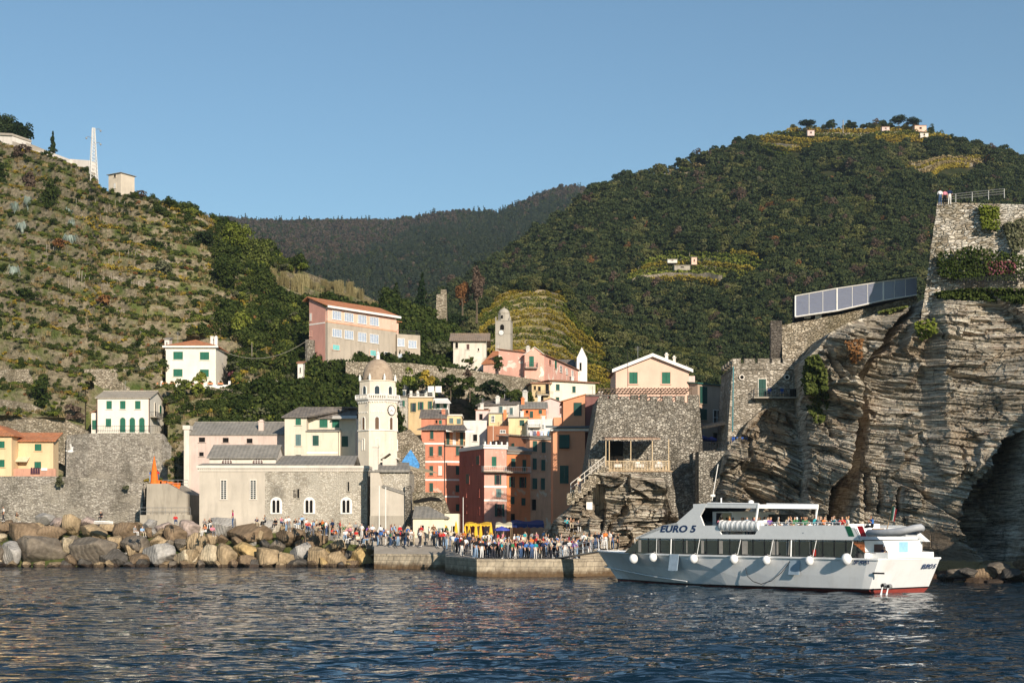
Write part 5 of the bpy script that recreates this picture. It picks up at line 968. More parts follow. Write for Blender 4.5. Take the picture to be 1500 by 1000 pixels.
for i, x in enumerate((906,938,966)):
    a = ve.loc(x,680,'F')[0]; t_ = empty('terrace_table', ve.A+Vector((a,1.0,.06)), 0, label=('left','middle','right')[i]+' table with white cloth on the bastion veranda', cat='table', group='veranda tables'); mb = MB(); mb.box(-.42,.42,-.4,.4,.7,.76); mb.box(-.43,.43,-.43,-.41,.4,.76); mb.build('tablecloth', TBL, t_); mb = MB()
    for s_ in (-1,1): mb.tube([(-.35*s_,-.3,0),(.35*s_,-.3,.7)], .025, 4); mb.tube([(-.35*s_,.3,0),(.35*s_,.3,.7)], .025, 4)
    mb.build('leg_frame', CH, t_)
def chair(loc, rz, label, group, m_seat=CH):
    t_ = empty('chair', loc, rz, label=label, cat='chair', group=group); mb = MB(); mb.box(-.2,.2,-.2,.2,.42,.46); mb.build('seat', m_seat, t_); mb = MB(); mb.box(-.2,.2,.17,.2,.55,.9); mb.build('backrest', m_seat, t_)
    for sx in (-.18,.18):
        for sy in (-.18,.18): mb = MB(); mb.box(sx-.02,sx+.02,sy-.02,sy+.02,0,.42 if sy < 0 else .9); mb.build('leg', CH, t_)
for i, x in enumerate((898,914,929,948,958,975)):
    a = ve.loc(x,680,'F')[0]; chair(ve.A+Vector((a,1.0,.06)), math.pi/2*(1 if i%2==0 else -1), 'pale wooden chair on the veranda, '+('first','second','third','fourth','fifth','sixth')[i]+' from the left', 'veranda chairs')
BLUE = M_plain('blue_canvas', (.03,.10,.38), .8)
for i, x in enumerate((1127,1145)):
    a, z = b.loc(x,577,'F',.6); chair(b.A+Vector((a,-.6,z-.3)), math.pi, ('left','right')[i]+' blue canvas chair on the castle tower balcony', 'blue balcony chairs', BLUE)
mb = MB(); a0, z = b.loc(1157.5,570,'F',1.0); a1, z2 = b.loc(1168,582,'F',1.0); mb.box(a0,a1,-1.0,-.9,z2,z); o = mb.build('black_panel', HOLE, None, label='dark square panel at the right end of the castle balcony', cat='panel'); o.location = b.A
# glass veranda wall high up and upper bastion
uw = Bld('terrace_wall', 'rough stone wall carrying the glazed restaurant terrace high on the cliff', 'wall', 1150, 151.6, 1345, 149.8, 525)
A_, B_2, C_, D_2 = uw.ray(1150,474,1,0), uw.ray(1290,446,1,0), uw.ray(1345,432,1,0), uw.ray(1345,540,1,0); nx_ = 60; xs_ = np.linspace(uw.ray(1146,500,1,0).x, C_.x, nx_); zt_ = np.interp(xs_, [A_.x,B_2.x,C_.x], [A_.z,B_2.z,C_.z])
U, Wq = np.meshgrid(xs_, np.linspace(0,1,30)); Z = -.6+(zt_[None]+.6)*Wq; Yv = .8*Wq+fbm(U,Z,14,4)*.4; V = np.concatenate([np.stack([U,Yv,Z],-1), np.stack([U[-1],np.full(nx_,5.),Z[-1]],-1)[None], np.stack([U[-1],np.full(nx_,5.),Z[-1]*0-.6],-1)[None]], 0); obj_np('stonework', V.reshape(-1,3), grid_faces(nx_, 32), ST_P, uw.root)
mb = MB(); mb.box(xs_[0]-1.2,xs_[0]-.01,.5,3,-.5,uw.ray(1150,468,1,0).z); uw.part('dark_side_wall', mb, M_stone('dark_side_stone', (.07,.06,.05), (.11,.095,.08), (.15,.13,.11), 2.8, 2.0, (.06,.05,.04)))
gv = Bld('glazed_terrace', 'long sloping glazed restaurant terrace with white frames and green roof edge on the cliff', 'restaurant terrace', 1163, 151.4, 1343, 149.8, 466)
tp = [gv.ray(x,y,1,0) for x, y in ((1165,433),(1226,422),(1294,412),(1343,406))]; bp = [gv.ray(x,y,1,0) for x, y in ((1165,464),(1226,455),(1294,440),(1343,432))]
t = NT('pvc_sheet'); p_ = t.pr((.17,.18,.24), .18, t.bump(t.noise(t.coord(1,1,6), .8, 4), .5, .1), spec=.8); p_.inputs['Alpha'].default_value = .8; PVC = t.m
for i in range(3):
    mb = MB(); q = [bp[i],bp[i+1],tp[i+1],tp[i]]; mb.ext([(v.x,.02,v.z) for v in q], (0,.03,0)); gl = gv.part('glass_panel', mb, PVC)
    mb = MB(); mb.tube([bp[i],tp[i]], .09, 5); gv.part('post', mb, WHITE)
mb = MB(); mb.tube([tuple(v) for v in tp], .08, 5); mb.tube([tuple(v) for v in bp], .08, 5)
for i in range(3):
    for k in (.33,.66): a, c_ = bp[i].lerp(bp[i+1],k), tp[i].lerp(tp[i+1],k); mb.tube([a,c_], .03, 4)
gv.part('frame', mb, WHITE)
mb = MB(); mb.add([Vector((v.x,-.35,v.z+.12)) for v in tp]+[Vector((v.x,4.5,v.z+.5)) for v in tp], [(i,i+1,i+5,i+4) for i in range(3)]); gv.part('roof', mb, M_plain('green_roof_sheet', (.03,.09,.06), .7))
mb = MB(); mb.add([Vector((v.x,4.4,v.z+.4)) for v in tp]+[Vector((v.x,4.4,v.z)) for v in bp], [(i,i+1,i+5,i+4) for i in range(3)]); mb.add([Vector((v.x,-.1,v.z-.02)) for v in bp]+[Vector((v.x,4.5,v.z-.02)) for v in bp], [(i,i+1,i+5,i+4) for i in range(3)]); gv.part('interior_wall', mb, M_plain('dark_interior_wall', (.07,.065,.07), .8))
mb = MB()
for i in range(46):
    k = i/45*2.999; j = int(k); a = bp[j].lerp(bp[j+1],k-j); mb.tube([(a.x,.3,a.z),(a.x,.3,a.z+1.05)], .02, 3)
gv.part('inner_railing', mb, STEEL)
for i, (x0_, x1_) in enumerate(((1177,1189),(1193,1205))):
    a, c_ = gv.ray(x0_,459,1,.8), gv.ray(x1_,446,1,.8); mb = MB(); mb.box(a.x,c_.x,.8,1.4,a.z+.1,c_.z-.05); mb.box(a.x+.1,c_.x-.1,.95,1.25,a.z-.5,a.z+.1); o = mb.build('laid_table', TBL, None, label=('left','right')[i]+' white clothed table behind the terrace glazing', cat='table', group='glazed terrace tables'); o.matrix_world = Matrix.Translation(gv.A) @ Matrix.Rotation(gv.yaw, 4, 'Z')
ub = Bld('upper_bastion', 'huge pale rubble stone bastion wall at the top right corner overgrown with shrubs', 'bastion', 1350, 140, 1760, 128.5, 430)
p = lambda x, y, v: ub.ray(x, y, 1, v); tl, tr, bl, br = p(1373,296,3), p(1800,308,3), p(1348,432,0), p(1800,432,0); nx_, nz_ = 190, 70; U, Wq = np.meshgrid(np.linspace(0,1,nx_), np.linspace(0,1,nz_)); X = (bl.x+(br.x-bl.x)*U)*(1-Wq)+(tl.x+(tr.x-tl.x)*U)*Wq; Z = (bl.z-3)*(1-Wq)+(tl.z+(tr.z-tl.z)*U)*Wq; Yv = 3*Wq+fbm(X*.9,Z*1.2,44,5)*.35
V = np.concatenate([np.stack([X,Yv,Z],-1), np.stack([X[-1],np.full(nx_,18.),Z[-1]],-1)[None]], 0); V2 = V.reshape(-1,3); n0 = len(V2); LB = V[:, 0].copy(); LB[:,1] = 18; V2 = np.concatenate([V2, LB]); ex = [[n0+j, j*nx_, (j+1)*nx_, n0+j+1] for j in range(nz_)]
ub_m = M_stone('white_patched_stone', (.24,.19,.13), (.44,.39,.31), (.62,.56,.47), 1.7, 2.3, (.20,.16,.11), patch=(.60,.56,.49), bump=1.2, dirt=(.12,.10,.05))
obj_np('stonework', V2, np.concatenate([grid_faces(nx_, nz_+1), np.array(ex)]), ub_m, ub.root)
mb = MB(); ts = [p(x,295,3.4) for x in (1378,1400,1424,1448,1471)]; hz = ts[0].z
for v in ts: mb.tube([(v.x,3.4,tl.z-.2),(v.x,3.4,p(1400,284,3.4).z)], .035, 4)
for y in (284,287.5,291): z = p(1400,y,3.4).z; mb.tube([(ts[0].x,3.4,z),(ts[-1].x,3.4,z)], .03, 4)
o = mb.build('steel_railing', STEEL, None, label='thin steel railing on top of the upper right bastion', cat='railing'); o.matrix_world = Matrix.Translation(ub.A) @ Matrix.Rotation(ub.yaw, 4, 'Z')
mb = MB()
for i in range(60): v = p(1402+i*2.2,420,-1.2); mb.tube([(v.x,-1.2,p(1402,422,-1.2).z),(v.x,-1.2,p(1402,408,-1.2).z)], .025, 3)
z = p(1402,409,-1.2).z; mb.tube([(p(1400,408,-1.2).x,-1.2,z),(p(1534,408,-1.2).x,-1.2,z)], .03, 3); o = mb.build('picket_fence', IRON, None, label='dark metal picket fence along the cliff top path below the upper bastion', cat='fence'); o.matrix_world = Matrix.Translation(ub.A) @ Matrix.Rotation(ub.yaw, 4, 'Z')
# long retaining walls and sea wall
def longwall(name, label, pts, depth, mat, ybot, th=1.0, cap=False, bumpy=.12):
    n = 60; pxs = np.linspace(pts[0][0], pts[-1][0], n); yt = np.interp(pxs, [p[0] for p in pts], [p[1] for p in pts]); Yd = np.interp(pxs, [p[0] for p in pts], [p[2] for p in pts])
    X = (pxs-750)/F*Yd; zt_ = H+(HY-yt)/F*Yd; zb = H+(HY-(yt+ybot))/F*Yd-1.5; W_ = np.linspace(0,1,14)[:,None]; Z = zb[None]*(1-W_)+zt_[None]*W_; Yv = Yd[None]+W_*.5+fbm(X[None]*1.0+0*Z, Z*1.5, 7, 3)*bumpy
    V = np.concatenate([np.stack([X[None]+0*Z, Yv, Z],-1), np.stack([X, Yd+.5+th, zt_],-1)[None], np.stack([X, Yd+.5+th, zb],-1)[None]], 0); ob = Vector((float(X[0]), float(Yd[0]), float(zb[0]))); o = obj_np(name, V.reshape(-1,3)-np.array(ob), grid_faces(n, 16), mat, label=label, cat='wall'); o.location = ob; return o
longwall('sea_wall', 'long weathered stone sea wall below the yellow house behind the boulders', [(-420,697,186),(80,697,186),(150,700,186),(208,708,186)], 0, ST_W, 72)
longwall('garden_wall', 'tall stone retaining wall under the white house with arched doors', [(96,637,209),(130,634,208),(236,634,208),(250,655,207)], 0, ST_W, 66)
longwall('hill_retaining_wall', 'long stone retaining wall running below the school and the convent', [(506,529,232),(600,531,235),(700,543,236),(742,549,235.5),(792,556,235)], 0, ST_P, 30)
longwall('balustrade_wall', 'stone retaining wall below the white balustrade of the villa', [(300,568,226),(405,569,222)], 0, ST_P, 30)
longwall('path_wall', 'old stone wall beside the path with walkers, left hillside', [(x,540,LEFT.at(x,564).y-1.5) for x in (-55,20,100,190)], 0, ST_P, 26)
longwall('lower_terrace_wall', 'crumbling stone wall below the dark bushes at the left edge', [(x,y,LEFT.at(x,y+40).y-2) for x,y in ((-55,575),(40,590),(90,612),(128,632))], 0, ST_P, 52)
longwall('rubble_wall', 'rubble masonry wall joining the bastion to the rock under the blue parasols', [(1016,662,152.6),(1068,656,151)], 0, ST_R, 118)
longwall('rubble_wall', 'crumbling rubble wall in the gap between the clock tower and the red house', [(578,636,201),(600,628,201),(622,650,202)], 0, ST_P, 90)
# balustrade in front of villa with flower planters
bl_ = empty('balustrade', P(205,567,229), 0, label='low white balustrade wall with posts in front of the white villa', cat='balustrade'); bY = 229; A0 = P(205,567,bY); mb = MB(); x0 = P(209,563,bY).x-A0.x; x1 = P(407,563,bY).x-A0.x
mb.box(x0,x1,-.15,.15,-.5,P(0,563.5,bY).z-A0.z); mb.build('base_wall', WHITE, bl_)
for i in range(15): x = x0+(x1-x0)*i/14; mb = MB(); mb.box(x-.17,x+.17,-.17,.17,P(0,563.5,bY).z-A0.z,P(0,558,bY).z-A0.z); mb.build('post', WHITE, bl_)
# ---------------------------------------------------------------- quay and ground
def gz(X, Y):
    px = 750+X/Y*F; base = 1.62+np.clip(Y-132.5, 0, 24)*.036+np.clip(Y-156.5, 0, 200)*.010; t = np.clip((550-px)/150, 0, 1); t = t*t*(3-2*t)
    return base*(1-t)+(4.15+np.clip(Y-170, 0, 50)*.05)*t
fr = [(548,153.5),(600,152),(652,150),(652.6,139.5),(698,128.8),(835,128.2),(870,129.5),(920,134)]
def fx(p): return Vector(((p[0]-750)/F*p[1], p[1], 0))
V = []; nq = 200; cols_ = []
pts = [fx(p) for p in fr]; L_ = [0]
for a, c_ in zip(pts, pts[1:]): L_.append(L_[-1]+(c_-a).length)
for i in range(nq+1):
    l = L_[-1]*i/nq; j = max(k for k in range(len(L_)-1) if L_[k] <= l+1e-9); cols_.append(pts[j].lerp(pts[j+1], (l-L_[j])/(L_[j+1]-L_[j])))
back = 240
rows = [(.0,-1.2,0),(.0,0.25,0),(.06,.75,0),(.03,1.3,0),(0,1.58,0)]
G = []
for o_, z, _ in rows: G.append([(c.x, c.y-o_+.04*math.sin(c.x*9+z*7), z) for c in cols_])
G.append([(c.x, c.y, 1.62) for c in cols_])
for k in range(1, 13):
    t_ = (k/12)**1.5; row = []
    for c in cols_: Y = c.y+(back-c.y)*t_; X = c.x*(1-t_)+(c.x/c.y*back)*t_; row.append((X, Y, float(gz(X, Y))))
    G.append(row)
t = NT('quay_stone'); co_ = t.coord(); geo = t.n('ShaderNodeNewGeometry'); sx_ = t.n('ShaderNodeSeparateXYZ'); t.l(geo.outputs['Position'], sx_.inputs[0])
br = t.n('ShaderNodeTexBrick'); cb = t.n('ShaderNodeCombineXYZ'); t.l(sx_.outputs[0], cb.inputs[0]); t.l(sx_.outputs[2], cb.inputs[1]); t.l(cb.outputs[0], br.inputs[0]); br.inputs['Scale'].default_value = 1; br.inputs['Brick Width'].default_value = 1.5; br.inputs['Row Height'].default_value = .46; br.inputs['Mortar Size'].default_value = .02
br.inputs[1].default_value = (.30,.25,.18,1); br.inputs[2].default_value = (.39,.33,.24,1); br.inputs[3].default_value = (.16,.13,.10,1)
n1 = t.noise(co_, .9, 6, .7); c = t.mix(.6, br.outputs[0], t.ramp(n1, [(.3,(.2,.2,.2)),(.7,(.85,.85,.85))]), 'OVERLAY')
wet = t.ramp(t.math('ADD', t.math('MULTIPLY', sx_.outputs[2], .75), t.math('MULTIPLY', n1, .8)), [(.7,(1,1,1)),(1.25,(0,0,0))] if False else [(.6,(1,1,1)),(.98,(0,0,0))]); c = t.mix(wet, c, t.mix(n1, (.07,.045,.03), (.16,.10,.045)))
t.pr(c, .85, t.bump(t.math('ADD', n1, t.math('MULTIPLY', br.outputs['Fac'], -.4)), .7, .08)); QM = t.m
t = NT('paving'); n1 = t.noise(t.coord(), .6, 6, .65); t.pr(t.ramp(n1, [(.3,(.24,.21,.175)),(.7,(.35,.31,.26))]), .9, t.bump(n1, .3, .03)); PAV = t.m
Fq = grid_faces(nq+1, len(G)); mi = np.where(np.arange(len(Fq)) >= 5*nq, 1, 0)
obj_np('quay', np.array(G).reshape(-1,3), Fq, [QM, PAV], mi=mi, kind='structure', label='stone quay with paved square behind it')
g_ = []
for Y in np.concatenate([np.linspace(159, 174, 14), np.linspace(178, 250, 16)]): g_.append([(X*Y/160, Y, float(gz(X*Y/160, Y))*min(1,max(0,(Y-160)/12))-.4) for X in np.linspace(-112, -15, 60)])
obj_np('ground', np.array(g_).reshape(-1,3), grid_faces(60, 30), G_left, kind='structure', label='stony ground in front of the church and sea wall')
mb = MB()
for k, (x0, x1, Y, h_) in enumerate(((600,672,158,.35),(596,668,160,.7),(545,600,157,.4),(536,600,160,.8))):
    a, c_ = (x0-750)/F*Y, (x1-750)/F*Y; z0 = float(gz(np.array(a), np.array(Y))); mb.box(a, c_, Y, Y+3.4, z0-.5, z0+h_)
mb.build('stone_steps', PAV, None, label='broad pale stone steps on the quay where people sit', cat='steps')
# ---------------------------------------------------------------- cliff
cx_ = np.concatenate([np.linspace(788, 1620, 600), np.linspace(1626, 2000, 70)]); ct = np.linspace(0, 1, 400)
tops = np.array([(788,792),(800,780),(812,762),(835,742),(850,715),(862,694),(900,690),(972,700),(982,745),(1000,765),(1036,772),(1046,700),(1058,660),(1066,652),(1085,638),(1096,618),(1112,604),(1125,596),(1168,598),(1175,560),(1180,526),(1200,508),(1215,488),(1240,474),(1290,458),(1325,452),(1345,442),(1370,430),(1400,426),(1450,423),(1520,420),(1620,415)], float)
tY = np.array([(788,152),(870,148),(975,149.5),(1040,151),(1066,148.5),(1168,148.5),(1180,144),(1240,143.4),(1290,144.5),(1345,143),(1380,139),(1420,137.6),(1520,133),(1620,130)], float)
bY = np.array([(788,146),(870,140),(1000,144),(1100,141.5),(1220,135),(1270,131.5),(1330,128),(1400,123.5),(1500,119),(1620,114)], float)
PX, T = np.meshgrid(cx_, ct); yt = np.interp(PX, tops[:,0], tops[:,1]); Yt_ = np.interp(PX, tY[:,0], tY[:,1]); Yb_ = np.interp(PX, bY[:,0], bY[:,1])
zt_ = H+(HY-yt)/F*Yt_; Z = -1+(zt_+1)*T; Yc = Yb_+(Yt_-Yb_)*T**.85; X = (PX-750)/F*Yc; PYc = HY-(Z-H)/Yc*F
left = np.clip((1265-PX)/25, 0, 1)
crack = [(1352,428),(1335,455),(1300,492),(1272,530),(1262,560),(1262,620),(1250,660),(1238,700),(1228,760),(1222,850)]
def dpoly(px, py, pl):
    d = np.full(px.shape, 1e9); sd = np.zeros(px.shape)
    for (x0,y0),(x1,y1) in zip(pl, pl[1:]):
        vx, vy = x1-x0, y1-y0; t_ = np.clip(((px-x0)*vx+(py-y0)*vy)/(vx*vx+vy*vy), 0, 1); dd = np.hypot(px-x0-t_*vx, py-y0-t_*vy); cr = np.sign((px-x0)*vy-(py-y0)*vx); m = dd < d; d = np.where(m, dd, d); sd = np.where(m, cr, sd)
    return d, sd
wob = fbm(PX/40, PYc/40, 5, 4)*9; d, sd = dpoly(PX+wob, PYc+wob*.5, crack); wd = np.interp(PYc, [430,500,560,640,700,760,850], [7,8,6,12,20,24,22])
slope_s = np.where(PX > 1262, .21, .36); ang = slope_s*np.clip((PX-1050)/200, .35, 1)
s = Z+np.where(PX > 1262, .30, np.where(PX > 1042, .48, .07))*X+fbm(X/14, Z/12, 8, 3)*1.6+.12*fbm(X/1.6, Z/1.2, 18, 3)
s = s+np.where(PX > 1262, -.012*(X-36)**2, 0)
def cells(h_, w_, seed, amp):
    r_ = np.floor(s/h_+.25*fbm(X/4, Z/4, seed, 2)); off = _h(r_, r_*0, seed)*w_*7; c_ = np.floor((X+off+.4*fbm(X, Z, seed+2, 2))/w_); return (_h(r_, c_, seed+5)-.5)*amp
def facets(n, tilt, seed, sx=1.0):
    g = np.random.default_rng(seed); cx = g.uniform(2, 50, n); cz = g.uniform(-1, 32, n); ax, az = g.normal(size=n)*tilt, g.normal(size=n)*tilt; best = np.full(X.shape, 1e9, np.float32); out = np.zeros(X.shape, np.float32); Xw = (X+.5*fbm(X/2, Z/2, seed, 3)).astype(np.float32); Zw = (s+0).astype(np.float32)-.2*Xw
    for i in range(n): d_ = ((Xw-cx[i])*sx)**2+(Zw-cz[i])**2; m_ = d_ < best; best[m_] = d_[m_]; out[m_] = ((Xw-cx[i])*ax[i]+(Zw-cz[i])*az[i]+(ax[i]*17 % 1-.5)*tilt)[m_]
    return out
fac = facets(85, .42, 5)*(.45+.75*left)+facets(420, .42, 6, .6)*(.4+.7*left)
blk = fac+cells(3.2,4.5,1,2.0)*left+cells(1.1,2.6,2,.9)*(.35+.65*left)+cells(.5,1.8,3,.7)+cells(.24,4,4,.5)+cells(.14,6,14,.26)+cells(5,9,9,1.1)*(1-left)*.6
rough = fbm(X/3, Z/2, 31, 6)*1.0*(.45+.55*left)+fbm(X/12, Z/10, 36, 3)*1.8
D = blk+rough
k1 = np.clip(1-d/wd, 0, 1); k1 = k1*k1*(3-2*k1); D = D+11*k1
D = D-3.2*np.exp(-np.clip(d, 0, 300)/45)*(sd < 0)*(d > 2)-2.0*np.clip((PX-1262)/60, 0, 1)*np.clip((PYc-430)/80, 0, 1)
cave = [(1520,622),(1478,636),(1455,650),(1440,672),(1428,700),(1408,728),(1398,748),(1392,768),(1402,790),(1430,812),(1448,838),(1478,836),(1487,800),(1497,765),(1500,700),(1530,690)]
wp = fbm(PX/14, PYc/14, 50, 3)*7; ins = inpoly(PX+wp, PYc+wp, cave); dc, _ = dpoly(PX+wp, PYc+wp, cave+[cave[0]]); D = D+np.where(ins, np.minimum(dc/8, 1)*10+cells(1.4,1.5,77,2.5)*np.minimum(dc/6,1), 0); pw = np.clip((PX-1493-5*fbm(PYc/18, PYc*0, 3, 3))/8, 0, 1)*np.clip((PYc-600)/20, 0, 1); D = D-15*pw
slab = [(1240,770),(1330,764),(1372,772),(1402,792),(1432,815),(1450,842),(1460,860),(1240,860)]; isl = inpoly(PX, PYc, slab); dsl, _ = dpoly(PX, PYc, slab); fs_ = np.where(isl, np.minimum(dsl/10, 1), 0); D = D*(1-fs_*.85)-fs_*1.6+fs_*fbm(X/2, Z/1, 55, 3)*.3
for (x0,y0,x1,y1,w_,dp) in ((1385,548,1500,574,5,1.8),(1300,700,1400,762,5,1.4),(1266,690,1270,745,5,2.5),(1283,700,1286,750,4,2.2),(1306,715,1308,750,4,2.2),(1402,655,1398,700,3,1.4),(1085,640,1150,590,4,1.2),(1352,460,1380,500,4,1.2),(820,760,870,700,5,.8),(884,790,918,745,6,2.6),(875,700,880,752,9,2.2),(1195,560,1215,640,5,1.4),(1190,480,1235,560,6,1.6),(1060,700,1200,770,4,.9),(1150,600,1175,640,4,1.5)):
    dd, _ = dpoly(PX+wp*.6, PYc+wp*.6, [(x0,y0),(x1,y1)]); D = D+dp*np.clip(1-dd/w_, 0, 1)
edge = np.clip((1-T)*14, .15, 1); ledge = np.clip((Z-1.2)/2, 0, 1)
D = D*edge*np.clip(.3+ledge, 0, 1); Yf = Yc+D
# footing rocks at the waterline: spread forward
Yf = Yf-np.clip(1.6-Z, 0, 2)*(1.5+fbm(X/1.5, Z*0, 60, 3)*2.2)*np.clip((PX-1200)/60, 0, 1)
V = np.stack([X, Yf, Z], -1); e1 = V[-1].copy(); lf = cx_ < 1062; e1[:,1] += np.where(lf, 1.5, 6); e2 = e1.copy(); e2[:,1] += np.where(lf, 6, 30); e2[:,2] = np.where(lf, 0, e2[:,2]+.5)
t = NT('cliff_rock'); st = t.n('ShaderNodeAttribute', attribute_name='strat').outputs['Fac']; geo = t.n('ShaderNodeNewGeometry'); sp = t.n('ShaderNodeSeparateXYZ'); t.l(geo.outputs['Position'], sp.inputs[0])
def sco(sc, sx): 
    cb = t.n('ShaderNodeCombineXYZ'); t.l(t.math('MULTIPLY', st, sc), cb.inputs[0]); t.l(t.math('MULTIPLY', sp.outputs[0], sx), cb.inputs[1]); t.l(t.math('MULTIPLY', sp.outputs[1], sx), cb.inputs[2]); return cb.outputs[0]
n1 = t.noise(sco(2.2,.10), 1.0, 7, .75); n2 = t.noise(sco(9,.5), 1.0, 4, .7); n3 = t.noise(t.coord(), .22, 5, .6); n4 = t.noise(t.coord(), 3.5, 6, .7)
c = t.ramp(n1, [(.33,(.11,.095,.075)),(.42,(.34,.295,.225)),(.54,(.53,.465,.37)),(.68,(.68,.62,.52))])
c = t.mix(.8, c, t.ramp(n2, [(.38,(.12,.12,.12)),(.60,(.74,.74,.74))]), 'OVERLAY'); vj = t.vor(sco(.5,.30), 1.0, 'DISTANCE_TO_EDGE'); jn = t.ramp(vj.outputs['Distance'], [(.0,(1,1,1)),(.02,(0,0,0))]); jn = t.math('MULTIPLY', jn, t.ramp(t.noise(t.coord(), .5, 3), [(.5,(0,0,0)),(.6,(1,1,1))])); c = t.mix(t.math('MULTIPLY', jn, .8), c, (.035,.03,.024))
c = t.mix(t.math('MULTIPLY', t.ramp(n3, [(.5,(0,0,0)),(.66,(1,1,1))]), .5), c, (.30,.20,.11)); 
ns = t.noise(t.coord(1,1,.25), .7, 6, .7, .4); c = t.mix(t.math('MULTIPLY', t.ramp(ns, [(.55,(0,0,0)),(.66,(1,1,1))]), .6), c, (.075,.062,.048))
c = t.mix(.4, c, t.ramp(n4, [(.3,(.25,.25,.25)),(.7,(.8,.8,.8))]), 'OVERLAY')
slb = t.attr('slab'); c = t.mix(t.math('MULTIPLY', slb, .85), c, t.ramp(n4, [(.3,(.15,.11,.075)),(.7,(.25,.19,.13))]))
zz_ = t.math('ADD', sp.outputs[2], t.math('MULTIPLY', n4, .7)); c = t.mix(t.math('MULTIPLY', t.ramp(zz_, [(.2,(1,1,1)),(1.9,(1,1,1)),(2.2,(0,0,0))] if False else [(.0,(1,1,1)),(1.0,(1,1,1))]), 0), c, c)
m1 = t.math('LESS_THAN', zz_, 1.9); c = t.mix(t.math('MULTIPLY', m1, .75), c, (.38,.25,.10)); m2 = t.math('LESS_THAN', zz_, 1.05); c = t.mix(t.math('MULTIPLY', m2, .9), c, (.13,.06,.04))
hg = t.math('ADD', t.math('MULTIPLY', n2, .8), t.math('MULTIPLY', n4, .5)); hg = t.math('SUBTRACT', t.math('ADD', hg, n1), t.math('MULTIPLY', jn, 1.2))
t.pr(c, .93, t.bump(hg, 1.0, .36), spec=.1)
obj_np('cliff', np.concatenate([V, e1[None], e2[None]], 0).reshape(-1,3), grid_faces(670, 402), t.m, attrs={'strat': np.concatenate([s, s[-1:], s[-1:]], 0), 'slab': np.concatenate([fs_, fs_[-1:], fs_[-1:]], 0)}, kind='structure', label='layered grey and tan rock cliff')
def cliff_at(px, py):
    j = int(np.argmin(abs(cx_-px))); i = int(np.argmin(abs(PYc[:, j]-py))); return Vector((X[i, j]*Yf[i, j]/Yf[i, j], Yf[i, j], Z[i, j]))
# ---------------------------------------------------------------- boulders
RK = {}
for k, cl in {'G':(.36,.34,.31),'B':(.21,.15,.095),'D':(.19,.16,.125),'T':(.34,.255,.155),'P':(.38,.30,.26),'K':(.10,.09,.078),'C':(.46,.38,.26),'Y':(.42,.30,.14)}.items():
    t = NT('boulder_rock_'+{'G':'grey','B':'brown','D':'dark','T':'tan','P':'pink','K':'black','C':'cream','Y':'yellow'}[k]); co_ = t.coord(); n1 = t.noise(co_, .9, 6, .65, .3); n2 = t.noise(co_, 5, 6, .75); geo = t.n('ShaderNodeNewGeometry'); sp = t.n('ShaderNodeSeparateXYZ'); t.l(geo.outputs['Position'], sp.inputs[0])
    w_ = t.n('ShaderNodeTexWave'); t.l(t.coord(1,.4,1,rz=.6), w_.inputs[0]); w_.inputs['Scale'].default_value = 1.6; w_.inputs['Distortion'].default_value = 6; w_.inputs['Detail'].default_value = 3
    c = t.ramp(n1, [(.3,dk(cl,.55)),(.5,cl),(.72,dk(cl,1.35))]); c = t.mix(.5, c, t.ramp(n2, [(.3,(.25,.25,.25)),(.7,(.8,.8,.8))]), 'OVERLAY'); c = t.mix(t.math('MULTIPLY', w_.outputs['Fac'], .25), c, dk(cl,.4))
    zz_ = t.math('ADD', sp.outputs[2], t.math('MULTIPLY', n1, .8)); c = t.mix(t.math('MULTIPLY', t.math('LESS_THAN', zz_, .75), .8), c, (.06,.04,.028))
    t.pr(c, .9, t.bump(t.math('ADD', n2, t.math('MULTIPLY', w_.outputs['Fac'], .35)), 1.0, .10), spec=.12); RK[k] = t.m
import bmesh
def rock_mesh(seed):
    bm = bmesh.new(); bmesh.ops.create_icosphere(bm, subdivisions=4, radius=1); V = np.array([v.co[:] for v in bm.verts]); Fc = np.array([[v.index for v in f.verts] for f in bm.faces]); bm.free(); g = np.random.default_rng(seed)
    for _ in range(17):
        n = g.normal(size=3); n /= np.linalg.norm(n); dd = .42+.40*g.random(); k = V@n-dd; V = V-np.clip(k, 0, None)[:,None]*n*.97
    for ax in range(3): a, b_ = (ax+1)%3, (ax+2)%3; V[:,ax] += fbm(V[:,a]*1.6+seed, V[:,b_]*1.6+V[:,ax], seed+ax, 5)*.10
    m = (V.max(0)-V.min(0))/2; V = (V-(V.max(0)+V.min(0))/2)/m; return mesh_np('boulder', V, Fc, RK['T'], smooth=True)
ROCKS = [rock_mesh(s_) for s_ in range(14)]; TN = {'G':'pale grey','B':'brown','D':'dark grey brown','T':'tan','P':'pinkish','K':'blackish','C':'cream','Y':'yellow tan'}
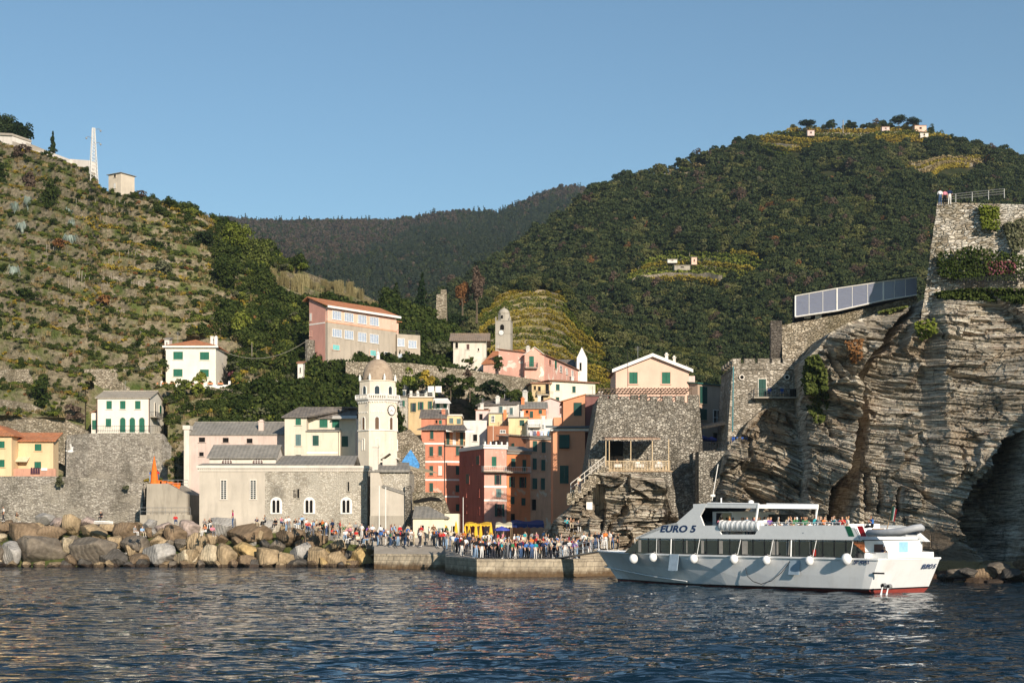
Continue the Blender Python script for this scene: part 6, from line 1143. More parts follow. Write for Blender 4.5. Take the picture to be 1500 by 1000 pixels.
rl = [(0,794,32,828,'G'),(16,766,60,796,'B'),(30,786,96,822,'D'),(-6,762,20,780,'B'),(91,754,117,785,'T'),(108,788,167,829,'D'),(120,768,161,790,'T'),(118,757,145,774,'P'),(170,767,205,791,'B'),(178,786,217,812,'D'),(211,797,257,829,'G'),(151,804,189,829,'K'),(240,769,273,799,'B'),(225,775,242,791,'T'),(257,806,291,831,'C'),(273,784,300,810,'T'),(91,788,109,812,'C'),(153,785,179,806,'T'),(191,811,223,829,'B'),(55,752,78,769,'G'),(207,761,229,778,'G'),(228,764,263,781,'P'),(308,759,343,789,'G'),(334,770,394,798,'B'),(405,774,445,798,'B'),(291,798,322,830,'C'),(316,798,346,833,'T'),(343,794,385,821,'Y'),(343,814,376,834,'B'),(376,804,412,833,'T'),(408,810,432,834,'T'),(426,796,456,820,'G'),(420,819,457,835,'K'),(452,802,481,834,'T'),(382,790,396,805,'K'),(395,790,417,808,'D'),(271,805,292,832,'T'),(279,782,305,808,'T'),(383,762,402,781,'G'),(480,808,510,835,'T'),(503,818,524,836,'Y'),(516,803,549,835,'Y'),(479,792,512,810,'T'),(468,817,480,834,'Y'),(460,802,484,821,'Y'),(506,806,521,820,'K'),(-20,796,4,830,'D'),(446,776,478,802,'B'),(96,812,112,830,'B'),(220,784,246,801,'T'),(256,790,276,806,'D'),(58,772,96,792,'B'),(300,782,318,802,'T'),(370,776,386,794,'T'),(262,762,292,786,'P'),(340,786,358,800,'B'),(434,788,462,806,'B'),(182,772,196,786,'T'),(76,758,94,776,'P'),(146,764,176,780,'T')]
r2 = random.Random(11)
for i in range(64):
    x = r2.uniform(-15, 545); y = r2.uniform(764, 812); w_ = r2.uniform(9, 22); rl.append((x, y, x+w_, y+w_*r2.uniform(.7,1), r2.choice('TTBDGBTC')))
for i in range(26):
    x = -15+i*22+r2.uniform(-5,5); w_ = r2.uniform(10,20); rl.append((x, 819+r2.uniform(0,4), x+w_, 834, r2.choice('KBDKT')))
for i in range(30): x = -360+i*11.5+r2.uniform(-3,3); w_ = r2.uniform(18,40); yb_ = r2.choice((830,815,795)); rl.append((x, yb_-w_*.6, x+w_, yb_, r2.choice('TTBDGC')))
rows_ = {}
for i, (x0,y0,x1,y1,k) in enumerate(rl):
    big = i < 60; Yd = 159.5+(831-min(y1,831))*.22+(0 if big else (1.3 if i < 124 else -.2)); m = Yd/F; cx, cy = (x0+x1)/2, (y0+y1)/2
    o = bpy.data.objects.new('boulder', ROCKS[i%14]); COL.objects.link(o); o.location = P(cx, cy, Yd+(x1-x0)*m*.3); rx, rz = (x1-x0)/2*m*1.13, (y1-y0)/2*m*1.16
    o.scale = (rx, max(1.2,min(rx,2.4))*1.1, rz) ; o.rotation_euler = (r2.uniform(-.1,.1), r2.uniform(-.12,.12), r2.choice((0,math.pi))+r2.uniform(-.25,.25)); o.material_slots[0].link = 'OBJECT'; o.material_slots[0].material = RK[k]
    row = 'waterline row' if y1 > 824 else ('middle row' if y1 > 792 else 'top row'); rows_.setdefault((k,row), []).append((cx, o, x1-x0))
for (k,row), l in rows_.items():
    l.sort(key=lambda q: q[0])
    for j, (cx, o, w_) in enumerate(l): tag(o, '%s boulder, %s of that colour from left, %s of breakwater' % (TN[k], ordn(j+1), row), 'boulder', 'breakwater boulders')
r3 = random.Random(5)
for i, (x,y,w_,k) in enumerate(((1385,846,20,'K'),(1402,840,26,'D'),(1420,838,24,'K'),(1440,842,34,'B'),(1462,832,30,'D'),(1484,842,34,'K'),(1478,856,22,'K'),(1430,852,24,'B'),(1458,854,20,'K'),(1497,850,24,'D'),(1500,826,30,'B'))):
    o = bpy.data.objects.new('shore_rock', ROCKS[(i*3)%14]); COL.objects.link(o); Yd = 117.5-(i%3); o.location = P(x,y,Yd); o.scale = (w_/2*Yd/F*1.2, 1.0, w_/3.2*Yd/F); o.rotation_euler.z = i; o.material_slots[0].link = 'OBJECT'; o.material_slots[0].material = RK[k]
    tag(o, '%s rock on the shore right of the ferry stern, %s from left' % (TN[k], ('1st 2nd 3rd 4th 5th 6th 7th 8th 9th 10th 11th'.split())[sorted(range(11), key=lambda q: (1385,1402,1420,1440,1462,1484,1478,1430,1458,1497,1500)[q]).index(i)]), 'rock', 'shore rocks')
# ---------------------------------------------------------------- ferry
FO = Vector((26.7, 98.4, 0)); ff = Vector((-.625, .78, 0)).normalized(); fp_ = Vector((-ff.y, ff.x, 0)); FYAW = math.atan2(ff.y, ff.x)
FW = Matrix.Translation(FO) @ Matrix.Rotation(FYAW, 4, 'Z')
fe = empty('ferry', FO, FYAW, label='long white two-deck passenger ferry moored with its bow to the quay', cat='ferry')
def fl(px, py, y=3.4):   # pixel onto the vertical plane local y
    o = Vector((0,0,H))-FO; d = Vector(((px-750)/F, 1, (HY-py)/F)); t = (y-o.dot(fp_))/d.dot(fp_); q = o+d*t; return q.dot(ff), q.z
t = NT('white_hull_paint'); n1 = t.noise(t.coord(), .5, 5, .6); n2 = t.noise(t.coord(1,1,.15), 1.2, 6, .7); c = t.mix(t.math('MULTIPLY', t.ramp(n2, [(.5,(0,0,0)),(.75,(1,1,1))]), .35), t.ramp(n1, [(.3,(.70,.70,.70)),(.7,(.80,.80,.79))]), (.52,.47,.40))
t.pr(c, .35, t.bump(n1, .15, .1), spec=.4); HULL = t.m; RED = M_plain('red_antifouling', (.22,.035,.025), .7); BLK = M_plain('black_paint', (.012,.012,.014), .4); WG = M_plain('white_gelcoat', (.80,.80,.79), .3, var=.04, spec=.4)
xs_ = [0,.6,3,6,10,14,18,21,23.5,25.5,27.2,28.6,29.7,30.5,30.8]; hb = [3.5,3.62,3.7,3.7,3.7,3.68,3.55,3.3,2.85,2.3,1.7,1.15,.65,.25,.02]; wb = [3.3,3.35,3.4,3.4,3.3,3.15,2.8,2.3,1.75,1.2,.72,.35,.14,.05,.015]
V = []; mi = []; ns_ = len(xs_); zk = [2.35+.1*max(0,(x-18)/12.8) for x in xs_]
for i, x in enumerate(xs_):
    zr = .05+.20*max(0,1-x/19); kk = x/30.8; z1_ = 1.15+.5*kk**3
    for lv, z in enumerate([-.7, zr, zr+.1, z1_, zk[i]]):
        fr_ = max(0,min(1,z/2.35)); yy = wb[i]*(.6 if lv == 0 else 1)+(hb[i]-wb[i])*(fr_**1.3 if x > 15 else fr_**.6); xx = x*(28.3+2.5*max(0,z)/2.35)/30.8-(1.0*fr_)*max(0,1-x/3)
        V.append((xx, yy, z))
nl = 5; Fq = []; mi = []
for i in range(ns_-1):
    for l in range(nl-1): Fq.append([i*nl+l, i*nl+l+1, (i+1)*nl+l+1, (i+1)*nl+l]); mi.append(1 if l == 0 else (2 if l == 1 else 0))
n0 = len(V); V += [(x,-y,z) for x,y,z in V]; Fq += [[f+n0 for f in q[::-1]] for q in Fq[:]]; mi += mi[:]
for l in range(nl-1): Fq.append([l, n0+l, n0+l+1, l+1]); mi.append(1 if l == 0 else (2 if l == 1 else 0))
for i in range(ns_-1): Fq.append([i*nl+4, n0+i*nl+4, n0+(i+1)*nl+4, (i+1)*nl+4]); mi.append(0)
hu = obj_np('hull', V, Fq, [HULL, RED, BLK], fe, mi=mi)
mb = MB(); mb.tube([(V[i*nl+4][0], V[i*nl+4][1]+.02, V[i*nl+4][2]) for i in range(ns_)], .08, 5); mb.tube([(V[i*nl+4][0], -V[i*nl+4][1]-.02, V[i*nl+4][2]) for i in range(ns_)], .08, 5); mb.tube([(-.95,-3.5,2.35),(-.95,3.5,2.35)], .08, 5); mb.build('rubbing_strake', WG, fe)
mb = MB(); ch_ = [(V[i*nl+3][0]+.0, V[i*nl+3][1]+.015, .25+.9*max(0,(xs_[i]-16)/14.8)**1.3) for i in range(6, ns_-1)]
mb.tube([(x, np.interp(x, xs_, [wb[j]+(hb[j]-wb[j])*.12 for j in range(ns_)])+.06, z) for x, y, z in ch_], .05, 4); mb.build('spray_rail', WG, fe)
# lower saloon
xa, _ = fl(1264.5,800,3.3); xf, _ = fl(938,790,3.3); xf2, _ = fl(914,806,3.3); z0, z1 = 2.42, 3.66
mb = MB(); mb.ext([(xa,-3.3,z0),(xf2,-3.3,z0),(xf,-3.3,z1),(xa,-3.3,z1)][::-1], (0,6.6,0)); t = NT('saloon_glass'); p_ = t.pr((.012,.014,.016), .06, spec=.9); DG = t.m; mb.build('saloon_windows', DG, fe)
CUR = M_plain('grey_curtain', (.36,.33,.29), .9); mb = MB()
for i, px_ in enumerate(list(range(950,1262,17))):
    x, _ = fl(px_,800,3.3); mb.box(x-.035,x+.035,3.3,3.33,z0,z1)
mb.build('window_mullion', BLK, fe)
for px_, w_ in ((937,3.4),(966,2),(1006,1.2),(1029,3),(1056,4),(1091,6),(1135,7),(1187,1.5),(1154,3)):
    x, _ = fl(px_,800,3.31); mb = MB(); mb.box(x-w_*.045,x+w_*.045,3.303,3.312,z0+.1,z1-.1); mb.build('curtain', CUR, fe)
x, _ = fl(1193,800,3.31); mb = MB(); mb.box(x-.12,x+.12,3.305,3.34,2.5,2.95); mb.build('red_extinguisher', M_plain('red_paint', (.5,.03,.02), .4), fe)
mb = MB(); x0, _ = fl(1250,793,3.35); mb.ext([(x0+.2,3.335,3.55),(x0-.9,3.335,3.5),(x0-1.0,3.335,2.75)], (0,.01,0)); mb.build('orange_poster', M_plain('orange_poster_print', (.55,.17,.06), .6, var=.5, scale=6), fe)
# upper deck and bulwark
prof = [(932,787),(972,768.5),(991,765),(1022,737.5),(1036,736.8),(1025.5,755),(1031,769.3),(1050,769.3),(1056.5,782.3),(1106,782.5),(1112.5,769.5),(1262,768.5),(1300,767.5),(1318,770)]
pl = [fl(x,y,3.42) for x, y in prof]; xe = 1.0; poly = pl[:-2]+[(2.2,4.66),(xe,4.45),(xe-.5,3.62),(pl[0][0],3.66)]
for s_ in (1,-1):
    for seq in ([0,1,2,3,4,5,6],):
        pass
    tp_ = [(x, s_*3.42, z) for x, z in poly]; 
    # split the concave profile into convex strips between its knots
    mb = MB(); zb_ = 3.64
    def strip(a, b_, lo=None): mb.ext([(a[0],s_*3.42,zb_),(b_[0],s_*3.42,zb_),(b_[0],s_*3.42,b_[1]),(a[0],s_*3.42,a[1])], (0,-s_*.12,0))
    P0, P1, P2, P3, P4, P5, P6, P7, P8, P9, P10, P11 = pl[:12]; z6 = P6[1]
    mb.ext([(P0[0],s_*3.42,zb_),(P1[0],s_*3.42,zb_),(P1[0],s_*3.42,P1[1])], (0,-s_*.12,0)); strip(P1,P2); strip(P2,(P6[0],z6)); 
    mb.ext([(P2[0],s_*3.42,P2[1]),(P6[0],s_*3.42,z6),(P5[0],s_*3.42,P5[1]),(P4[0],s_*3.42,P4[1]),(P3[0],s_*3.42,P3[1])], (0,-s_*.12,0))
    strip((P6[0],z6),P7); mb.ext([(P7[0],s_*3.42,zb_),(P8[0],s_*3.42,zb_),(P8[0],s_*3.42,P8[1]),(P7[0],s_*3.42,P7[1])], (0,-s_*.12,0)); strip(P8,P9); strip(P9,P10); strip(P10,(2.2,4.66)); mb.ext([(2.2,s_*3.42,zb_),(xe-.5,s_*3.42,zb_),(xe,s_*3.42,4.45),(2.2,s_*3.42,4.66)], (0,-s_*.12,0))
    mb.build('bulwark', WG, fe)
mb = MB(); mb.box(xe-.4,pl[0][0]-.4,-3.3,3.3,3.5,3.642); mb.ext([(xe,-3.42,4.45),(xe-.5,-3.42,3.62),(xe-.4,-3.42,3.62),(xe+.1,-3.42,4.45)], (0,6.84,0)); mb.ext([(xe-.3,-3.5,3.55),(xe-1.2,-3.5,3.5),(xe-.1,-3.5,4.3)], (0,.5,0)); mb.build('upper_deck', WG, fe)
mb = MB(); mb.ext([(pl[0][0],3.42,3.55),(pl[0][0]+.1,3.42,3.66),(pl[1][0],3.42,pl[1][1]),(pl[2][0],3.42,pl[2][1]),(pl[2][0]-.2,3.42,pl[2][1]-.2),(pl[1][0]-.3,3.42,pl[1][1]-.2)], (0,-6.84,0)); mb.build('front_deck', WG, fe)
mb = MB(); mb.ext([(pl[2][0],2.9,pl[2][1]),(pl[3][0]+.15,2.4,pl[3][1]-.15),(pl[3][0]+.12,-2.4,pl[3][1]-.15),(pl[2][0]-.02,-2.9,pl[2][1])], (-.1,0,0)); mb.build('wheelhouse_windscreen', DG, fe)
wx0, wx1 = pl[3][0]+.5, fl(1119,742,2.8)[0]; zr_ = pl[3][1]
mb = MB(); mb.slab([(wx0,-3.4,zr_),(wx0,3.4,zr_),(wx1,3.4,zr_-.12),(wx1,-3.4,zr_-.12)][::-1], .28); mb.slab([(wx0+.6,-2.2,zr_-.02),(wx0+.6,2.2,zr_-.02),(pl[2][0]-.3,2.0,zr_-.4),(pl[2][0]-.3,-2.0,zr_-.4)], .06); mb.build('wheelhouse_roof', WG, fe)
for s_ in (1,-1): mb = MB(); mb.tube([(wx1+.05,s_*3.35,zr_-.15),(wx1+.35,s_*3.35,4.65)], .09, 5); mb.tube([(pl[4][0],s_*3.35,pl[4][1]),(wx1,s_*3.35,zr_-.1)], .08, 5); mb.build('canopy_frame', WG, fe)
mb = MB(); mb.box(pl[5][0]-2.2,pl[4][0]+.6,-2.6,2.2,3.66,5.7); mb.build('wheelhouse', WG, fe); mb = MB(); mb.box(pl[5][0]-2.1,pl[4][0]+.2,2.2,2.23,4.75,5.6); mb.build('wheelhouse_window', DG, fe)
mb = MB(); a_ = pl[5][0]-2.2; mb.box(wx1+.8,a_-.1,-1.8,-1.75,4.6,5.5); mb.build('rear_window', DG, fe)
mb = MB(); mb.tube([(pl[2][0]-1.5,0,zr_),(pl[2][0]-1.5,0,zr_+.5)], .06, 5); mb.ball((pl[3][0]-3.4,1.2,zr_+.1), .22, 8, sz=.8); mb.build('radar_dome', WG, fe)
for nm, q, ml in (('green_stripe', ((1237.6,770),(1245.4,770),(1251.6,785.2),(1243.4,785.2)), M_plain('flag_green', (.01,.12,.06), .5)), ('red_stripe', ((1255.3,770),(1263.5,770),(1269.5,785.2),(1261.4,785.2)), M_plain('flag_red', (.42,.01,.02), .5))):
    mb = MB(); mb.ext([(fl(x,y,3.425)[0],3.422,fl(x,y,3.425)[1]) for x, y in q], (0,.012,0)); mb.build(nm, ml, fe)
NAVY = M_plain('navy_lettering', (.02,.045,.12), .5)
def text(body, name, mat_, size, mat4, parent, shear=0, extrude=.01, off=0, space=1):
    cu = bpy.data.curves.new(name, 'FONT'); cu.body = body; cu.size = size; cu.shear = shear; cu.extrude = extrude; cu.offset = off; cu.space_character = space; cu.align_x = 'CENTER'; cu.align_y = 'CENTER'
    tmp = bpy.data.objects.new('t', cu); COL.objects.link(tmp); dg = bpy.context.evaluated_depsgraph_get(); me = bpy.data.meshes.new_from_object(tmp.evaluated_get(dg)); bpy.data.objects.remove(tmp); me.materials.clear(); me.materials.append(mat_); me.transform(mat4); o = bpy.data.objects.new(name, me); link(o, parent); return o
PM = Matrix(((-1,0,0,0),(0,0,1,0),(0,1,0,0),(0,0,0,1)))
x, z = fl(992,774.6,3.43); text('EURO 5', 'name_lettering', NAVY, .72, Matrix.Translation((x,3.43,z)) @ PM @ Matrix.Scale(1.5, 4, (1,0,0)), fe, shear=.25, off=.025, space=1.05)
x, z = fl(1261.5,823,3.7); text('SP 4543', 'registration_lettering', NAVY, .34, Matrix.Translation((x,3.672,z)) @ PM @ Matrix.Scale(1.15, 4, (1,0,0)), fe, off=.006)
text('EURO 5', 'stern_lettering', NAVY, .46, Matrix.Translation((-.86,-2.35,1.78)) @ Matrix.Rotation(-.39, 4, 'Y') @ Matrix(((0,0,-1,0),(-1,0,0,0),(0,1,0,0),(0,0,0,1))) , fe, shear=.2, off=.012)
for i, (px_, py_) in enumerate(((982,818),(1158,823))):
    x, _ = fl(px_,py_,3.6); mb = MB(); w2_ = .95; mb.ext([(x,3.60,2.42),(x-w2_,3.60,2.42),(x-w2_,3.80,1.15),(x,3.80,1.15)], (0,.05,0)); mb.box(x-.02,x+.03,3.35,3.9,1.3,3.5) if False else None; mb.build('boarding_gate', M_plain('pale_blue_panel', (.30,.38,.46), .5), fe); mb = MB(); mb.tube([(x+.05,3.5,2.4),(x+.05,3.45,3.6)], .05, 4); mb.build('gate_post', WG, fe)
for s_ in ((.6,1.35,.35,.09),):
    pass
x0, z_ = fl(1279,839,3.55); x1, _ = fl(1295,839,3.55); mb = MB(); mb.box(x1,x0,3.5,3.58+.03,z_-.05,z_+.06); mb.build('vent_grille', BLK, fe)
for px_, py_ in ((1293.5,857),(1301.5,858.5)):
    x, z = fl(px_,py_,3.4); mb = MB(); mb.tube([(x,3.2,z),(x-.02,3.48,z-.02)], .17, 10); mb.tube([(x,3.482,z),(x,3.49,z)], .13, 10, 1); mb.build('exhaust_pipe', [STEEL, HOLE], fe)
    mb = MB(); mb.tube([(x,3.45,z-.1),(x-.15,3.75,z-.35),(x-.2,3.9,-.02)], [.04,.05,.08], 5); mb.build('cooling_water_jet', WG, fe)
# aft lower deck shelter
mb = MB(); mb.box(xa-.06,xa-.001,-3.3,3.2,2.4,3.6); mb.build('aft_bulkhead', WG, fe); mb = MB(); mb.box(xa-.09,xa-.062,1.2,2.2,2.75,3.35); mb.build('bulkhead_window', SH_P, fe); mb = MB(); mb.box(xa-.09,xa-.062,-1.6,-.6,2.4,3.5); mb.build('blue_door', M_plain('sky_blue_door', (.25,.45,.6), .5), fe)
for y in (3.2,-3.2):
    for x in (3.6,2.0): mb = MB(); mb.tube([(x,y,2.4),(x,y,3.55)], .06, 5); mb.build('deck_post', BLK, fe)
mb = MB(); mb.tube([(3.6,3.25,3.5),(1.9,3.25,3.5),(1.2,3.25,2.5)], .05, 5); mb.build('boat_davit', BLK, fe)
for y in (3.25,-3.25): mb = MB(); mb.tube([(xa,y,2.85),(-.6,y,2.75)], .03, 4); mb.build('handrail', STEEL, fe)
mb = MB(); mb.box(.3,xa-1.5,-2.6,2.6,2.4,2.8); mb.build('aft_seat_block', WG, fe)
mb = MB()
for j in range(7): xx = 3.0+j*1.7; mb.box(xx,xx+.45,-2.6,2.6,3.65,4.4); mb.box(xx+.45,xx+.5,-2.6,2.6,4.4,4.75)
mb.build('deck_bench', WG, fe)
z = 4.72; mb = MB(); mb.tube([(P10[0],3.36,z+.12),(2.2,3.36,z+.12)], .025, 4)
for j in range(12): xx = 2.3+j*(P10[0]-2.4)/11; mb.tube([(xx,3.36,4.6),(xx,3.36,z+.12)], .02, 4)
mb.build('upper_railing', WG, fe)
mb = MB(); mb.tube([(.9,0,4.4),(.4,0,6.1)], .035, 5); fg = mb.build('flagpole', WOODM, fe)
for j, ml in enumerate((M_plain('flag_green', (0,0,0)), WHITE, M_plain('flag_red', (0,0,0)))): mb = MB(); mb.ext([(.42-j*.12,0,6.0-j*.1),(.30-j*.12,.05,5.95-j*.1),(.42-j*.1,.1,5.0-j*.05),(.55-j*.1,0,5.05-j*.05)], (0,.03,0)); mb.build('flag_stripe', ml, fg)
# hanging fenders, rafts, dinghy, rope
for i, (px_, py_, r_) in enumerate(((928,818,.36),(956.5,816,.33),(1016,818,.33),(1075,818.5,.33),(1122.5,820,.31),(1185.5,821,.31),(1240,818.5,.37))):
    x, z = fl(px_,py_,4.0); ybeam = float(np.interp(x, xs_, hb))+.32; x, z = fl(px_,py_,ybeam); f_ = empty('fender', FW @ Vector((x,ybeam,z)), FYAW, label='round white fender hanging on the ferry side, %s from the bow' % ('1st 2nd 3rd 4th 5th 6th 7th'.split()[i]), cat='fender', group='ferry fenders')
    mb = MB(); mb.ball((0,0,0), r_, 14, sz=1.12); mb.build('float', WG, f_, smooth=True); mb = MB(); mb.lathe([(.08,r_),(.09,r_+.14),(.03,r_+.18)], n=8); mb.build('neck', BLK, f_); mb = MB(); mb.tube([(0,0,r_+.15),(0,-.35+(3.5-ybeam)*.1,2.45-z),(-.12,3.4-ybeam,3.6-z)], .025, 4); mb.build('rope', WG, f_)
for i in range(8):
    x, z = fl(1057+i*7.2,770.5,3.35); r_ = .42; c_ = empty('liferaft_canister', FW @ Vector((x-.1,3.15,z+.02)), FYAW, label='white drum shaped liferaft canister on the ferry upper deck, %s from the wheelhouse' % ('1st 2nd 3rd 4th 5th 6th 7th 8th'.split()[i]), cat='liferaft', group='liferaft canisters')
    mb = MB(); mb.tube([(-.24,0,0),(-.2,0,0),(.2,0,0),(.24,0,0)], [r_*.8,r_,r_,r_*.8], 18); mb.build('canister', WG, c_); mb = MB(); mb.tube([(-.03,0,0),(.03,0,0)], r_*1.03, 18); mb.build('strap', STEEL, c_)
GR = M_plain('grey_rubber', (.36,.37,.39), .5); dn = empty('inflatable_dinghy', FW @ Vector((fl(1309,779,3.0)[0],3.0,4.12)), FYAW, label='grey inflatable dinghy carried on the port quarter of the ferry upper deck', cat='dinghy')
mb = MB(); mb.tube([(1.7,.55,0),(1.55,.55,0),(.2,.6,.02),(-1.0,.5,.12),(-1.7,.15,.32),(-1.85,-.2,.38),(-1.7,-.55,.32),(-1.0,-.9,.12),(.2,-1.0,.02),(1.55,-.95,0),(1.7,-.95,0)], [.1,.23,.24,.24,.23,.22,.23,.24,.24,.23,.1], 12); mb.build('tube', GR, dn, smooth=True); mb = MB(); mb.box(-1.2,1.4,-.8,.4,-.2,-.08); mb.build('floor', GR, dn); mb = MB(); mb.box(1.3,1.38,-.8,.4,-.15,.3); mb.build('transom', WOODM, dn)
dn.scale = (1.05,1.05,1.05)
def rope(name, pts, r_, mat_, label): 
    mb = MB(); b0 = Vector(pts[0]); mb.tube([Vector(p)-b0 for p in pts], r_, 4); o = mb.build(name, mat_, None, label=label, cat='rope'); o.location = b0; return o
q = [FW @ Vector((fl(x,y,3.75)[0],3.76,fl(x,y,3.75)[1])) for x, y in ((1092,831),(1095,843),(1103,851),(1115,855),(1130,850),(1145,838),(1157,822))]; rope('mooring_rope', q, .03, BLK, 'dark rope hanging in a loop down the ferry side')
# gangway from quay to bow
ga, gb = P(816,817,130), FW @ Vector((30.2,0,2.5)); d_ = gb-ga; ln = d_.length; gw = empty('gangway', ga, math.atan2(d_.y, d_.x), label='narrow metal gangway with handrails between the quay and the ferry bow', cat='gangway'); gw.rotation_euler.y = -math.asin(d_.z/ln)
mb = MB(); mb.box(0,ln,-.45,.45,-.08,0); mb.build('walkway', STEEL, gw)
for s_ in (-.43,.43):
    mb = MB(); mb.tube([(0,s_,1),(ln,s_,1)], .025, 4); mb.tube([(0,s_,.5),(ln,s_,.5)], .02, 4)
    for j in range(7): mb.tube([(ln*j/6,s_,0),(ln*j/6,s_,1)], .02, 4)
    mb.build('handrail', WG, gw)
# ---------------------------------------------------------------- people
def person_mesh(name, J, seat=False):
    # J: joint positions dict; one skinned surface grown over the skeleton
    E = [('pelvis','waist'),('waist','chest'),('chest','neck'),('neck','chin'),('chin','head'),('head','crown')]
    for s_ in 'lr': E += [('chest','sh'+s_),('sh'+s_,'el'+s_),('el'+s_,'wr'+s_),('wr'+s_,'ha'+s_),('pelvis','hip'+s_),('hip'+s_,'kn'+s_),('kn'+s_,'an'+s_),('an'+s_,'to'+s_)]
    R = dict(pelvis=(.15,.11),waist=(.135,.10),chest=(.165,.12),neck=(.055,.055),chin=(.07,.08),head=(.085,.10),crown=(.06,.07)); RL = dict(sh=.062,el=.046,wr=.032,ha=.042,hip=.095,kn=.062,an=.043,to=.045)
    ks = list(J); me = bpy.data.meshes.new(name); me.from_pydata([J[k] for k in ks], [(ks.index(a), ks.index(b_)) for a, b_ in E], []); o = bpy.data.objects.new(name, me); COL.objects.link(o)
    o.modifiers.new('s', 'SKIN'); sk = me.skin_vertices[0].data
    for i, k in enumerate(ks): sk[i].radius = R[k] if k in R else (RL[k[:-1]],)*2; sk[i].use_root = (k == 'pelvis')
    m = o.modifiers.new('u', 'SUBSURF'); m.levels = 1; m.render_levels = 1
    dg = bpy.context.evaluated_depsgraph_get(); out = bpy.data.meshes.new_from_object(o.evaluated_get(dg)); bpy.data.objects.remove(o); out.name = name
    part = {'pelvis-waist':2,'waist-chest':1,'chest-neck':1,'neck-chin':0,'chin-head':0,'head-crown':3}
    segs = []
    for a, b_ in E: nm = a[:-1] if a[-1] in 'lr' and a not in ('pelvis',) else a; nb = b_[:-1] if b_[-1] in 'lr' and b_ not in ('pelvis',) else b_; k = '%s-%s' % (a, b_); segs.append((Vector(J[a]), Vector(J[b_]), part[k] if k in part else {'sh':1,'el':1,'wr':0,'ha':0,'hip':2,'kn':2,'an':2,'to':4}[nb]))
    hd = Vector(J['head']); fw_ = Vector(J.get('_', (0,-1,0)))
    for _ in range(6): out.materials.append(WHITE)
    for p in out.polygons:
        c = p.center; best = 9; mi = 0
        for a, b_, k in segs:
            ab = b_-a; t_ = max(0, min(1, (c-a).dot(ab)/ab.length_squared)); dd = (c-a-ab*t_).length
            if dd < best: best = dd; mi = k
        if (c-hd).length < .17 and mi in (0,3): mi = 3 if (c.z > hd.z+.035 or (c-hd).y > .015) else 0
        p.material_index = mi; p.use_smooth = True
    return out
def stand(arm=0, lean=0, step=0):
    J = dict(pelvis=(0,0,.96), waist=(0,lean*.1,1.14), chest=(0,lean*.25,1.38), neck=(0,lean*.33,1.50), chin=(0,lean*.38-.02,1.57), head=(0,lean*.4-.01,1.65), crown=(0,lean*.42,1.73))
    for s_, k in ((1,'l'),(-1,'r')):
        J['sh'+k] = (.19*s_, lean*.25+.01, 1.42); st_ = step*s_
        if arm == 0: a_ = [(.24,.02,1.14),(.25,-.06,.90),(.25,-.10,.80)]
        elif arm == 1: a_ = [(.25,-.05,1.16),(.12,-.26,1.26),(.06,-.30,1.33)] if s_ > 0 else [(.24,.02,1.14),(.24,-.08,.90),(.23,-.12,.82)]
        elif arm == 2: a_ = [(.28,.04,1.18),(.19,-.10,1.02),(.14,-.14,1.0)]
        else: a_ = [(.26,-.12,1.28),(.14,-.26,1.50),(.08,-.28,1.56)]
        for nm, q in zip(('el','wr','ha'), a_): J[nm+k] = (q[0]*s_, q[1]+lean*.25, q[2])
        J['hip'+k] = (.09*s_, 0, .90); J['kn'+k] = (.10*s_, -.03-st_*.12, .50); J['an'+k] = (.11*s_, .03-st_*.22+(.04 if st_ < 0 else 0), .09); J['to'+k] = (.12*s_, -.12-st_*.22, .035)
    return J
def sit(arm=0):
    J = dict(pelvis=(0,0,.12), waist=(0,-.02,.30), chest=(0,-.05,.54), neck=(0,-.07,.66), chin=(0,-.10,.73), head=(0,-.10,.81), crown=(0,-.09,.89))
    for s_, k in ((1,'l'),(-1,'r')):
        J['sh'+k] = (.19*s_,-.04,.58); a_ = [(.25,-.08,.32),(.15,-.32,.24),(.10,-.38,.24)] if arm == 0 else [(.24,-.14,.36),(.10,-.30,.52),(.06,-.30,.58)]
        for nm, q in zip(('el','wr','ha'), a_): J[nm+k] = (q[0]*s_, q[1], q[2])
        J['hip'+k] = (.10*s_,-.03,.10); J['kn'+k] = (.14*s_,-.46,.16); J['an'+k] = (.12*s_,-.50,-.28); J['to'+k] = (.13*s_,-.64,-.34)
    return J
def bend():
    J = stand(0); J.update(waist=(0,-.12,1.08), chest=(0,-.36,1.16), neck=(0,-.48,1.14), chin=(0,-.55,1.12), head=(0,-.62,1.10), crown=(0,-.69,1.08))
    for s_, k in ((1,'l'),(-1,'r')): J.update({'sh'+k:(.18*s_,-.36,1.12),'el'+k:(.2*s_,-.42,.88),'wr'+k:(.16*s_,-.5,.66),'ha'+k:(.15*s_,-.53,.58)})
    return J
PMs = {'stand': [person_mesh('person', stand(0)), person_mesh('person', stand(0,0,.6)), person_mesh('person', stand(2)), person_mesh('person', stand(1))], 'photo': [person_mesh('person', stand(3))], 'sit': [person_mesh('person', sit(0)), person_mesh('person', sit(1))], 'bend': [person_mesh('person', bend())]}
PV = {'stand':'standing','photo':'arms raised','sit':'sitting','bend':'bending over'}
def cl(name, c): return M_plain('cloth_'+name, c, .92, spec=.05, var=.15, scale=6)
TOPS = [('white',(.72,.70,.67)),('white',(.68,.67,.65)),('black',(.015,.015,.017)),('black',(.02,.02,.022)),('navy',(.018,.028,.07)),('grey',(.25,.25,.25)),('light blue',(.28,.42,.60)),('red',(.48,.03,.03)),('orange',(.60,.17,.04)),('beige',(.50,.42,.31)),('teal',(.03,.30,.34)),('green',(.05,.18,.08)),('pink',(.58,.22,.28)),('purple',(.17,.08,.32)),('brown',(.15,.08,.045)),('blue',(.05,.15,.42)),('burgundy',(.20,.02,.05)),('cream',(.62,.56,.45))]
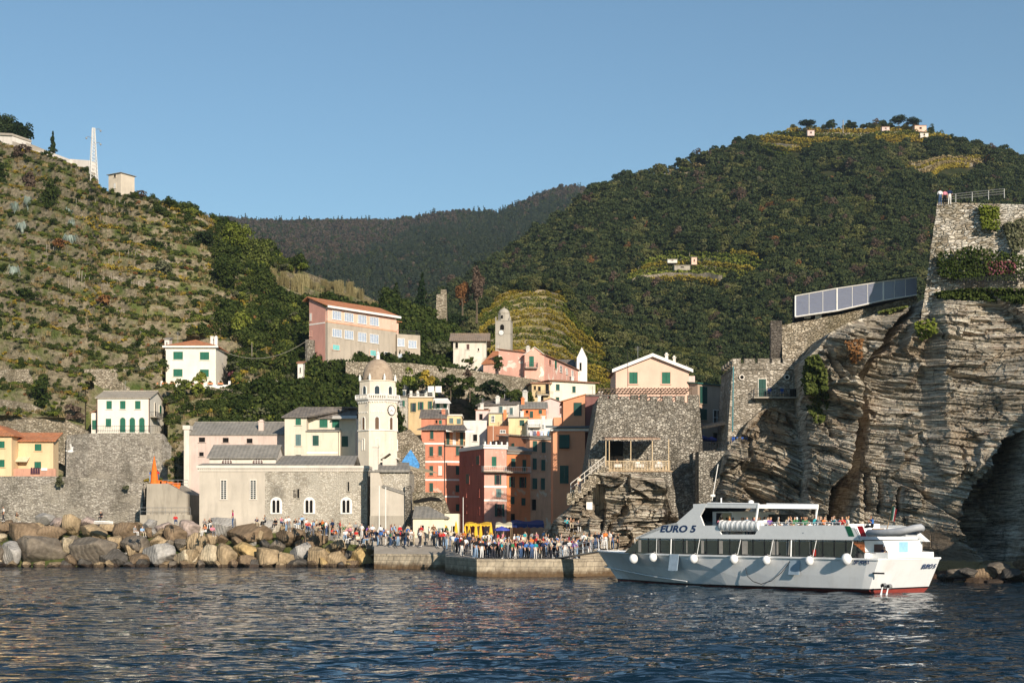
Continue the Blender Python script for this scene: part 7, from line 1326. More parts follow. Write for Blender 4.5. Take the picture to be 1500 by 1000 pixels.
LEGS = [('blue jeans',(.05,.09,.18)),('black trousers',(.015,.015,.017)),('dark trousers',(.035,.035,.045)),('beige trousers',(.45,.37,.26)),('grey trousers',(.16,.16,.17)),('light jeans',(.22,.32,.45)),('white trousers',(.62,.60,.57))]
HAIR = [('dark',(.02,.014,.01)),('brown',(.07,.04,.022)),('blond',(.30,.20,.09)),('grey',(.32,.31,.30)),('white cap',(.7,.69,.67))]
SKIN = [cl('skin_a',(.50,.29,.19)), cl('skin_b',(.42,.23,.14)), cl('skin_c',(.56,.36,.26))]
SHOE = [cl('shoe_dark',(.02,.02,.02)), cl('shoe_white',(.6,.58,.55))]
TM = [cl('top_%d' % i, c[1]) for i, c in enumerate(TOPS)]; LM = [cl('legs_%d' % i, c[1]) for i, c in enumerate(LEGS)]; HM = [cl('hair_%d' % i, c[1]) for i, c in enumerate(HAIR)]
BPM = MB(); BPM.box(-.15,.15,.13,.29,1.05,1.5,0,.02); BPM = BPM.build('backpack', cl('backpack',(.05,.05,.06)), mesh_only=True)
pr = random.Random(42); crowd = []
def person(loc, rz, pose='stand', where='', reg='', top=None, leg=None, hair=None, h=None, shorts=False, bag=None, label=None):
    ti = pr.choices(range(len(TOPS)), [8,8,9,8,7,5,4,4,3,5,2,2,2,2,2,3,2,4])[0] if top is None else top; li = pr.randrange(len(LEGS)) if leg is None else leg; hi = pr.choices(range(5), [6,5,3,1,1])[0] if hair is None else hair
    me = pr.choice(PMs[pose]); o = bpy.data.objects.new('person', me); COL.objects.link(o); s_ = h or pr.uniform(.90,1.06); o.location = loc; o.rotation_euler = (0,0,rz); o.scale = (s_*pr.uniform(.95,1.12), s_, s_)
    ms_ = [pr.choice(SKIN), TM[ti], LM[li], HM[hi], pr.choice(SHOE)]
    for i, m_ in enumerate(ms_): o.material_slots[i].link = 'OBJECT'; o.material_slots[i].material = m_
    if pose in ('stand','photo') and (bag if bag is not None else pr.random() < .18): b_ = bpy.data.objects.new('backpack', BPM); link(b_, o); 
    o['category'] = 'person'; Y = loc[1]; px = 750+loc[0]/Y*F
    crowd.append((reg, where, px, o, TOPS[ti][0], LEGS[li][0], pose, label, HAIR[hi][0])); return o
def far_enough(l, x, y, d):
    return all((x-a)**2+(y-b_)**2 > d*d for a, b_ in l)
placed = []
def fill(n, x0, x1, Y0, Y1, reg, where, dmin=.55, pw=1.6, sitp=.0, zoff=0, face=None, front=None):
    c_ = 0; tries = 0
    while c_ < n and tries < n*60:
        tries += 1; px = pr.uniform(x0, x1); Y = Y0+(Y1-Y0)*pr.random()**pw; X = (px-750)/F*Y
        if front and Y < np.interp(px, [f_[0] for f_ in fr], [f_[1] for f_ in fr])+.5: continue
        if not far_enough(placed, X, Y, dmin): continue
        placed.append((X, Y)); po = 'sit' if pr.random() < sitp else ('photo' if pr.random() < .08 else 'stand'); z = float(gz(np.array(X), np.array(Y)))+zoff
        person((X, Y, z+(.42 if po == 'sit' else 0)), (pr.uniform(-math.pi, math.pi) if face is None else face+pr.gauss(0, .8)), po, where, reg); c_ += 1
fill(40, 662, 845, 128.9, 131.2, 'q1', 'front row at the quay edge', .5, 1, face=.3, front=True)
fill(44, 655, 868, 131.2, 135.5, 'q2', 'second row on the quay', .55, 1, front=True)
fill(48, 650, 862, 135.5, 143, 'q3', 'middle of the quay crowd', .6, 1, front=True)
fill(44, 640, 850, 143, 157, 'q4', 'rear of the quay crowd', .8, 1)
fill(24, 552, 652, 151, 156, 'l1', 'left quay in front of the steps', .6, 1, .1, front=True)
fill(34, 545, 655, 157, 168, 'l2', 'stone steps left of the crowd', .6, 1, .45, zoff=.45)
def rock_top(px, py, Y): return P(px, py, Y)
RP = [(341,771,'stand',7,0,1,1.30),(355,769,'x'),]
sp_ = [(376,773,'sit',4,160.0),(389,771,'sit',5,162),(404,775,'sit',2,161),(412,772,'sit',12,162),(419,778,'stand',0,160),(423,778,'stand',1,160),(432,776,'sit',2,160),(439,774,'sit',0,161),(450,779,'sit',7,161),(459,785,'stand',6,160),(469,779,'sit',2,161),(478,784,'stand',0,161),(487,784,'stand',4,160),(494,790,'bend',6,159),(487,790,'sit',7,159.5),(491,792,'sit',8,159),(506,792,'sit',0,159),(512,788,'stand',9,161),(521,788,'stand',5,161),(530,790,'stand',0,160),(300,776,'sit',5,162),(308,775,'sit',2,163),(301,785,'sit',8,160),(311,786,'sit',12,160),(538,797,'sit',4,158.5),(547,797,'sit',17,158),(517,797,'sit',4,158.6),(524,799,'sit',17,158),(540,787,'sit',13,161),(512,797,'sit',2,158.8),(5,764,'stand',0,170),(24,765,'sit',2,168),(148,764,'sit',3,168),(197,786,'sit',5,161),(208,787,'sit',6,161),(257,769,'sit',7,164)]
for px, py, po, tp, Y in sp_: q = P(px, py, Y); person(q+Vector((0,0,.42 if po == 'sit' else 0)), pr.uniform(-1.2,1.2), po, 'rocks before the church' if px > 270 else 'rocks below the sea wall', 'r' if px > 270 else 's', top=tp)
for i in range(24): x_ = 444+i*4.6+pr.uniform(-1.5,1.5); y_ = 778+(x_-440)*.17+pr.uniform(-4,4); po = pr.choice(('sit','stand','stand')); person(P(x_, y_, 163-(y_-776)*.15)+Vector((0,0,.42 if po == 'sit' else 0)), pr.uniform(-2,2), po, 'church foot', 'c')
for i in range(8): person((FW @ Vector((pr.uniform(3,13.5), pr.uniform(1.6,2.9), 3.66))), pr.uniform(-3,3), 'stand', 'ferry top deck rail', 'w', h=.93, bag=False)
person(P(341,773,157), -1.4, 'stand', '', '', top=12, leg=0, hair=1, h=1.16, bag=False, label='person in magenta jacket and blue jeans standing alone on a boulder before the church')
crowd[-1][3].material_slots[1].material = cl('magenta', (.45,.02,.13))
# walkers, terrace guests, rock sitters
for px, py, Y, po, tp, lb in ((38,553,258,'stand',7,'rear path of the left hillside'),(42,553,258,'stand',2,''),(46,554,258,'stand',0,''),(56,550,258,'sit',4,''),(140,563,247,'stand',2,''),(150,562,247,'sit',0,''),(157,563,247,'stand',3,''),(169,565,246,'stand',1,''),(220,706,197,'stand',15,''),(231,706,197,'stand',7,'')):
    Y = Y if Y < 200 else Y-3; person(P(px,py,Y), pr.uniform(-3,3), po, 'hillside path' if Y > 200 else 'orange parasol terrace', 'h' if Y > 200 else 't', top=tp)
for px, py, Y, po, tp in ((829,772,141,'sit',10),(835,771,141,'sit',14),(841,774,141,'sit',5),(848,775,141,'sit',4)): q = cliff_at(px, py); person(q+Vector((0,-.35,.1)), .2, po, 'rock slope above the quay crowd', 'k', top=tp)
for i, (px, tp, po) in enumerate(((872,2,'stand'),(877,4,'stand'),(883,0,'stand'),(887,8,'stand'),(893,0,'stand'),(897,2,'stand'),(866,9,'stand'),(860,17,'stand'),(855,0,'stand'))): q = P(px, 805 if px > 868 else 808, 131.5+(i%3)*.7); person(q, pr.uniform(-1,1), po, 'landing beside the ferry bow', 'g', top=tp)
lbm = MB(); a, c_ = P(850,806,131), P(903,806,135); lbm.ext([(a.x,130.8,1.0),(c_.x,130.8,1.0),(c_.x,130.8,2.28),(a.x,130.8,2.1)], (0,5,0)); lbm.build('landing_step', QM, None, label='low stone landing beside the ferry bow where people wait', cat='landing')
person(P(905,806,131.4), 1.2, 'stand', '', '', top=2, leg=1, label='person in black clothes waiting right beside the ferry bow')
for x, tp, po in ((905,2,'sit'),(936,0,'sit'),(968,0,'sit')): person(ve.A+Vector((ve.loc(x,680,'F')[0],1.6,.5)), .2, po, 'bastion veranda', 'v', top=tp)
person(P(849,721,146), .8, 'stand', '', '', top=17, leg=2, label='person climbing the rock stairs beside the terracotta house')
for px, tp in ((1377,1),(1384,12),(1391,4)): person(P(px,293,139.5)-Vector((0,0,.55)), 3.0, 'stand', 'railing on top of the upper bastion', 'u', top=tp)
# passengers
def fpos(x, y, z): return FW @ Vector((x, y, z))
n_ = 0
for j, xx in enumerate(np.linspace(2.6, 14.2, 27)): person(fpos(xx+pr.uniform(-.1,.1), pr.uniform(1.2,2.9), 4.42), pr.uniform(-3,3), 'sit', 'ferry upper deck', 'f', h=.95, bag=False) if pr.random() < 2 else None
for j, xx in enumerate(np.linspace(3.0, 14, 10)): person(fpos(xx, pr.uniform(-1.5,.8), 4.45), pr.uniform(-3,3), 'sit', 'ferry upper deck', 'f', h=1.0)
for x, y, tp, po in ((18.2,2.7,6,'sit'),(17.2,2.6,12,'sit'),(16.4,2.4,8,'sit'),(13.0,2.9,8,'stand'),(15.4,1.5,4,'sit')): person(fpos(x,y,4.35 if po == 'sit' else 3.66), FYAW+pr.uniform(-1,1), po, 'ferry flying bridge', 'b', top=tp, bag=False)
for x in (4.0,3.2,2.3,1.5,.8,-.1): person(fpos(x, pr.uniform(1.0,2.8), 2.35), pr.uniform(-3,3), 'sit', 'ferry aft deck', 'a', bag=False)
# labels: every figure singled out by clothing and rank along its own row
by = {}
for c_ in crowd: by.setdefault((c_[0], c_[1]), []).append(c_)
for (reg, where), l in by.items():
    l.sort(key=lambda q: q[2])
    for j, c_ in enumerate(l):
        o = c_[3]
        if c_[7]: o['label'] = c_[7]; continue
        o['label'] = '%s top, %s, %s; %s from left, %s' % (c_[4], c_[5], PV[c_[6]], ordn(j+1), where); o['group'] = 'people: '+where
# ---------------------------------------------------------------- plants and trees as things
def plant(name, label, cat, pos, w_, h_, mesh, mat, group=None, rz=None, d=None):
    o = bpy.data.objects.new(name, mesh); COL.objects.link(o); o.location = pos; o.scale = (w_/2, (d or w_)/2, h_); o.rotation_euler.z = pr.uniform(0,6) if rz is None else rz
    if mat: o.material_slots[0].link = 'OBJECT'; o.material_slots[0].material = mat
    return tag(o, label, cat, group)
BH = .62*1.75
COLN = {'d':('dark green',L_dark),'m':('green',L_mid),'l':('yellow green',L_lime),'o':('grey olive',L_olive),'g':('golden',L_gold),'r':('reddish brown',L_rust),'b':('bare brown',L_brown),'p':('pink flowering',L_pink),'u':('pale blue flowering',L_blue),'n':('blackish green',L_pine)}
def bush(x0, y0, x1, y1, c, where, sh=None, Y=None, cat='bush'):
    sh = sh or LEFT; xc = (x0+x1)/2; q = P(xc, y1, Y) if Y else sh.at(xc, y1); m = q.y/F
    W, hh = (x1-x0)*m, (y1-y0)*m*1.05; v_, f_ = leafcloud(int(min(4800, max(260, W*hh*40))), W/2, W*.42, hh/2, .30, max(8, int(W*hh*.45)), pr.randrange(9999), lr=.34, up=.2); o = obj_np('bush', v_, f_, COLN[c][1], label='%s rounded bush %s' % (COLN[c][0], where), cat=cat); o.location = q-Vector((0,0,.3)); return o
def tree(x0, y0, x1, y1, c, where, sh=None, Y=None, kind='crown', trunk=.35, bark=None, name='tree', tw_=.018):
    sh = sh or LEFT; xc = (x0+x1)/2; q = P(xc, y1, Y) if Y else sh.at(xc, y1); m = q.y/F; hh = (y1-y0)*m; W = (x1-x0)*m
    r_ = empty(name, q, 0, label='%s %s %s' % (COLN[c][0], {'crown':'tree','umbrella':'umbrella pine','conifer':'conifer','bare':'bare tree'}[kind], where), cat={'umbrella':'pine tree','conifer':'conifer'}.get(kind,'tree'))
    mb = MB(); rr = max(.09, hh*tw_); top = hh*(trunk+.25); mb.tube([(0,0,-.5),(rr*.5,0,top*.4),(0,rr,top)], [rr*1.3,rr,rr*.5], 6)
    for k in range(4): a = k*1.7+xc; mb.tube([(0,0,top*.55+k*.08*top),(math.cos(a)*W*.22,math.sin(a)*W*.22,hh*(trunk+.3+.05*k))], [rr*.5,rr*.15], 5)
    mb.build('trunk', bark or BARK, r_); ph_ = 'crown' if kind in ('crown','bare') else kind; me = pr.choice(PR[ph_])
    if ph_ == 'crown' and q.y < 400:
        hc = hh*(1-trunk); v_, f_ = leafcloud(int(min(6500, max(300, W*hc*55))), W/2, W*.45, hc/2, .28*max(1, q.y/250), max(9, int(W*hc*.5)), pr.randrange(9999), lr=.34, up=.15); cr = obj_np('crown', v_, f_, COLN[c][1], r_); cr.location = (0,0,hh*trunk); return r_
    cr = bpy.data.objects.new('crown', me); link(cr, r_)
    zs_ = {'crown':1.75*.85,'umbrella':.8,'conifer':1.05}[ph_]; cr.location = (0,0,hh*trunk if ph_ != 'conifer' else 0); cr.scale = ((W/2)/(1.05 if ph_ != 'conifer' else .5),)*2+((hh*(1-trunk) if ph_ != 'conifer' else hh)/zs_,); cr.rotation_euler.z = pr.uniform(0,6)
    cr.material_slots[0].link = 'OBJECT'; cr.material_slots[0].material = COLN[c][1]; return r_
# skyline and top left
tree(-22,160,28,245,'n','behind the cemetery block at the left edge',Y=345,trunk=.12); tree(14,170,50,240,'n','behind the grey cemetery wall',Y=343,trunk=.12); tree(63,193,92,246,'n','standing alone behind the white cemetery wall',Y=335,kind='conifer',trunk=.1)
for a in ((-12,232,26,262,'m','below the cemetery block'),(18,228,52,256,'b','under the grey cemetery wall'),(46,232,94,256,'m','under the middle of the cemetery wall'),(-10,250,16,290,'d','at the left edge below the cemetery'),(50,262,92,320,'d','in the dark clump left of the mast'),(24,262,60,296,'b','left of the dark clump below the cemetery'),(180,290,226,306,'b','right of the beige transformer tower'),(145,303,162,316,'d','at the foot of the transformer tower'),(196,350,252,376,'d','largest clipped one on the golden terraces'),(24,362,72,388,'d','oval one on the upper left terraces'),(76,364,108,384,'r','beside the oval dark one on the upper left terraces'),(136,374,190,390,'d','flat one in the middle of the terraces'),(12,422,70,456,'d','biggest one near the left edge above the wire'),(126,420,160,436,'o','beside the fenced vegetable plots'),(76,440,96,462,'o','small one right of the biggest left one'),(136,440,172,462,'r','in the middle of the lower terraces'),(203,424,226,448,'d','at the end of the stake fence'),(176,530,203,556,'o','silvery ball beside the walkers path'),(200,378,256,412,'o','above the right end of the stake fence'),(-14,440,10,500,'d','tall one at the left edge'),(262,330,330,372,'n','on the ridge behind the shed'),(300,352,352,400,'d','dark mass left of the lime green one'),(318,322,372,392,'l','bright lime one on the ridge'),(352,360,402,412,'m','right of the bright lime one'),(302,378,360,440,'d','dark one below the ridge'),(362,396,410,452,'d','dark one above the villa roof'),(268,452,308,480,'m','palm like one above the villa'),(270,474,300,500,'g','behind the orange villa roof'),(330,466,380,516,'l','right of the villa roof'),(382,470,420,520,'m','between the villa and the school building'),(330,512,392,560,'d','beside the villa right wall'),(330,530,362,562,'p','against the villa right wall'),(392,520,446,562,'m','left below the school building'),(454,520,492,562,'n','dark one below the school corner'),(492,508,546,556,'r','reddish one above the clock tower left side'),(420,506,462,540,'m','at the foot of the school side wall'),(240,560,286,604,'m','right of the white house with arched doors'),(270,566,312,606,'l','bright one below the balustrade'),(300,584,350,618,'m','behind the long pink roof'),(348,588,386,606,'u','blue flowering one under the balustrade wall'),(380,580,422,606,'n','dark one left of the cream house roof'),(350,596,400,618,'o','behind the pink house chimney'),(40,548,88,584,'d','upper dark one on the left cliffy bank'),(36,566,94,612,'d','broad dark one on the left bank'),(86,592,138,626,'b','brownish one left of the white house'),(56,622,76,636,'o','small one above the yellow house roof'),(80,694,98,712,'o','growing out of the sea wall'),(180,708,190,714,'o','tiny one on the sea wall'),(616,438,650,470,'m','above the weathered house left'),(618,492,662,528,'o','in front of the weathered house'),(676,518,698,534,'m','beside the weathered house wall'),(716,518,746,544,'d','round clipped one before the pink convent'),(640,524,660,548,'d','dark one before the long retaining wall'),(676,538,692,552,'b','round brown one before the long retaining wall'),(582,536,612,566,'l','yellow green one right of the dome'),(612,538,642,568,'g','golden one below the long retaining wall')):
    nm = a[5]; Yv = None
    if a[0] > 610 and a[1] > 480: Yv = 236
    if 'wall' in nm and 'long retaining' in nm: Yv = 224
    if nm.startswith('yellow green one right'): Yv = 222
    if 'sea wall' in nm: Yv = 185.5
    if nm.startswith('beside the villa') or nm.startswith('against the villa'): Yv = 236
    if nm.startswith('blue flowering'): Yv = 219
    bush(*a, Y=Yv)
for i, a in enumerate(((640,546,680,582,'d'),(668,548,708,584,'d'),(700,556,744,592,'n'),(736,566,782,604,'d'),(592,556,622,580,'m'),(616,552,650,578,'d'),(762,572,790,606,'m'))): tree(*a, 'in the dark grove below the long retaining wall, '+ordn((2,3,4,5,0,1,6)[i]+1)+' from the left', Y=229, trunk=.15)
for i, (x, y, c) in enumerate(((588,562,'m'),(610,560,'d'),(634,566,'m'),(656,572,'d'),(676,566,'d'),(698,578,'n'),(716,572,'d'),(736,584,'d'),(754,580,'m'),(772,590,'d'))): bush(x-17,y-20,x+17,y+22,c,'in the grove above the village roofs, %s from left' % ordn(i+1),Y=231.5)
for i, a in enumerate(((596,400,640,476,'n'),(634,420,664,470,'n'),(560,414,600,452,'n'),(600,440,636,490,'d'),(648,452,690,500,'n'),(684,392,712,470,'b'),(664,398,690,470,'r'),(710,470,750,505,'d'))): tree(*a, ordn(i+1)+' one in the wood left of the vineyard mound', Y=300+i*3, kind='conifer' if a[4] == 'n' and i < 3 else 'crown', trunk=.2)
# right hill skyline pines and single trees
for a in ((1169,176,1196,192,'n','alone on the crest of the big hill','umbrella'),(1303,170,1330,190,'n','left one of the pair on the summit','umbrella'),(1326,173,1350,190,'n','right one of the pair on the summit','umbrella'),(1357,184,1372,198,'n','beside the summit hut','crown'),(1372,193,1386,205,'d','just right of the summit hut','crown'),(1386,198,1404,212,'d','lower right of the summit','crown'),(1208,180,1220,190,'n','small one left of the summit pole','crown'),(900,258,924,280,'n','tallest at the left end of the hill crest','umbrella'),(872,268,900,292,'n','leftmost on the hill crest','crown'),(918,264,936,290,'n','with bare trunk at the left end of the crest','umbrella'),(1038,214,1054,232,'n','on the left crest above the terraces','crown'),(1074,202,1090,214,'n','on the crest','crown'),(1092,200,1104,212,'n','second one on the crest','crown'),(1484,228,1500,240,'d','at the right edge of the skyline','crown'),(1430,218,1446,232,'d','on the right descending crest','crown')):
    tree(a[0],a[1],a[2],a[3]+3,a[4],a[5],Y=645 if a[0] < 1000 else 668,kind=a[6],trunk=.5 if a[6]=='umbrella' else .2)
tr_ = random.Random(77)
for i in range(64):
    x = tr_.uniform(840, 1340); y = tr_.uniform(250 if x > 1000 else 300, 480)
    if any(inpoly(np.array([x]), np.array([y+q]), v_)[0] for v_ in VY for q in (0,14)): continue
    c = tr_.choices('ndobr', [4,3,3,4,1])[0]; w_ = tr_.uniform(11,22); h_ = tr_.uniform(14,26); k = tr_.choice(('umbrella','crown','crown'))
    tree(x, y, x+w_, y+h_, c, 'on the big hill, %s one from the left of its scattered trees' % ordn(i+1), sh=RIGHT, kind=k if c != 'b' else 'crown', trunk=.42, bark=PALEBARK, tw_=.014)
lst = sorted([o for o in COL.objects if o.get('label','').find('of its scattered trees') > 0], key=lambda o: o.location.x/o.location.y)
for i, o in enumerate(lst): o['label'] = '%s among scattered trees of the big hill, %s from left' % (o['label'].split(' on the')[0], ordn(i+1)); o['group'] = 'scattered trees on the big hill'
for i, (x, y, w_, h_, c) in enumerate(((1128,272,11,17,'g'),(1146,284,8,12,'r'),(1162,372,16,18,'r'),(942,318,10,18,'r'),(920,310,10,10,'r'),(1046,325,14,12,'r'),(1138,366,9,15,'g'),(1060,430,22,18,'m'))): tree(x,y,x+w_,y+h_,c,'glowing on the big hill, %s of the coloured ones' % ordn(i+1),sh=RIGHT,trunk=.15)
# ivy, cliff plants
def creeper(name, label, pts, n, leaf, mat, cat='plant', thick=.5, seed=1):
    g = np.random.default_rng(seed); pos = []
    x0, x1 = min(p[0] for p in pts), max(p[0] for p in pts); y0, y1 = min(p[1] for p in pts), max(p[1] for p in pts)
    while len(pos) < n:
        x, y = x0+(x1-x0)*g.random(), y0+(y1-y0)*g.random()
        if inpoly(np.array([x]), np.array([y]), [(p[0], p[1]) for p in pts])[0]: q = cliff_at(x+g.normal()*1.2, y); pos.append(Vector(((x-750)/F*q.y, q.y-.1-g.random()*thick, q.z)))
    pos = np.array([list(p) for p in pos]); b0 = pos.mean(0); pos -= b0; nrm = g.normal(size=(n,3))*.6+np.array([.2,-1,.5]); nrm /= np.linalg.norm(nrm,axis=1)[:,None]; a = np.cross(nrm, g.normal(size=(n,3))); a /= np.linalg.norm(a,axis=1)[:,None]; b_ = np.cross(nrm,a); s_ = leaf*(.6+.8*g.random((n,1)))
    V = np.stack([pos-a*s_*.5-b_*s_*.3,pos+a*s_*.5-b_*s_*.35,pos+a*s_*.3+b_*s_*.5,pos-a*s_*.45+b_*s_*.4],1).reshape(-1,3); o = obj_np(name, V, np.arange(4*n).reshape(-1,4), mat, label=label, cat=cat); o.location = b0; return o
creeper('ivy', 'long hanging curtain of ivy beside the castle tower', [(1172,526),(1196,522),(1208,545),(1211,590),(1204,618),(1194,622),(1184,604),(1176,570)], 5200, .22, L_mid, thick=1.0)
for i, (poly_, c, n, lb) in enumerate((([(1370,372),(1420,362),(1500,376),(1500,412),(1400,412),(1372,405)],'d',2600,'dark shrubs at the foot of the upper bastion above the fence'),([(1430,300),(1462,306),(1460,340),(1436,336)],'l',700,'yellow green tuft high on the upper bastion wall'),([(1466,330),(1500,320),(1500,366),(1480,372)],'o',700,'olive tufts at the right edge of the upper bastion wall'),([(1440,386),(1482,384),(1484,402),(1444,404)],'p',360,'pink oleander at the foot of the upper bastion'),([(1360,424),(1400,422),(1500,424),(1500,446),(1440,440),(1372,438)],'d',2000,'green plants along the cliff top edge below the fence'),([(1336,480),(1366,470),(1372,492),(1346,505)],'l',460,'small bush on the cliff below the terrace end'),([(1284,430),(1322,428),(1326,450),(1300,462)],'m',700,'bush under the glazed terrace right end'),([(1236,505),(1262,500),(1262,530),(1244,536)],'r',300,'rusty dry tuft on the cliff left of the crack'))):
    if 'bastion wall' in lb or 'oleander' in lb or 'foot of the upper' in lb:
        g = np.random.default_rng(i); o = None; sv = cliff_at; cliff_at = lambda x, y: (lambda q: Vector((q.x, q.y, q.z)))(ub.root.matrix_basis @ Matrix.Identity(4) @ Vector(ub.ray(x, y, 1, 3*max(0,min(1,(432-y)/136))-.1)) if False else (Matrix.Translation(ub.A) @ Matrix.Rotation(ub.yaw, 4, 'Z')) @ Vector(ub.ray(x, y, 1, 3*max(0,min(1,(432-y)/136))-.1))); creeper('wall_shrub', lb, poly_, n, .20, COLN[c][1], 'plant', .8, i); cliff_at = sv
    else: creeper('cliff_shrub', lb, poly_, n, .2, COLN[c][1], 'plant', .7, i)
# ---------------------------------------------------------------- dry stone terrace walls
def strip_wall(pts, h_, label, group, mat=ST_P, th=.5):
    b0 = pts[0].copy(); mb = MB(); n = len(pts); hs = [h_*(.8+.35*vn(p.x*.4, 0*p.x, 9)) for p in pts]
    if n < 3: return
    vs = []
    for p, h in zip(pts, hs): q = p-b0; vs += [(q.x,q.y-.35,q.z-.6),(q.x,q.y-.25,q.z+h),(q.x,q.y+th,q.z+h),(q.x,q.y+th,q.z-.6)]
    mb.add(vs, [(i*4+j,(i+1)*4+j,(i+1)*4+j+1,i*4+j+1) for i in range(n-1) for j in range(3)]+[(0,1,2,3),(n*4-1,n*4-2,n*4-3,n*4-4)]); o = mb.build('dry_stone_wall', mat, None, label=label, cat='stone wall', group=group); o.location = b0
wr = random.Random(4); lw = []
for k in range(3, 17):
    for (x0, x1) in ((wr.uniform(-30,30), wr.uniform(90,150)), (wr.uniform(140,190), wr.uniform(240,300))):
        px = np.arange(x0, x1, 4.0); S = np.full(px.shape, (k+.02)/LEFT.N)
        for _ in range(4): S = S-(LEFT.q(px, S)-(k+.02))/LEFT.N
        p, _w = LEFT.pt(px, S); py = HY-(p[:,2]-H)/p[:,1]*F
        if S.max() > .93 or S.min() < .05 or py.max() > 545 or pushed(px, py, p[:,1]*0).max() > 0: continue
        lw.append([Vector(q) for q in p])
for i, q in enumerate(lw): strip_wall(q, wr.uniform(1.2,2.2), 'dry stone terrace wall on the left hillside, %s counted upwards' % ordn(i+1), 'terrace walls on the left hillside')
for i, (x0, x1, y0, y1) in enumerate(((896,1060,414,409),(935,1055,400,396),(958,1118,386,384),(1112,1210,214,211),(1190,1330,199,197),(1326,1446,247,240),(1330,1440,254,249),(1335,1440,240,235),(1115,1230,238,236),(955,1030,262,246))):
    strip_wall([RIGHT.at(float(x), y0+(y1-y0)*(x-x0)/(x1-x0)) for x in np.arange(x0, x1, 6)], 1.5 if i else 2.6, 'pale terrace wall across the big hill, %s of the far ones' % ordn(i+1), 'terrace walls on the big hill')
# ---------------------------------------------------------------- vine rows
def vine_row(pts, w_, h_, leaf, dens, mat, label, group, seed):
    g = np.random.default_rng(seed); pts = np.array([list(p) for p in pts]); seg = np.linalg.norm(np.diff(pts, axis=0), axis=1); L = np.concatenate([[0], np.cumsum(seg)])
    if L[-1] < 2: return
    n = int(L[-1]*dens); t_ = g.random(n)*L[-1]; pos = np.stack([np.interp(t_, L, pts[:,k]) for k in range(3)], -1); pos += np.stack([g.normal(size=n)*.12, g.normal(size=n)*w_*.5, g.random(n)*h_+.1+.25*np.sin(t_*1.3+seed)], -1); b0 = pts[0].copy(); pos -= b0
    nrm = g.normal(size=(n,3))+np.array([0,-.5,.6]); nrm /= np.linalg.norm(nrm,axis=1)[:,None]; a = np.cross(nrm, g.normal(size=(n,3))); a /= np.linalg.norm(a,axis=1)[:,None]; b_ = np.cross(nrm,a); s_ = leaf*(.6+.8*g.random((n,1)))
    V = np.stack([pos-a*s_*.5-b_*s_*.4,pos+a*s_*.5-b_*s_*.4,pos+a*s_*.4+b_*s_*.5,pos-a*s_*.5+b_*s_*.4],1).reshape(-1,3); o = obj_np('vine_row', V, np.arange(4*n).reshape(-1,4), mat, label=label, cat='vine row', group=group); o.location = b0
L_vg = M_leaf('vine_green_leaves', (.045,.07,.015), (.11,.13,.025), (.24,.22,.045)); L_vy = M_leaf('vine_yellow_leaves', (.13,.12,.02), (.26,.21,.035), (.40,.30,.05))
def sheet_rows(sh, polys, k0, k1, mats, label, group, step=1, frac=.62, h_=1.3, dens=55, leaf=.26):
    px = np.linspace(min(p[0] for q in polys for p in q), max(p[0] for q in polys for p in q), 90); n = 0
    for k in range(k0, k1):
        for fr2 in ((frac,) if step == 1 else (.45,.8)):
            S = np.full(px.shape, (k+fr2)/sh.N)
            for _ in range(4): S = S-(sh.q(px, S)-(k+fr2))/sh.N
            p, _w = sh.pt(px, S); sx = 750+p[:,0]/p[:,1]*F; py = HY-(p[:,2]-H)/p[:,1]*F; m_ = np.zeros(len(px), bool)
            for q in polys: m_ |= inpoly(sx, py, q)
            m_ &= (S < .98) & (S > 0); idx_ = np.where(m_)[0]
            if len(idx_) < 4: continue
            n += 1; vine_row(p[idx_[0]:idx_[-1]+1], .5, h_, leaf, dens, mats[(k*2+int(fr2*10)) % len(mats)], '%s, %s row counted from below' % (label, ordn(n)), group, k*7+int(fr2*10))
sheet_rows(VINE, [VP0], 2, 17, [L_vg,L_vy,L_vy,L_vg,L_gold], 'vine row on the mound behind the bell tower', 'vine rows on the mound', step=2, dens=60)
sheet_rows(VINE, [VPB], 1, 12, [L_vy,L_vg,L_gold,L_vg], 'vine row on the slope behind the peach house', 'vine rows behind the peach house', step=1, dens=45)
sheet_rows(LEFT, [[(95,322),(300,318),(262,352),(100,352)],[(60,380),(262,384),(258,412),(50,410)],[(60,425),(170,432),(170,446),(60,440)],[(100,455),(250,462),(250,480),(120,478)],[(250,392),(300,400),(300,420),(250,410)]], 6, 24, [L_gold,L_vy,L_vg,L_vy], 'autumn vine row on the left terraces', 'vine rows on the left terraces', step=1, dens=42)
for vi, (q, dy, nm, mats_) in enumerate(((VY[0],7,'the mid hill vineyard',[L_lime,L_vy,L_vg]),(VY[1],6,'the summit terraces',[L_vy,L_gold,L_vg]),(VY[2],5,'the bare terraces right of the summit',[L_dry,L_vy]),(VY[3],5,'the left crest terraces',[L_vg,L_dry]),(VY[4],6,'the upper crest strip',[L_vy,L_vg]),(VY[5],3,'the thin crest strip',[L_dry]),(VY[6],6,'the upper right strips',[L_dry,L_rust]))):
    y = min(p[1] for p in q)+3; k = 0
    while y < max(p[1] for p in q):
        xs2 = np.arange(min(p[0] for p in q), max(p[0] for p in q), 5.0); yy = y+2*np.sin(xs2/60); m_ = inpoly(xs2, yy, q); idx_ = np.where(m_)[0]
        if len(idx_) > 3: k += 1; vine_row([RIGHT.at(float(x), float(y2)) for x, y2 in zip(xs2[idx_], yy[idx_])], 1.4, 2.1, .5, 44, mats_[k % len(mats_)], 'vine row in %s, %s from the top' % (nm, ordn(k)), 'vine rows in '+nm, 100*vi+k)
        y += dy
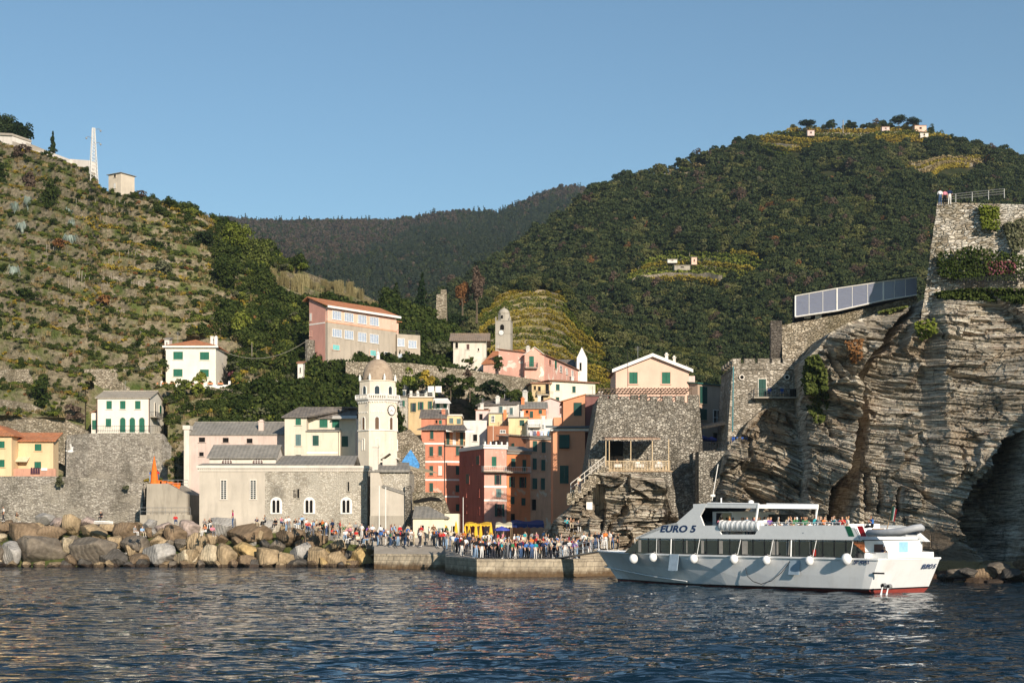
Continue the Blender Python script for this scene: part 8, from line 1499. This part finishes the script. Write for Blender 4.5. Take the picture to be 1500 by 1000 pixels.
# ---------------------------------------------------------------- small things
def lab(o, label, cat, group=None): return tag(o, label, cat, group)
def mbobj(mb, name, mats, loc, label, cat, group=None, rz=0, smooth=False):
    o = mb.build(name, mats, None, smooth=smooth, label=label, cat=cat, group=group); o.location = loc; o.rotation_euler.z = rz; return o
YC = M_plain('yellow_canvas', (.72,.42,.03), .85); BC = M_plain('dark_blue_canvas', (.02,.04,.16), .85); BC2 = M_plain('violet_blue_canvas', (.07,.09,.42), .85); OC = M_plain('orange_canvas', (.70,.16,.02), .85)
for i, (px_, y0, y1, Y) in enumerate(((653,768,784,163),(668,763,786,161),(681,769,786,159),(687,765,786,162),(697,765,786,160),(704,766,784,163),(719,764,786,161))):
    b0 = P(px_, y1+12, Y); hh = (y1+12-y0)/F*Y; r_ = empty('closed_parasol', b0, 0, label='closed yellow parasol behind the crowd, %s from the left' % ordn(i+1), cat='parasol', group='closed yellow parasols'); mb = MB(); mb.tube([(0,0,0),(0,0,hh)], .03, 5); mb.build('pole', WOODM, r_)
    mb = MB(); mb.lathe([(.20,hh-1.75),(.26,hh-1.55),(.17,hh-.8),(.10,hh-.25),(.02,hh)], n=9); mb.build('canopy', YC, r_)
def awn(x0, x1, y0, y1, Y, mat, name, label, scal=8, dp=3.0):
    b0 = P(x0, y1, Y); a = P(x1, y1, Y).x-b0.x; hh = (y1-y0)/F*Y; r_ = empty(name, b0, 0, label=label, cat='awning'); mb = MB(); vs = []; n = scal*4
    for i in range(n+1): u = i/n; vs += [(a*u, 0, .12*abs(math.sin(u*scal*math.pi))), (a*u, 0, hh*.55+.08*math.sin(u*math.pi*2)), (a*u, dp, hh+.1*math.sin(u*math.pi*3))]
    mb.add(vs, [(i*3+j, (i+1)*3+j, (i+1)*3+j+1, i*3+j+1) for i in range(n) for j in range(2)]); mb.build('canopy', mat, r_)
    for u in (0,.5,1): m2 = MB(); m2.tube([(a*u, .02, -2.4),(a*u, .02, hh*.5)], .03, 5); m2.build('post', WOODM, r_)
awn(681,719,765,771,166,YC,'cafe_awning','yellow scalloped cafe awning behind the closed parasols')
awn(748,797,762,773,172,BC,'cafe_awning','long dark blue cafe canopy in the shade behind the crowd',5,5)
awn(726,750,765,773,170,M_plain('cream_canvas', (0,0,0)),'cafe_awning','cream cafe awning between the yellow and blue ones',4,3)
def parasol(px_, y0, yb, Y, wpx, mat, label, group=None, name='parasol'):
    b0 = P(px_, yb, Y); hh = (yb-y0)/F*Y; R = wpx/2/F*Y; r_ = empty(name, b0, 0, label=label, cat='parasol', group=group); mb = MB(); mb.tube([(0,0,0),(0,0,hh)], .025, 5); mb.build('pole', WOODM, r_)
    mb = MB(); top = (0,0,hh); rim = [(R*math.cos(k*math.pi/4), R*math.sin(k*math.pi/4), hh-R*.42) for k in range(8)]; mb.add([top]+rim, [(0,k+1,(k+1)%8+1) for k in range(8)]); mb.add([(x,y,z) for x,y,z in rim]+[(x,y,z-.15) for x,y,z in rim], [(k,(k+1)%8,(k+1)%8+8,k+8) for k in range(8)]); mb.build('canopy', mat, r_)
parasol(735,770,792,158,23,BC2,'open violet blue parasol in the middle of the crowd')
for i, (x, y, yb) in enumerate(((1029,637,668),(1042,639,668),(1052,641,668))): parasol(x,y,yb,158+i*.5,22,BC2,'violet blue parasol in the gap right of the bastion, %s of three from left' % ordn(i+1),'parasols right of the bastion')
# concrete platform with orange parasol left of the church
pl_ = Bld('concrete_platform', 'grey concrete bathing platform with railing between the sea wall and the church', 'platform', 214, 177, 275, 177, 770)
mb = MB(); z0 = pl_.loc(240,754,'F')[1]; z1 = pl_.loc(240,708,'F')[1]; xl, xr_ = pl_.loc(210,750,'F')[0], pl_.loc(283,750,'F')[0]; mb.ext([(0,0,z0-.02),(pl_.w,0,z0-.02),(pl_.w,0,pl_.loc(275,724,'F')[1]),(pl_.loc(246,709,'F')[0],0,z1),(.1,0,z1)], (0,9,0)); pl_.part('wall', mb, CONC)
mb = MB(); mb.box(xl,xr_,-1.6,6,-4,z0); pl_.part('base', mb, CONC)
def railing(b_, x0, x1, z, v, h_=.9, n=8, mat=STEEL, nm='railing'):
    mb = MB(); mb.tube([(x0,v,z+h_),(x1,v,z+h_)], .03, 4); mb.tube([(x0,v,z+h_/2),(x1,v,z+h_/2)], .02, 4)
    for i in range(n+1): x = x0+(x1-x0)*i/n; mb.tube([(x,v,z),(x,v,z+h_)], .025, 4)
    return b_.part(nm, mb, mat)
railing(pl_, xl, xr_, z0, -1.5); railing(pl_, pl_.loc(238,706,'F')[0], pl_.w, pl_.loc(262,712,'F')[1], .2, .8, 5)
mb = MB(); mb.lathe([(.5,.0),(.45,1.0),(.25,2.4),(.04,3.6)], n=9); mbobj(mb, 'closed_orange_parasol', OC, P(226,710,178.5), 'tall closed orange parasol on the small terrace left of the church', 'parasol')
for i, x in enumerate((232,240,249,259)): mb = MB(); mb.box(-.45,.45,-.2,.2,0,.5); mb.box(-.4,.4,-.22,-.18,-.5,0); mbobj(mb, 'orange_planter', OC, P(x,709+i*1.2,178.6), 'orange planter box on the small terrace left of the church, %s from left' % ordn(i+1), 'planter', 'orange planters')
# dark lean-to rock between wall and church
# poles, masts, wires
def pole(x, y0, y1, Y, label, mat=PALEBARK, r=.11, arm=True, name='utility_pole', cat='pole'):
    b0 = P(x,y1,Y); hh = (y1-y0)/F*Y; r_ = empty(name, b0, 0, label=label, cat=cat); mb = MB(); mb.tube([(0,0,-.5),(0,0,hh)], [r,r*.75], 6); mb.build('shaft', mat, r_)
    if arm: mb = MB(); mb.box(-.35,.35,-.04,.04,hh-.35,hh-.27); mb.build('crossarm', mat, r_)
    return b0+Vector((0,0,hh))
t1 = pole(98.5,509,566,246,'pale concrete pole beside the walkers path'); t2 = pole(205.5,485,540,240,'thin pale pole left of the orange roofed villa'); pole(404.5,556,598,222,'white pole at the right end of the white balustrade')
pole(369,502,520,238,'short grey post in the bushes right of the villa',arm=False,r=.06); t3 = pole(867,182,190,662,'x') if False else None
pole(1235,176,198,665,'slim pole on the summit of the big hill',arm=False,r=.25,mat=PALEBARK); pole(773.5,495,520,244,'thin mast on the pink convent roof',arm=False,r=.05,mat=IRON); pole(919.5,514,560,156,'thin flagpole in front of the peach house',arm=False,r=.035,mat=IRON)
pole(570.8,692,790,160,'tall white flagpole, left of two before the church apse',mat=WHITE,r=.05,arm=False,name='flagpole',cat='flagpole') if False else None
for i, (x, y0) in enumerate(((555.5,711),(565,713))): pole(x,y0,786,161,'tall white flagpole before the church end wall, %s of two' % ('left','right')[i],mat=WHITE,r=.07,arm=False,name='flagpole',cat='flagpole')
pole(678.5,728,790,163,'white lamp pole in front of the dark red house side',mat=WHITE,r=.05,name='lamp_pole',arm=False); pole(722.5,622,650,213,'thin white pipe mast on the red terrace',mat=TRIM,r=.06,arm=False)
def wire(a, b_, sag, label, r=.03, mat=None): pts = [a.lerp(b_, i/14)-Vector((0,0,sag*4*(i/14)*(1-i/14))) for i in range(15)]; rope('cable', pts, r, mat or M_plain('cable_grey', (.35,.32,.26), .8), label)['category'] = 'cable'
wire(P(-20,466,262), t2, 2.2, 'pale cable sagging across the left terraces to the thin pole'); wire(t2, P(243,507,235), .4, 'short cable from the thin pole to the villa'); wire(P(322,512,234), P(452,497,232), 2.2, 'cable sagging from the villa to the school building'); wire(P(0,273,316), P(140,288,306), .6, 'thin cable near the hilltop left of the mast')
for i, (x, y) in enumerate(((16,330),(37,278),(112,286))): pole(x,y,y+14,LEFT.at(x,y+14).y,'small pale post on the upper left slope, %s from left' % ordn(i+1),arm=False,r=.08)
# stake fence across the terrace
st_ = empty('stake_fence', LEFT.at(60,436), 0, label='row of pale wooden stakes fencing the vegetable plots on the terrace', cat='fence'); b0 = st_.location.copy(); mb = MB(); rs = random.Random(9)
for i in range(84):
    x = 6+i*2.85+rs.uniform(-.8,.8); q = LEFT.at(x, 434+x*.018)-b0; mb.tube([(q.x,q.y,q.z-.3),(q.x+rs.uniform(-.1,.1),q.y,q.z+rs.uniform(.9,1.9))], .06, 4)
mb.build('stakes', PALEBARK, st_)
for k, (x0, x1, y0, n_) in enumerate(((110,212,322,14),(112,200,334,12),(70,245,398,18),(66,150,438,12),(20,60,520,7))):
    f_ = empty('vine_stakes', LEFT.at(x0,y0), 0, label='line of thin pale vine stakes on the left terraces, %s line from the top' % ordn(k+1), cat='stakes', group='vine stake lines'); b0 = f_.location.copy(); mb = MB()
    for i in range(n_): q = LEFT.at(x0+(x1-x0)*i/n_+rs.uniform(-2,2), y0+rs.uniform(-1,1))-b0; mb.tube([(q.x,q.y,q.z-.3),(q.x,q.y,q.z+1.5)], .05, 4)
    mb.build('stakes', PALEBARK, f_)
# agaves, cacti, cane stands
AG = pm('agave', spikes(60, .15, 1, .13, 3, 1.2, .62, 1), L_silver); CN = [pm('cane', spikes(330, .8, 1, .03, 4+s_, .75, .35), L_cane) for s_ in range(2)]
for i, (x, y, w_, h_) in enumerate(((88,312,24,20),(95,328,22,18),(86,358,34,22),(12,318,20,22),(30,300,22,26),(8,402,24,30),(133,300,14,12),(20,345,26,22),(48,345,16,16))):
    q = LEFT.at(x+w_/2, y+h_); m_ = q.y/F; plant('agave', 'silver grey agave on the upper left slope, %s listed from the mast side' % ordn(i+1), 'agave', q, w_*m_*1.1, h_*m_, AG, None, 'agaves', d=w_*m_)
ags = sorted([o for o in COL.objects if o.get('category') == 'agave'], key=lambda o: o.location.x/o.location.y)
for i, o in enumerate(ags): o['label'] = 'silver grey agave on the upper left slope, %s from left' % ordn(i+1)
k = 0
for i in range(34):
    x = 394+i*5.4; y = np.interp(x, [394,440,480,520,560], [432,440,444,452,466])+rs.uniform(-14,5)
    if x < 440: y -= rs.uniform(0,14)
    q = LEFT.at(x, y); m_ = q.y/F; hh = rs.uniform(15,32); plant('cane_stand', '', 'cane', q-Vector((0,0,.5)), rs.uniform(12,18)*m_, hh*m_, rs.choice(CN), None, 'cane stands', d=10*m_)
cn_ = sorted([o for o in COL.objects if o.get('category') == 'cane'], key=lambda o: o.location.x/o.location.y)
for i, o in enumerate(cn_): o['label'] = 'clump of dry golden cane above the school building, %s from left' % ordn(i+1)
# hill huts
def hut(x0, y0, x1, y1, Y, mat, roof, label, name='hut'):
    b_ = Bld(name, label, 'hut', x0, Y, x1, Y, y1); b_.walls(b_.loc(x0,y0,'F')[1], max(2,b_.w*.7), mat, 'shed', .4, below=.6); b_.roof(roof, 'shed', .2, .15); b_.win(x0+(x1-x0)*.4, y0+(y1-y0)*.35, x0+(x1-x0)*.6, y0+(y1-y0)*.75, 'D'); return b_
hut(1340,184,1357,191,664,PEA,R_TERRA2,'orange walled hut beside the summit pines'); hut(1348,195,1360,200,655,CEM,R_SLATE,'small white hut below the summit hut'); hut(1183,191,1193,197,660,PLP,R_TERRA2,'pinkish hut below the lone crest pine'); hut(1292,186,1303,190,664,PLP,R_TERRA2,'low pink hut left of the summit pines')
YM = RIGHT.at(1000,392).y; hut(1013,377,1021,385,YM-6,PEA,R_SLATE,'small orange hut in the mid hill vineyard'); hut(988,389,1011,393,YM-10,CONC,CONC,'long low grey tank wall in the mid hill vineyard',name='stone_tank'); hut(1042,390,1056,396,YM-8,CEM,CONC,'small white shed in the mid hill vineyard'); hut(978,380,992,382.5,YM-2,CEM,CONC,'thin white wall strip in the mid hill vineyard',name='stone_tank')
hut(118,496,124,502,236,CEM,R_SLATE,'x') if False else None
hut(207,541,221,566,231,CEM,R_SLATE,'tiny white tool house at the left end of the balustrade'); hut(436,532,444,550,228,CEM,R_TERRA2,'tiny white hut under the school building'); hut(241,497,248,508,238,CEM,R_SLATE,'tiny white shed behind the orange roofed villa')
# flower planters on the balustrade
for i, px_ in enumerate((228,241,253,280,294,308,323,352,368)):
    b0 = P(px_,563,228.6); r_ = empty('flower_planter', b0+Vector((0,0,.02)), 0, label='terracotta planter with greenery on the white balustrade, %s from left' % ordn(i+1), cat='planter', group='balustrade planters'); mb = MB(); mb.box(-.42,.42,-.16,.16,0,.28); mb.build('pot', M_plain('terracotta_pot', (.50,.20,.09), .8), r_); v_, f_ = leafcloud(90,.4,.18,.18,.12,5,i,cz=.4); obj_np('foliage', v_, f_, L_mid, r_)
# blue tarpaulin, sign, boat, gull
mb = MB(); mb.ext([(0,0,0),(2.6,0,-.2),(2.6,0,.4),(1.9,0,1.6),(1.5,0,2.2),(.6,0,1.0)], (0,1.2,0)); mbobj(mb, 'blue_tarpaulin', M_plain('blue_tarp', (.06,.24,.52), .6, var=.4), P(584.5,683,185), 'crumpled blue tarpaulin hung from a mast beside the clock tower', 'tarpaulin')
mb = MB(); mb.slab([(0,0,.9),(2.8,0,.0),(4.6,2.2,-.1),(1.9,2.2,.8)], .08); mbobj(mb, 'striped_canopy', M_louvre('straw_canopy', (.33,.27,.17)), P(588,690,184), 'striped straw canopy below the blue tarpaulin', 'canopy')
q = cliff_at(866,740); mb = MB(); mb.box(-.32,.32,-.03,0,-.4,.4); mbobj(mb, 'notice_board', WHITE, q+Vector((0,-.5,0)), 'small white notice board on the rock below the veranda', 'sign')
q = P(152,766,164.5); mb = MB(); n = 12
hull = [(x, w_*s_, z) for x, w_ in ((-2.2,.5),(-1.2,.72),(0,.78),(1.2,.6),(2.1,.08)) for s_, z in ((-1,.55),(-.6,.1),(0,0),(.6,.1),(1,.55))]
mb.add(hull, [(i*5+j,(i+1)*5+j,(i+1)*5+j+1,i*5+j+1) for i in range(4) for j in range(4)]+[(0,1,2,3,4)]); bo = empty('rowing_boat', q+Vector((0,0,-.1)), .15, label='small white rowing boat pulled up on top of the boulders below the sea wall', cat='boat'); mb.build('hull', WHITE, bo); mb = MB()
for x in (-.9,.4): mb.box(x-.12,x+.12,-.62,.62,.38,.42)
mb.build('thwart', WOODM, bo); bo.rotation_euler.x = .12; bo.scale = (.5,.6,.6)
mb = MB(); mb.ball((0,0,0), .17, 8, sx=2.0); mb.ball((-.42,0,.07), .08, 6); mb.ext([(.05,0,.08),(.25,0,.1),(.1,.75,.55),(-.1,.7,.5)], (0,.02,.02)); mb.ext([(.05,0,.08),(.25,0,.1),(.2,-.35,.8),(.0,-.3,.75)], (0,-.02,.02)); mb.ext([(.3,-.05,0),(.5,-.1,.02),(.5,.1,.02),(.3,.05,0)], (0,0,.02)); mbobj(mb, 'seagull', WHITE, P(103,661,150), 'white seagull flying before the stone wall under the white house', 'seagull')
# rock stairs rail, terrace below castle
a, c_ = P(836,722,147.5), P(886,682,149.5); mb = MB(); d_ = c_-a; mb.tube([Vector((0,0,1.0)), d_+Vector((0,0,1.0))], .04, 4); mb.tube([Vector((0,0,.5)), d_+Vector((0,0,.5))], .035, 4)
for i in range(6): p_ = d_*(i/5); mb.tube([p_-Vector((0,0,1)), p_+Vector((0,0,1.0))], .04, 4)
mbobj(mb, 'stair_railing', TRIM, a, 'pale double handrail climbing the rock stairs to the veranda', 'railing')
mb = MB()
for i in range(9): p_ = d_*(i/8); mb.box(p_.x-.4,p_.x+.4,p_.y-.2,p_.y+1.2,p_.z-1.2,p_.z)
mbobj(mb, 'stone_stairs', ST_P, a, 'stone steps cut up the rock beside the terracotta house', 'stairs')
tb = Bld('small_stone_terrace', 'small square stone terrace with railing on the rock below the castle tower', 'terrace', 1066, 148.2, 1100, 148.2, 672); zt = tb.loc(1080,652,'F')[1]; mb = MB(); mb.box(0,tb.w,0,3,-4,zt); tb.part('base', mb, ST_P); railing(tb, 0, tb.w, zt, .1, .9, 8, IRON); railing(tb, -2.9, -.1, zt-.6, .1, .9, 10, IRON)
mb = MB(); mb.box(-3,-.02,0,3,-8,zt-.6); tb.part('side_base', mb, ST_R)
for i in range(4): chair(tb.A+Vector((.7+i*.45,.9,zt)), math.pi, 'blue chair on the small stone terrace, %s from left' % ordn(i+1), 'blue terrace chairs', BLUE)
mb = MB(); a = P(1022,626,156); c_ = P(1064,618,152); mb.slab([a,c_,c_+Vector((0,2.5,.3)),a+Vector((0,2.5,.3))], .25); o = mb.build('reed_canopy', M_plain('reed_canopy', (0,0,0)), None, label='pale reed canopy edge in the gap between the bastion and the castle', cat='canopy')
mb = MB(); mb.tube([(0,0,0),(.6,0,3.6)], .05, 5); mb.box(-.15,.3,-.1,.1,.4,.62); mbobj(mb, 'mooring_light', WHITE, P(1043,733,140), 'small white navigation light on a post on the rocks above the ferry bow', 'light')
# roof antennas and chimneys as parts of the village houses
ra = random.Random(3)
for o in list(COL.objects):
    if o.get('category') == 'house' and o.type == 'EMPTY':
        for c_ in [q_ for q_ in o.children if q_.name.startswith('roof') and q_.type == 'MESH'][:1]:
            bb = [Vector(v) for v in c_.bound_box]; x0, x1 = min(v.x for v in bb), max(v.x for v in bb); y0, y1 = min(v.y for v in bb), max(v.y for v in bb); zt = max(v.z for v in bb)
            if x1-x0 > 14 or ra.random() < .3: continue
            x = ra.uniform(x0+.8, x1-.8); y = (y0+y1)/2; mb = MB(); mb.tube([(x,y,zt-.8),(x,y,zt+1.5)], .03, 4)
            for k in range(4): mb.tube([(x-.35,y,zt+1.4-k*.13),(x+.35,y,zt+1.4-k*.13)], .015, 3)
            mb.build('antenna', STEEL, o)
            if ra.random() < .6: x = ra.uniform(x0+.8, x1-.8); mb = MB(); mb.box(x-.25,x+.25,y-.3,y+.3,zt-1.0,zt+.6); mb.box(x-.33,x+.33,y-.38,y+.38,zt+.6,zt+.7); mb.build('chimney', PWH, o)
# haze
HZ = True
if HZ:
    mb = MB(); mb.box(-1500,1700,-60,2400,-4,520); t = NT('haze_air'); v = t.n('ShaderNodeVolumePrincipled'); v.inputs['Color'].default_value = (.68,.84,1,1); v.inputs['Density'].default_value = .00009; v.inputs['Anisotropy'].default_value = .2; t.l(v.outputs[0], t.out.inputs['Volume'])
    mb.build('haze', t.m, None, label='thin blue sea haze in the valley air', kind='stuff')
